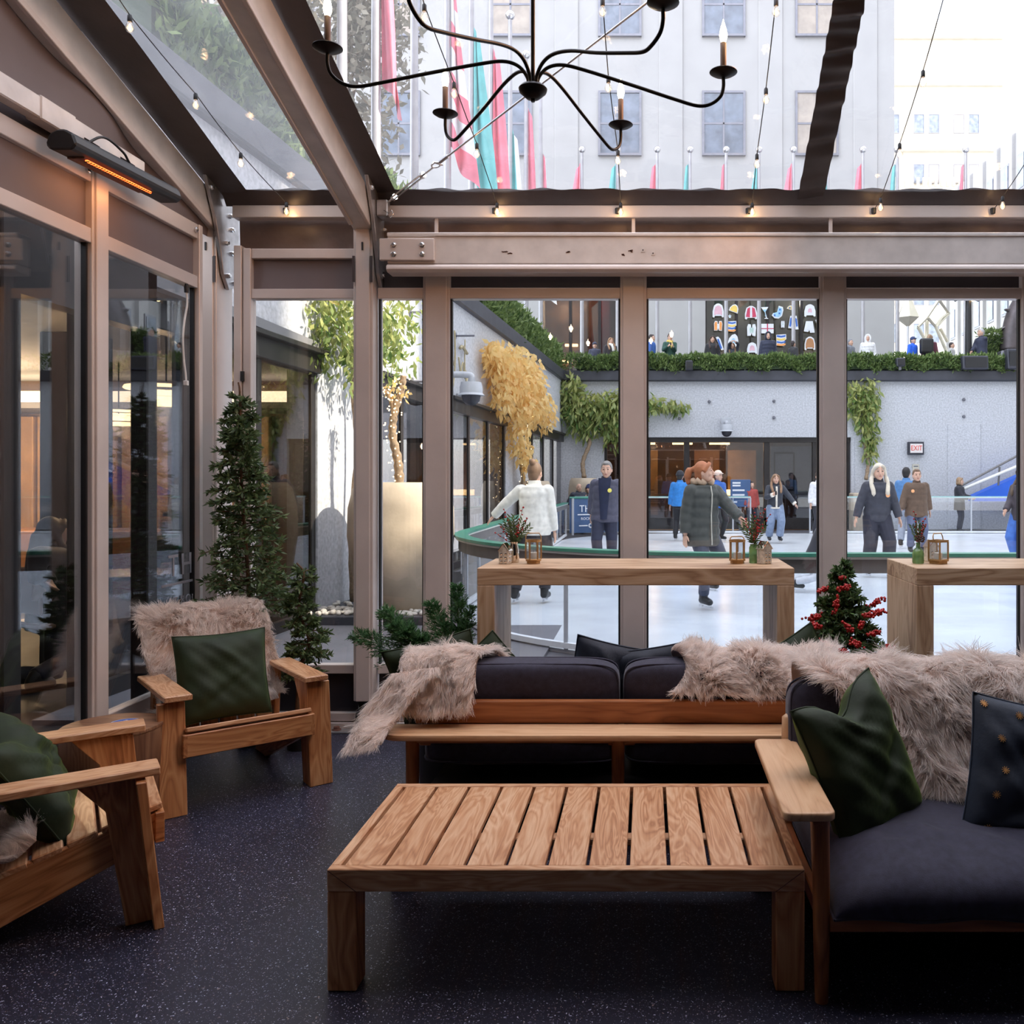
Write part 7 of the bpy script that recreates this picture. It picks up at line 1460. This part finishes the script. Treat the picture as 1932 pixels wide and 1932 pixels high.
    # trousers
    m = MB(); e = legfit; m.loft([(S((0, 0, z)) + up * k, (rx + e * .7) * k, (ry + e * .7) * k) for z, rx, ry in ((.80, .16, .115), (.88, .168, .118), (.96, .162, .112), (1.04, .150, .104))], 16)
    for n_ in ('R', 'L'):
        bt_ = an[n_] + (kn[n_] - an[n_]).normalized() * .02 * k; m.tube([hp[n_], hp[n_].lerp(kn[n_], .5), kn[n_], kn[n_].lerp(bt_, .5), bt_], [(x + e) * k for x in (.088, .076, .058, .052, .046)], 12)
    blob(m, 'trousers', cloth(legs), t, max(vox, .012), 3)
    # boots
    for n_, s in (('R', -1), ('L', 1)):
        m = MB(); f0 = an[n_]; sh_ = (kn[n_] - an[n_]).normalized(); m.tube([f0 + sh_ * .13 * k, f0 + sh_ * .03 * k, f0 + S((0, .012, -.045))], [.062 * k, .058 * k, .05 * k], 10); m.tube([f0 + S((0, .05, -.055)), f0 + S((0, -.04, -.055)), f0 + S((s * .012, -.14, -.066)), f0 + S((s * .014, -.17, -.07))], [.043 * k, .050 * k, .042 * k, .028 * k], 10)
        bo_ = blob(m, 'skate_boot' if skates else 'shoe', cloth(boots, .5), t, max(vox, .012), 2)
        if skates: mm = MB(); mm.box(f0 + S((0, -.05, -.125)), (.006, .27 * k, .022 * k)); mm.box(f0 + S((0, .03, -.11)), (.03, .04, .04)); mm.box(f0 + S((0, -.12, -.112)), (.03, .04, .03)); mm.build('blade', BLADE, bo_)
    # top
    m = MB(); e = fit; zs = np.arange(hem, 1.47, .022); prof = np.array([(.6, .17, .13), (.80, .170, .125), (.93, .165, .116), (1.03, .156, .110), (1.12, .146, .104), (1.25, .152, .112), (1.36, .158, .112), (1.42, .132, .094), (1.49, .080, .076)]); rg = []
    for z in zs: a = 1 + puff * (abs(math.sin((z - hem) * PI / .115)) ** .6 - .5); rg.append((S((0, 0, z)) + sp_(z) * k, (np.interp(z, prof[:, 0], prof[:, 1]) + e) * k * a, (np.interp(z, prof[:, 0], prof[:, 2]) + e) * k * a))
    m.loft(rg, 20)
    for n_ in ('R', 'L'):
        P0, pe, pw = sh[n_], el[n_], wr[n_] - (wr[n_] - el[n_]).normalized() * .015; ln_ = (pe - P0).length + (pw - pe).length; ps, rs = [], []; n2_ = 18
        for i in range(n2_ + 1):
            s_ = i / n2_ * ln_; l1 = (pe - P0).length; q = P0.lerp(pe, s_ / l1) if s_ < l1 else pe.lerp(pw, (s_ - l1) / (ln_ - l1)); ps.append(q); base = np.interp(i / n2_, [0, .5, 1], [.056, .046, .036]); rs.append((base + e * .5) * k * (1 + puff * 1.3 * (abs(math.sin(s_ * PI / .10)) ** .6 - .5)))
        m.tube(ps, rs, 12)
        m.ell(P0 - V((0, 0, .012)), (.060 * k + e * .5, .064 * k + e * .5, .056 * k + e * .4), 12, 8)
    m.loft([(S((0, .008, 1.45)) + sp_(1.45) * k, .095 * k, .088 * k), (S((0, .006, 1.50)) + sp_(1.5) * k, .080 * k, .078 * k), (S((0, .004, 1.525)) + sp_(1.52) * k, .076 * k, .074 * k)], 16)
    jk = blob(m, 'jacket', cloth(top), t, max(vox, .012), 2)
    if zipper: MB().tube([S((0, -np.interp(z, prof[:, 0], prof[:, 2]) - e - .010, z)) + sp_(z) * k for z in np.arange(hem + .02, 1.5, .05)], .008 * k, 6).build('zip', cloth(zipper), jk, smooth=180)
    if under:
        MB().sheet(lambda u, v: S(((u - .5) * (.10 + .10 * v), -np.interp(hem + .05 + v * (1.44 - hem), prof[:, 0], prof[:, 2]) * math.sqrt(max(.2, 1 - ((u - .5) * 1.0) ** 2)) - e - .038, hem + .05 + v * (1.44 - hem))) + sp_(hem + v * .6) * k, 8, 14).build('sweater_front', cloth(under), jk, smooth=180, recalc=False)
    if badge: MB().lathe([(.034, 0), (.034, .006), (.0, .008)], S((badge[0], -np.interp(badge[1], prof[:, 0], prof[:, 2]) - e - (.052 if under else .024), badge[1])) + sp_(badge[1]) * k, 16, Matrix.Rotation(R(90), 3, 'X')).build('badge', cloth(badge[2]), jk)
    if trim:
        hz = S((0, 0, hem)) + sp_(hem) * k; rr = np.interp(hem, prof[:, 0], prof[:, 1]) + e; r2_ = np.interp(hem, prof[:, 0], prof[:, 2]) + e
        MB().tube([hz + V((rr * k * math.cos(a), r2_ * k * math.sin(a), 0)) for a in np.linspace(0, 2 * PI, 25)], .022 * k, 8, caps=False).build('hem_trim', cloth(trim), jk, smooth=180); MB().tube([S((0, -np.interp(z, prof[:, 0], prof[:, 2]) - e - .006, z)) + sp_(z) * k for z in np.arange(hem, 1.48, .05)], .026 * k, 8).build('front_trim', cloth(trim), jk, smooth=180)
        for n_ in ('R', 'L'): d = (wr[n_] - el[n_]).normalized(); MB().tube([wr[n_] - d * .05, wr[n_] + d * .01], .058 * k, 12).build('cuff_trim', cloth(trim), jk, smooth=60)
    if furtrim: MB().tube([S((0, .01, 1.50)) + sp_(1.5) * k + V((.115 * k * math.cos(a), .10 * k * math.sin(a), .02 * math.sin(a * 9))) for a in np.linspace(R(-70), R(250), 24)], [.038 * k * (1 + .2 * math.sin(i * 2.3)) for i in range(24)], 8).build('fur_collar', cloth(furtrim, .9), jk, smooth=180)
    if scarf: MB().tube(spline([S((.07, -.05, 1.48)) + sp_(1.48) * k, S((0, .085, 1.5)) + sp_(1.48) * k, S((-.08, -.02, 1.49)) + sp_(1.48) * k, S((0, -.13, 1.44)) + sp_(1.44) * k, S((.05, -.17, 1.22)) + sp_(1.2) * k], 5), .05 * k, 8).build('scarf', cloth(scarf), t, smooth=180)
    # hair and hats
    HC = cloth(hairc, .6); m = MB()
    if hair != 'none':
        if hair in ('hood', 'whitehood'):
            m.ell(Hd((0, .035, .0)), (.120 * k, .124 * k, .160 * k), 16, 10, Rh); m.ell(Hd((0, .06, -.11)), (.12 * k, .10 * k, .09 * k), 14, 8, Rh)
            for a in np.linspace(0, 2 * PI, 18): m.ell(Hd((.088 * math.cos(a), -.052, .005 + .118 * math.sin(a))), .026 * k, 8, 6)
        elif hair == 'bald': m.tube([Hd((.076, .03, -.0)), Hd((.05, .08, -.01)), Hd((0, .098, -.01)), Hd((-.05, .08, -.01)), Hd((-.076, .03, .0))], .022 * k, 8)
        else:
            m.ell(Hd((0, .022, .026)), (.092 * k, .098 * k, .113 * k), 16, 10, Rh); m.ell(Hd((0, .05, -.03)), (.075 * k, .06 * k, .08 * k), 14, 8, Rh)
            if hair == 'short': m.ell(Hd((0, -.045, .088)), (.05 * k, .04 * k, .026 * k), 10, 6, Rh)
            if hair == 'bun': m.ell(Hd((0, .09, .115)), (.045 * k, .045 * k, .045 * k), 10, 8, Rh)
            if hair in ('pony', 'long', 'bob'):
                for s in (-1, 1): m.tube(spline([Hd((s * .02, -.07, .092)), Hd((s * .062, -.05, .062)), Hd((s * .083, -.005, .01))], 4), [.026 * k] * 9, 8)
            if hair == 'pony': m.tube(spline([Hd((0, .10, .05)), Hd((0, .16, .03)), Hd((0, .185, -.05)), Hd((0, .16, -.14))], 5), [.03 * k] * 4 + [.045 * k] * 6 + [.035 * k] * 4 + [.018 * k] * 2, 10); m.ell(Hd((0, .105, .05)), .035 * k, 10, 6)
            if hair == 'long':
                for s in (-1, 1): m.tube(spline([Hd((s * .080, .005, .04)), Hd((s * .100, .0, -.07)), Hd((s * .112, -.055, -.17)), Hd((s * .100, -.115, -.26)), Hd((s * .095, -.125, -.34))], 5), [.026 * k] * 6 + [.036 * k] * 9 + [.034 * k] * 4 + [.014 * k] * 2, 10)
                m.tube(spline([Hd((0, .08, .0)), Hd((0, .10, -.12)), Hd((0, .115, -.28))], 5), [.07 * k] * 6 + [.08 * k] * 5, 10)
            if hair == 'bob':
                for s in (-1, 1): m.tube(spline([Hd((s * .07, -.005, .05)), Hd((s * .092, .0, -.03)), Hd((s * .085, .0, -.105))], 5), [.034 * k] * 5 + [.042 * k] * 4 + [.03 * k] * 2, 10)
                m.ell(Hd((0, .06, -.06)), (.095 * k, .06 * k, .075 * k), 12, 8)
        blob(m, 'hood' if 'hood' in hair else 'hair', HC, t, max(vox * .9, .010), 2)
    if hat:
        m = MB(); m.ell(Hd((0, .012, .055)), (.099 * k, .112 * k, .097 * k), 16, 10, Rh)
        if hat[0] == 'cap': m.ell(Hd((0, -.11, .06)), (.065 * k, .06 * k, .012 * k), 12, 6, Rh)
        else: m.tube([Hd((.09 * math.cos(a), .01 + .103 * math.sin(a), .03)) for a in np.linspace(0, 2 * PI, 20)], .018 * k, 8)
        blob(m, 'hat', cloth(hat[1]), t, max(vox * .9, .010), 2)
    if hold == 'phone': d = (wr['R'] - el['R']).normalized(); MB().box(wr['R'] + d * .10 + V((0, -.03, .02)), (.05 * k, .012, .10 * k), None).build('phone', M['black'], t, bevel=.004)
    t.location = loc; t.rotation_euler = (0, 0, R(face)); return t
ZI = .025
SKG, UPG = 'skaters on the ice', 'people behind the terrace hedge'
person('skater in a white fleece jacket seen from behind, one hand on the green rail', (-1.40, 10.9, ZI), 172, 1.74, {'L': (-.66, .24, .95), 'R': (.25, .02, .86)}, {'L': (-.24, -.02, .14), 'R': (.12, .05, .14)}, (0, -.02), head=(-8, 4), hair='bun', hairc=(.17, .10, .06), top=(.80, .79, .74), puff=.05, fit=.042, hem=.84, legs=(.035, .03, .035), legfit=.03, group=SKG, vox=.010)
person('man in an open navy puffer coat skating towards the tent with a yellow badge', (-.68, 14.3, ZI), -4, 1.82, {'R': (-.24, .12, .92), 'L': (.26, .12, .90)}, {'R': (-.10, -.06, .14), 'L': (.11, .12, .14)}, (.03, -.10), head=(0, 6), hair='short', hairc=(.20, .19, .18), top=(.075, .075, .115), puff=.10, fit=.055, hem=.80, legs=(.018, .022, .05), legfit=.03, under=(.010, .016, .05), badge=(.085, 1.30, (.80, .72, .15)), group=SKG, vox=.011)
person('woman in a long dark puffer coat with a red ponytail looking along the rink', (.66, 10.45, ZI), 34, 1.74, {'R': (-.22, -.16, .78), 'L': (.52, -.28, .98)}, {'R': (.02, .0, .14), 'L': (.10, .30, .30)}, (0, -.02), head=(48, -6), hair='pony', hairc=(.38, .13, .05), top=(.055, .060, .056), puff=.13, fit=.06, hem=.74, legs=(.05, .06, .10), legfit=.02, furtrim=(.42, .30, .21), zipper=(.5, .48, .42), group=SKG, vox=.010)
person('staff member in a bright blue jacket and dark beanie by the far barrier', P(1283, 1003, 22.0) + V((0, 0, 0)) * 0 if False else (.84, 22.0, ZI), 165, 1.74, hair='short', hairc=(.02, .02, .02), top=(.03, .22, .62), fit=.05, hem=.86, legs=(.02, .02, .025), group=SKG, vox=.018, hat=('beanie', (.02, .022, .03)))
person('girl in a dark shearling jacket and wide jeans gliding with her arms out', (3.14, 21.4, ZI), 5, 1.66, {'R': (-.10, -.34, 1.16), 'L': (.48, -.12, .92)}, {'R': (-.14, .02, .14), 'L': (.10, -.10, .14)}, (0, -.05), hair='long', hairc=(.28, .16, .09), top=(.04, .045, .06), fit=.045, hem=.88, legs=(.20, .26, .38), legfit=.05, trim=(.80, .74, .64), badge=(-.09, 1.2, (.85, .35, .15)), group=SKG, vox=.014, hold='phone')
person('woman with long white blond hair in a dark puffer jacket with an orange badge', (3.66, 13.9, ZI), 3, 1.78, {'R': (-.38, -.10, .84), 'L': (.34, -.12, .86)}, {'R': (-.14, .05, .14), 'L': (.16, -.08, .14)}, (0, -.06), head=(-4, 4), hair='long', hairc=(.62, .56, .46), top=(.045, .047, .065), puff=.09, fit=.05, hem=.84, legs=(.022, .023, .04), legfit=.05, badge=(.10, 1.26, (.85, .40, .18)), group=SKG, vox=.011)
person('woman in a brown fur coat with tied back hair skating beside the blond woman', (5.55, 18.0, ZI), -4, 1.74, {'R': (-.34, -.08, .88), 'L': (.28, .02, .88)}, None, (0, -.03), hair='short', hairc=(.16, .09, .05), top=(.12, .075, .05), puff=.06, fit=.065, hem=.76, legs=(.10, .12, .2), legfit=.03, badge=(-.12, 1.3, (.85, .40, .18)), group=SKG, vox=.014)
person('young man with dark hair in a denim blue jacket skating away behind the fur coat', (5.82, 19.6, ZI), 150, 1.80, None, None, hair='short', hairc=(.015, .012, .012), top=(.08, .20, .42), fit=.045, legs=(.3, .33, .4), legfit=.03, group=SKG, vox=.017)
person('woman with a light brown bob in black standing behind the far barrier', (9.3, 26.0, 0), 60, 1.62, {'R': (.2, -.2, 1.0), 'L': (.34, -.05, 1.02)}, hair='bob', hairc=(.30, .19, .11), top=(.03, .03, .04), fit=.05, hem=.70, skates=False, group=SKG, vox=.018)
person('skater in a dark top and blue jeans leaving at the picture edge', (6.62, 15.4, ZI), -60, 1.72, {'R': (-.32, -.05, .98), 'L': (-.1, -.25, .95)}, hair='long', hairc=(.08, .05, .03), top=(.05, .04, .05), fit=.05, legs=(.05, .14, .45), legfit=.05, group=SKG, vox=.016)
person('skater in a white puffer jacket half behind the tent post', (4.62, 23.5, ZI), 20, 1.74, hair='short', hairc=(.05, .03, .02), top=(.72, .72, .74), puff=.10, fit=.06, legs=(.03, .03, .04), group=SKG, vox=.018)
person('child in black crouching on the ice half behind the tent post', (2.32, 12.1, ZI), 70, 1.35, {'R': (.15, -.25, .42), 'L': (.25, -.05, .4)}, {'R': (-.28, -.1, .12), 'L': (-.30, .15, .12)}, (0, -.22), drop=.28, hair='short', hairc=(.02, .02, .02), top=(.03, .03, .04), fit=.05, legs=(.55, .56, .60), group=SKG, vox=.014)
person('bald man seated beyond the far corner of the rink barrier', (-2.02, 25.75, 0), 25, 1.72, {'R': (-.1, -.2, .8), 'L': (.2, -.3, .8)}, {'R': (-.12, -.45, .1), 'L': (.12, -.45, .1)}, (0, -.05), drop=.27, hair='bald', hairc=(.12, .09, .07), top=(.04, .045, .065), puff=.08, fit=.06, skates=False, group=SKG, vox=.018)
person('seated person in a navy beanie beside the bald man', (-1.70, 25.9, 0), -20, 1.70, {'R': (-.08, -.2, 1.0), 'L': (.2, -.3, .8)}, {'R': (-.12, -.45, .1), 'L': (.12, -.45, .1)}, drop=.29, hair='short', hairc=(.10, .05, .03), top=(.05, .04, .04), fit=.06, skates=False, group=SKG, vox=.018, hat=('beanie', (.02, .03, .10)))
person('staff member in an orange and white cap and blue jacket behind the red haired woman', (1.78, 21.8, ZI), 40, 1.74, hair='short', hairc=(.10, .05, .03), top=(.03, .12, .45), fit=.05, legs=(.02, .02, .025), group=SKG, vox=.018, hat=('cap', (.80, .62, .52)))
person('person in red bending behind the far barrier', (3.15, 26.3, 0), 20, 1.5, hair='short', hairc=(.03, .02, .02), top=(.40, .07, .06), fit=.05, skates=False, group=SKG, vox=.02)
person('person in a dark coat facing away between the two women by the exit sign', (4.95, 24.2, ZI), 170, 1.52, hair='short', hairc=(.06, .035, .02), top=(.05, .05, .08), fit=.05, group=SKG, vox=.02)
# terrace: d 29.5, floor 4.7
def up_(label, px_, pytop, face, **kw):
    d = kw.pop('d', 28.9); ztop = EYE + (CY - pytop) * d / F; z0 = 4.7; H_ = max(1.15, ztop - z0)
    return person(label, ((px_ - CX) * d / F, d, z0), face, H_, skates=False, group=UPG, vox=kw.pop('vox', .019), **kw)
up_('woman with long fair hair and a white scarf behind the hedge', 1152, 637, 25, hair='long', hairc=(.34, .19, .10), top=(.03, .025, .03), fit=.05, scarf=(.75, .73, .68)); up_('person in a dark cap and coat beside the white scarf woman', 1122, 646, 10, hair='short', hairc=(.03, .03, .04), top=(.05, .055, .09), fit=.05, hat=('cap', (.04, .045, .08)))
up_('man in a blue jacket in profile behind the hedge by the tent post', 1229, 631, 75, hair='short', hairc=(.03, .02, .02), top=(.04, .12, .40), fit=.05); up_('woman with a top bun and dark green coat photographing with a phone', 1264, 630, 12, hands={'R': (-.06, -.30, 1.22), 'L': (.10, -.30, 1.2)}, hair='bun', hairc=(.05, .03, .02), top=(.02, .07, .05), fit=.05, scarf=(.7, .5, .12), hold='phone')
up_('woman with long dark hair and a black coat looking down at the rink', 1344, 634, 5, hair='long', hairc=(.05, .025, .02), top=(.02, .02, .024), fit=.06); up_('woman holding a white camera to her face behind the hedge', 1382, 647, -8, hands={'R': (-.06, -.26, 1.36), 'L': (.08, -.26, 1.36)}, hair='long', hairc=(.18, .10, .05), top=(.03, .035, .05), fit=.04)
up_('person in a navy hooded parka standing over the hedge', 1449, 627, 0, hair='hood', hairc=(.02, .025, .045), top=(.025, .03, .06), puff=.07, fit=.075); up_('person in black turned away beside the second striped stocking', 1496, 643, 130, hair='short', hairc=(.03, .02, .02), top=(.03, .03, .035), fit=.05)
up_('person in a grey coat half behind the tent post at the hedge', 1604, 640, 40, hair='short', hairc=(.2, .2, .22), top=(.16, .17, .2), fit=.06); up_('person in a white hooded puffer coat behind the flagpole', 1637, 632, -8, hair='whitehood', hairc=(.78, .78, .80), top=(.76, .76, .78), puff=.08, fit=.075)
up_('person in a bright blue jacket and navy cap behind the hedge', 1722, 636, 40, hair='short', hairc=(.04, .04, .06), top=(.02, .12, .70), fit=.06, hat=('cap', (.03, .05, .14))); up_('person with brown hair and a black backpack turned away behind the hedge', 1754, 631, 150, hair='pony', hairc=(.30, .19, .12), top=(.12, .03, .05), fit=.05)
up_('dark haired man whose head just clears the hedge', 1795, 646, 60, hair='short', hairc=(.03, .02, .02), top=(.5, .5, .5), fit=.04); up_('grey haired man in a dark navy coat in profile near the statue', 1851, 620, -70, hair='short', hairc=(.42, .42, .44), top=(.025, .03, .06), fit=.06, hands={'R': (-.35, -.1, 1.05), 'L': (-.3, .1, 1.0)})
bpk = thing('backpack', 'black backpack worn by the brown haired person behind the hedge', 'backpack', P(1748, 655, 28.7)); MB().box(P(1748, 653, 28.72), (.42, .26, .50)).build('sack', M['black'], bpk, bevel=.08, seg=3, smooth=60)
# restaurant guests seen dimly through the gable glass
RG = 'restaurant guests behind the gable glass'
def guest(label, x, y, face, **kw): return person(label, (x, y, -.02), face, 1.7, {'R': (-.15 if face < 90 else .1, -.3, .78), 'L': (.2, -.3, .78)}, {'R': (-.15, -.42, .1), 'L': (.15, -.42, .1)}, drop=.42, skates=False, group=RG, vox=.019, **kw)
guest('restaurant guest in black sitting with her back to the gable glass', -4.7, 6.9, 150, hair='long', hairc=(.03, .02, .02), top=(.02, .02, .022), fit=.05); guest('restaurant guest in a navy jumper at the table near the ring pendant', -4.55, 8.4, -30, hair='short', hairc=(.06, .04, .03), top=(.04, .06, .12), fit=.04); guest('restaurant guest in a rust top beside the dark inner post', -5.2, 5.9, 60, hair='long', hairc=(.2, .1, .05), top=(.35, .10, .05), fit=.04)
def tbl(label, x, y):
    t = thing('dining_table', label, 'table', (x, y, -.03), 0, 'restaurant tables behind the gable glass'); MB().lathe([(.38, .70), (.40, .715), (.40, .735), (.38, .74)], (x, y, 0), 28).build('tabletop', M['drum'], t, smooth=40); MB().tube([(x, y, 0), (x, y, .70)], .035, 10).build('pedestal', M['black'], t, smooth=60); MB().lathe([(.26, -.03), (.26, -.01), (.05, .02)], (x, y, 0), 24).build('foot', M['black'], t, smooth=40)
tbl('round dining table near the ring pendant in the restaurant', -4.5, 7.7); tbl('round dining table nearest the gable glass in the restaurant', -4.3, 5.3)
def cafe(label, x, y, rz):
    t = thing('dining_chair', label, 'chair', (0, 0, 0), 0, 'restaurant chairs behind the gable glass')
    MB().box((0, 0, .45), (.44, .44, .05)).build('seat', M['drum'], t, bevel=.015); MB().box((0, .2, .72), (.42, .03, .36)).build('backrest', M['drum'], t, bevel=.012)
    for sx_ in (-.19, .19):
        for sy_ in (-.19, .19): MB().tube([(sx_, sy_, 0), (sx_ * .95, sy_ * .95, .43)], .016, 8).build('leg', M['black'], t)
    t.location = (x, y, -.03); t.rotation_euler = (0, 0, R(rz))
cafe('timber dining chair under the guest in black', -4.7, 6.95, 150); cafe('timber dining chair under the guest in the navy jumper', -4.55, 8.45, -30); cafe('timber dining chair under the guest in the rust top', -5.2, 5.95, 60); cafe('empty timber dining chair nearest the gable glass', -3.95, 4.75, 200)
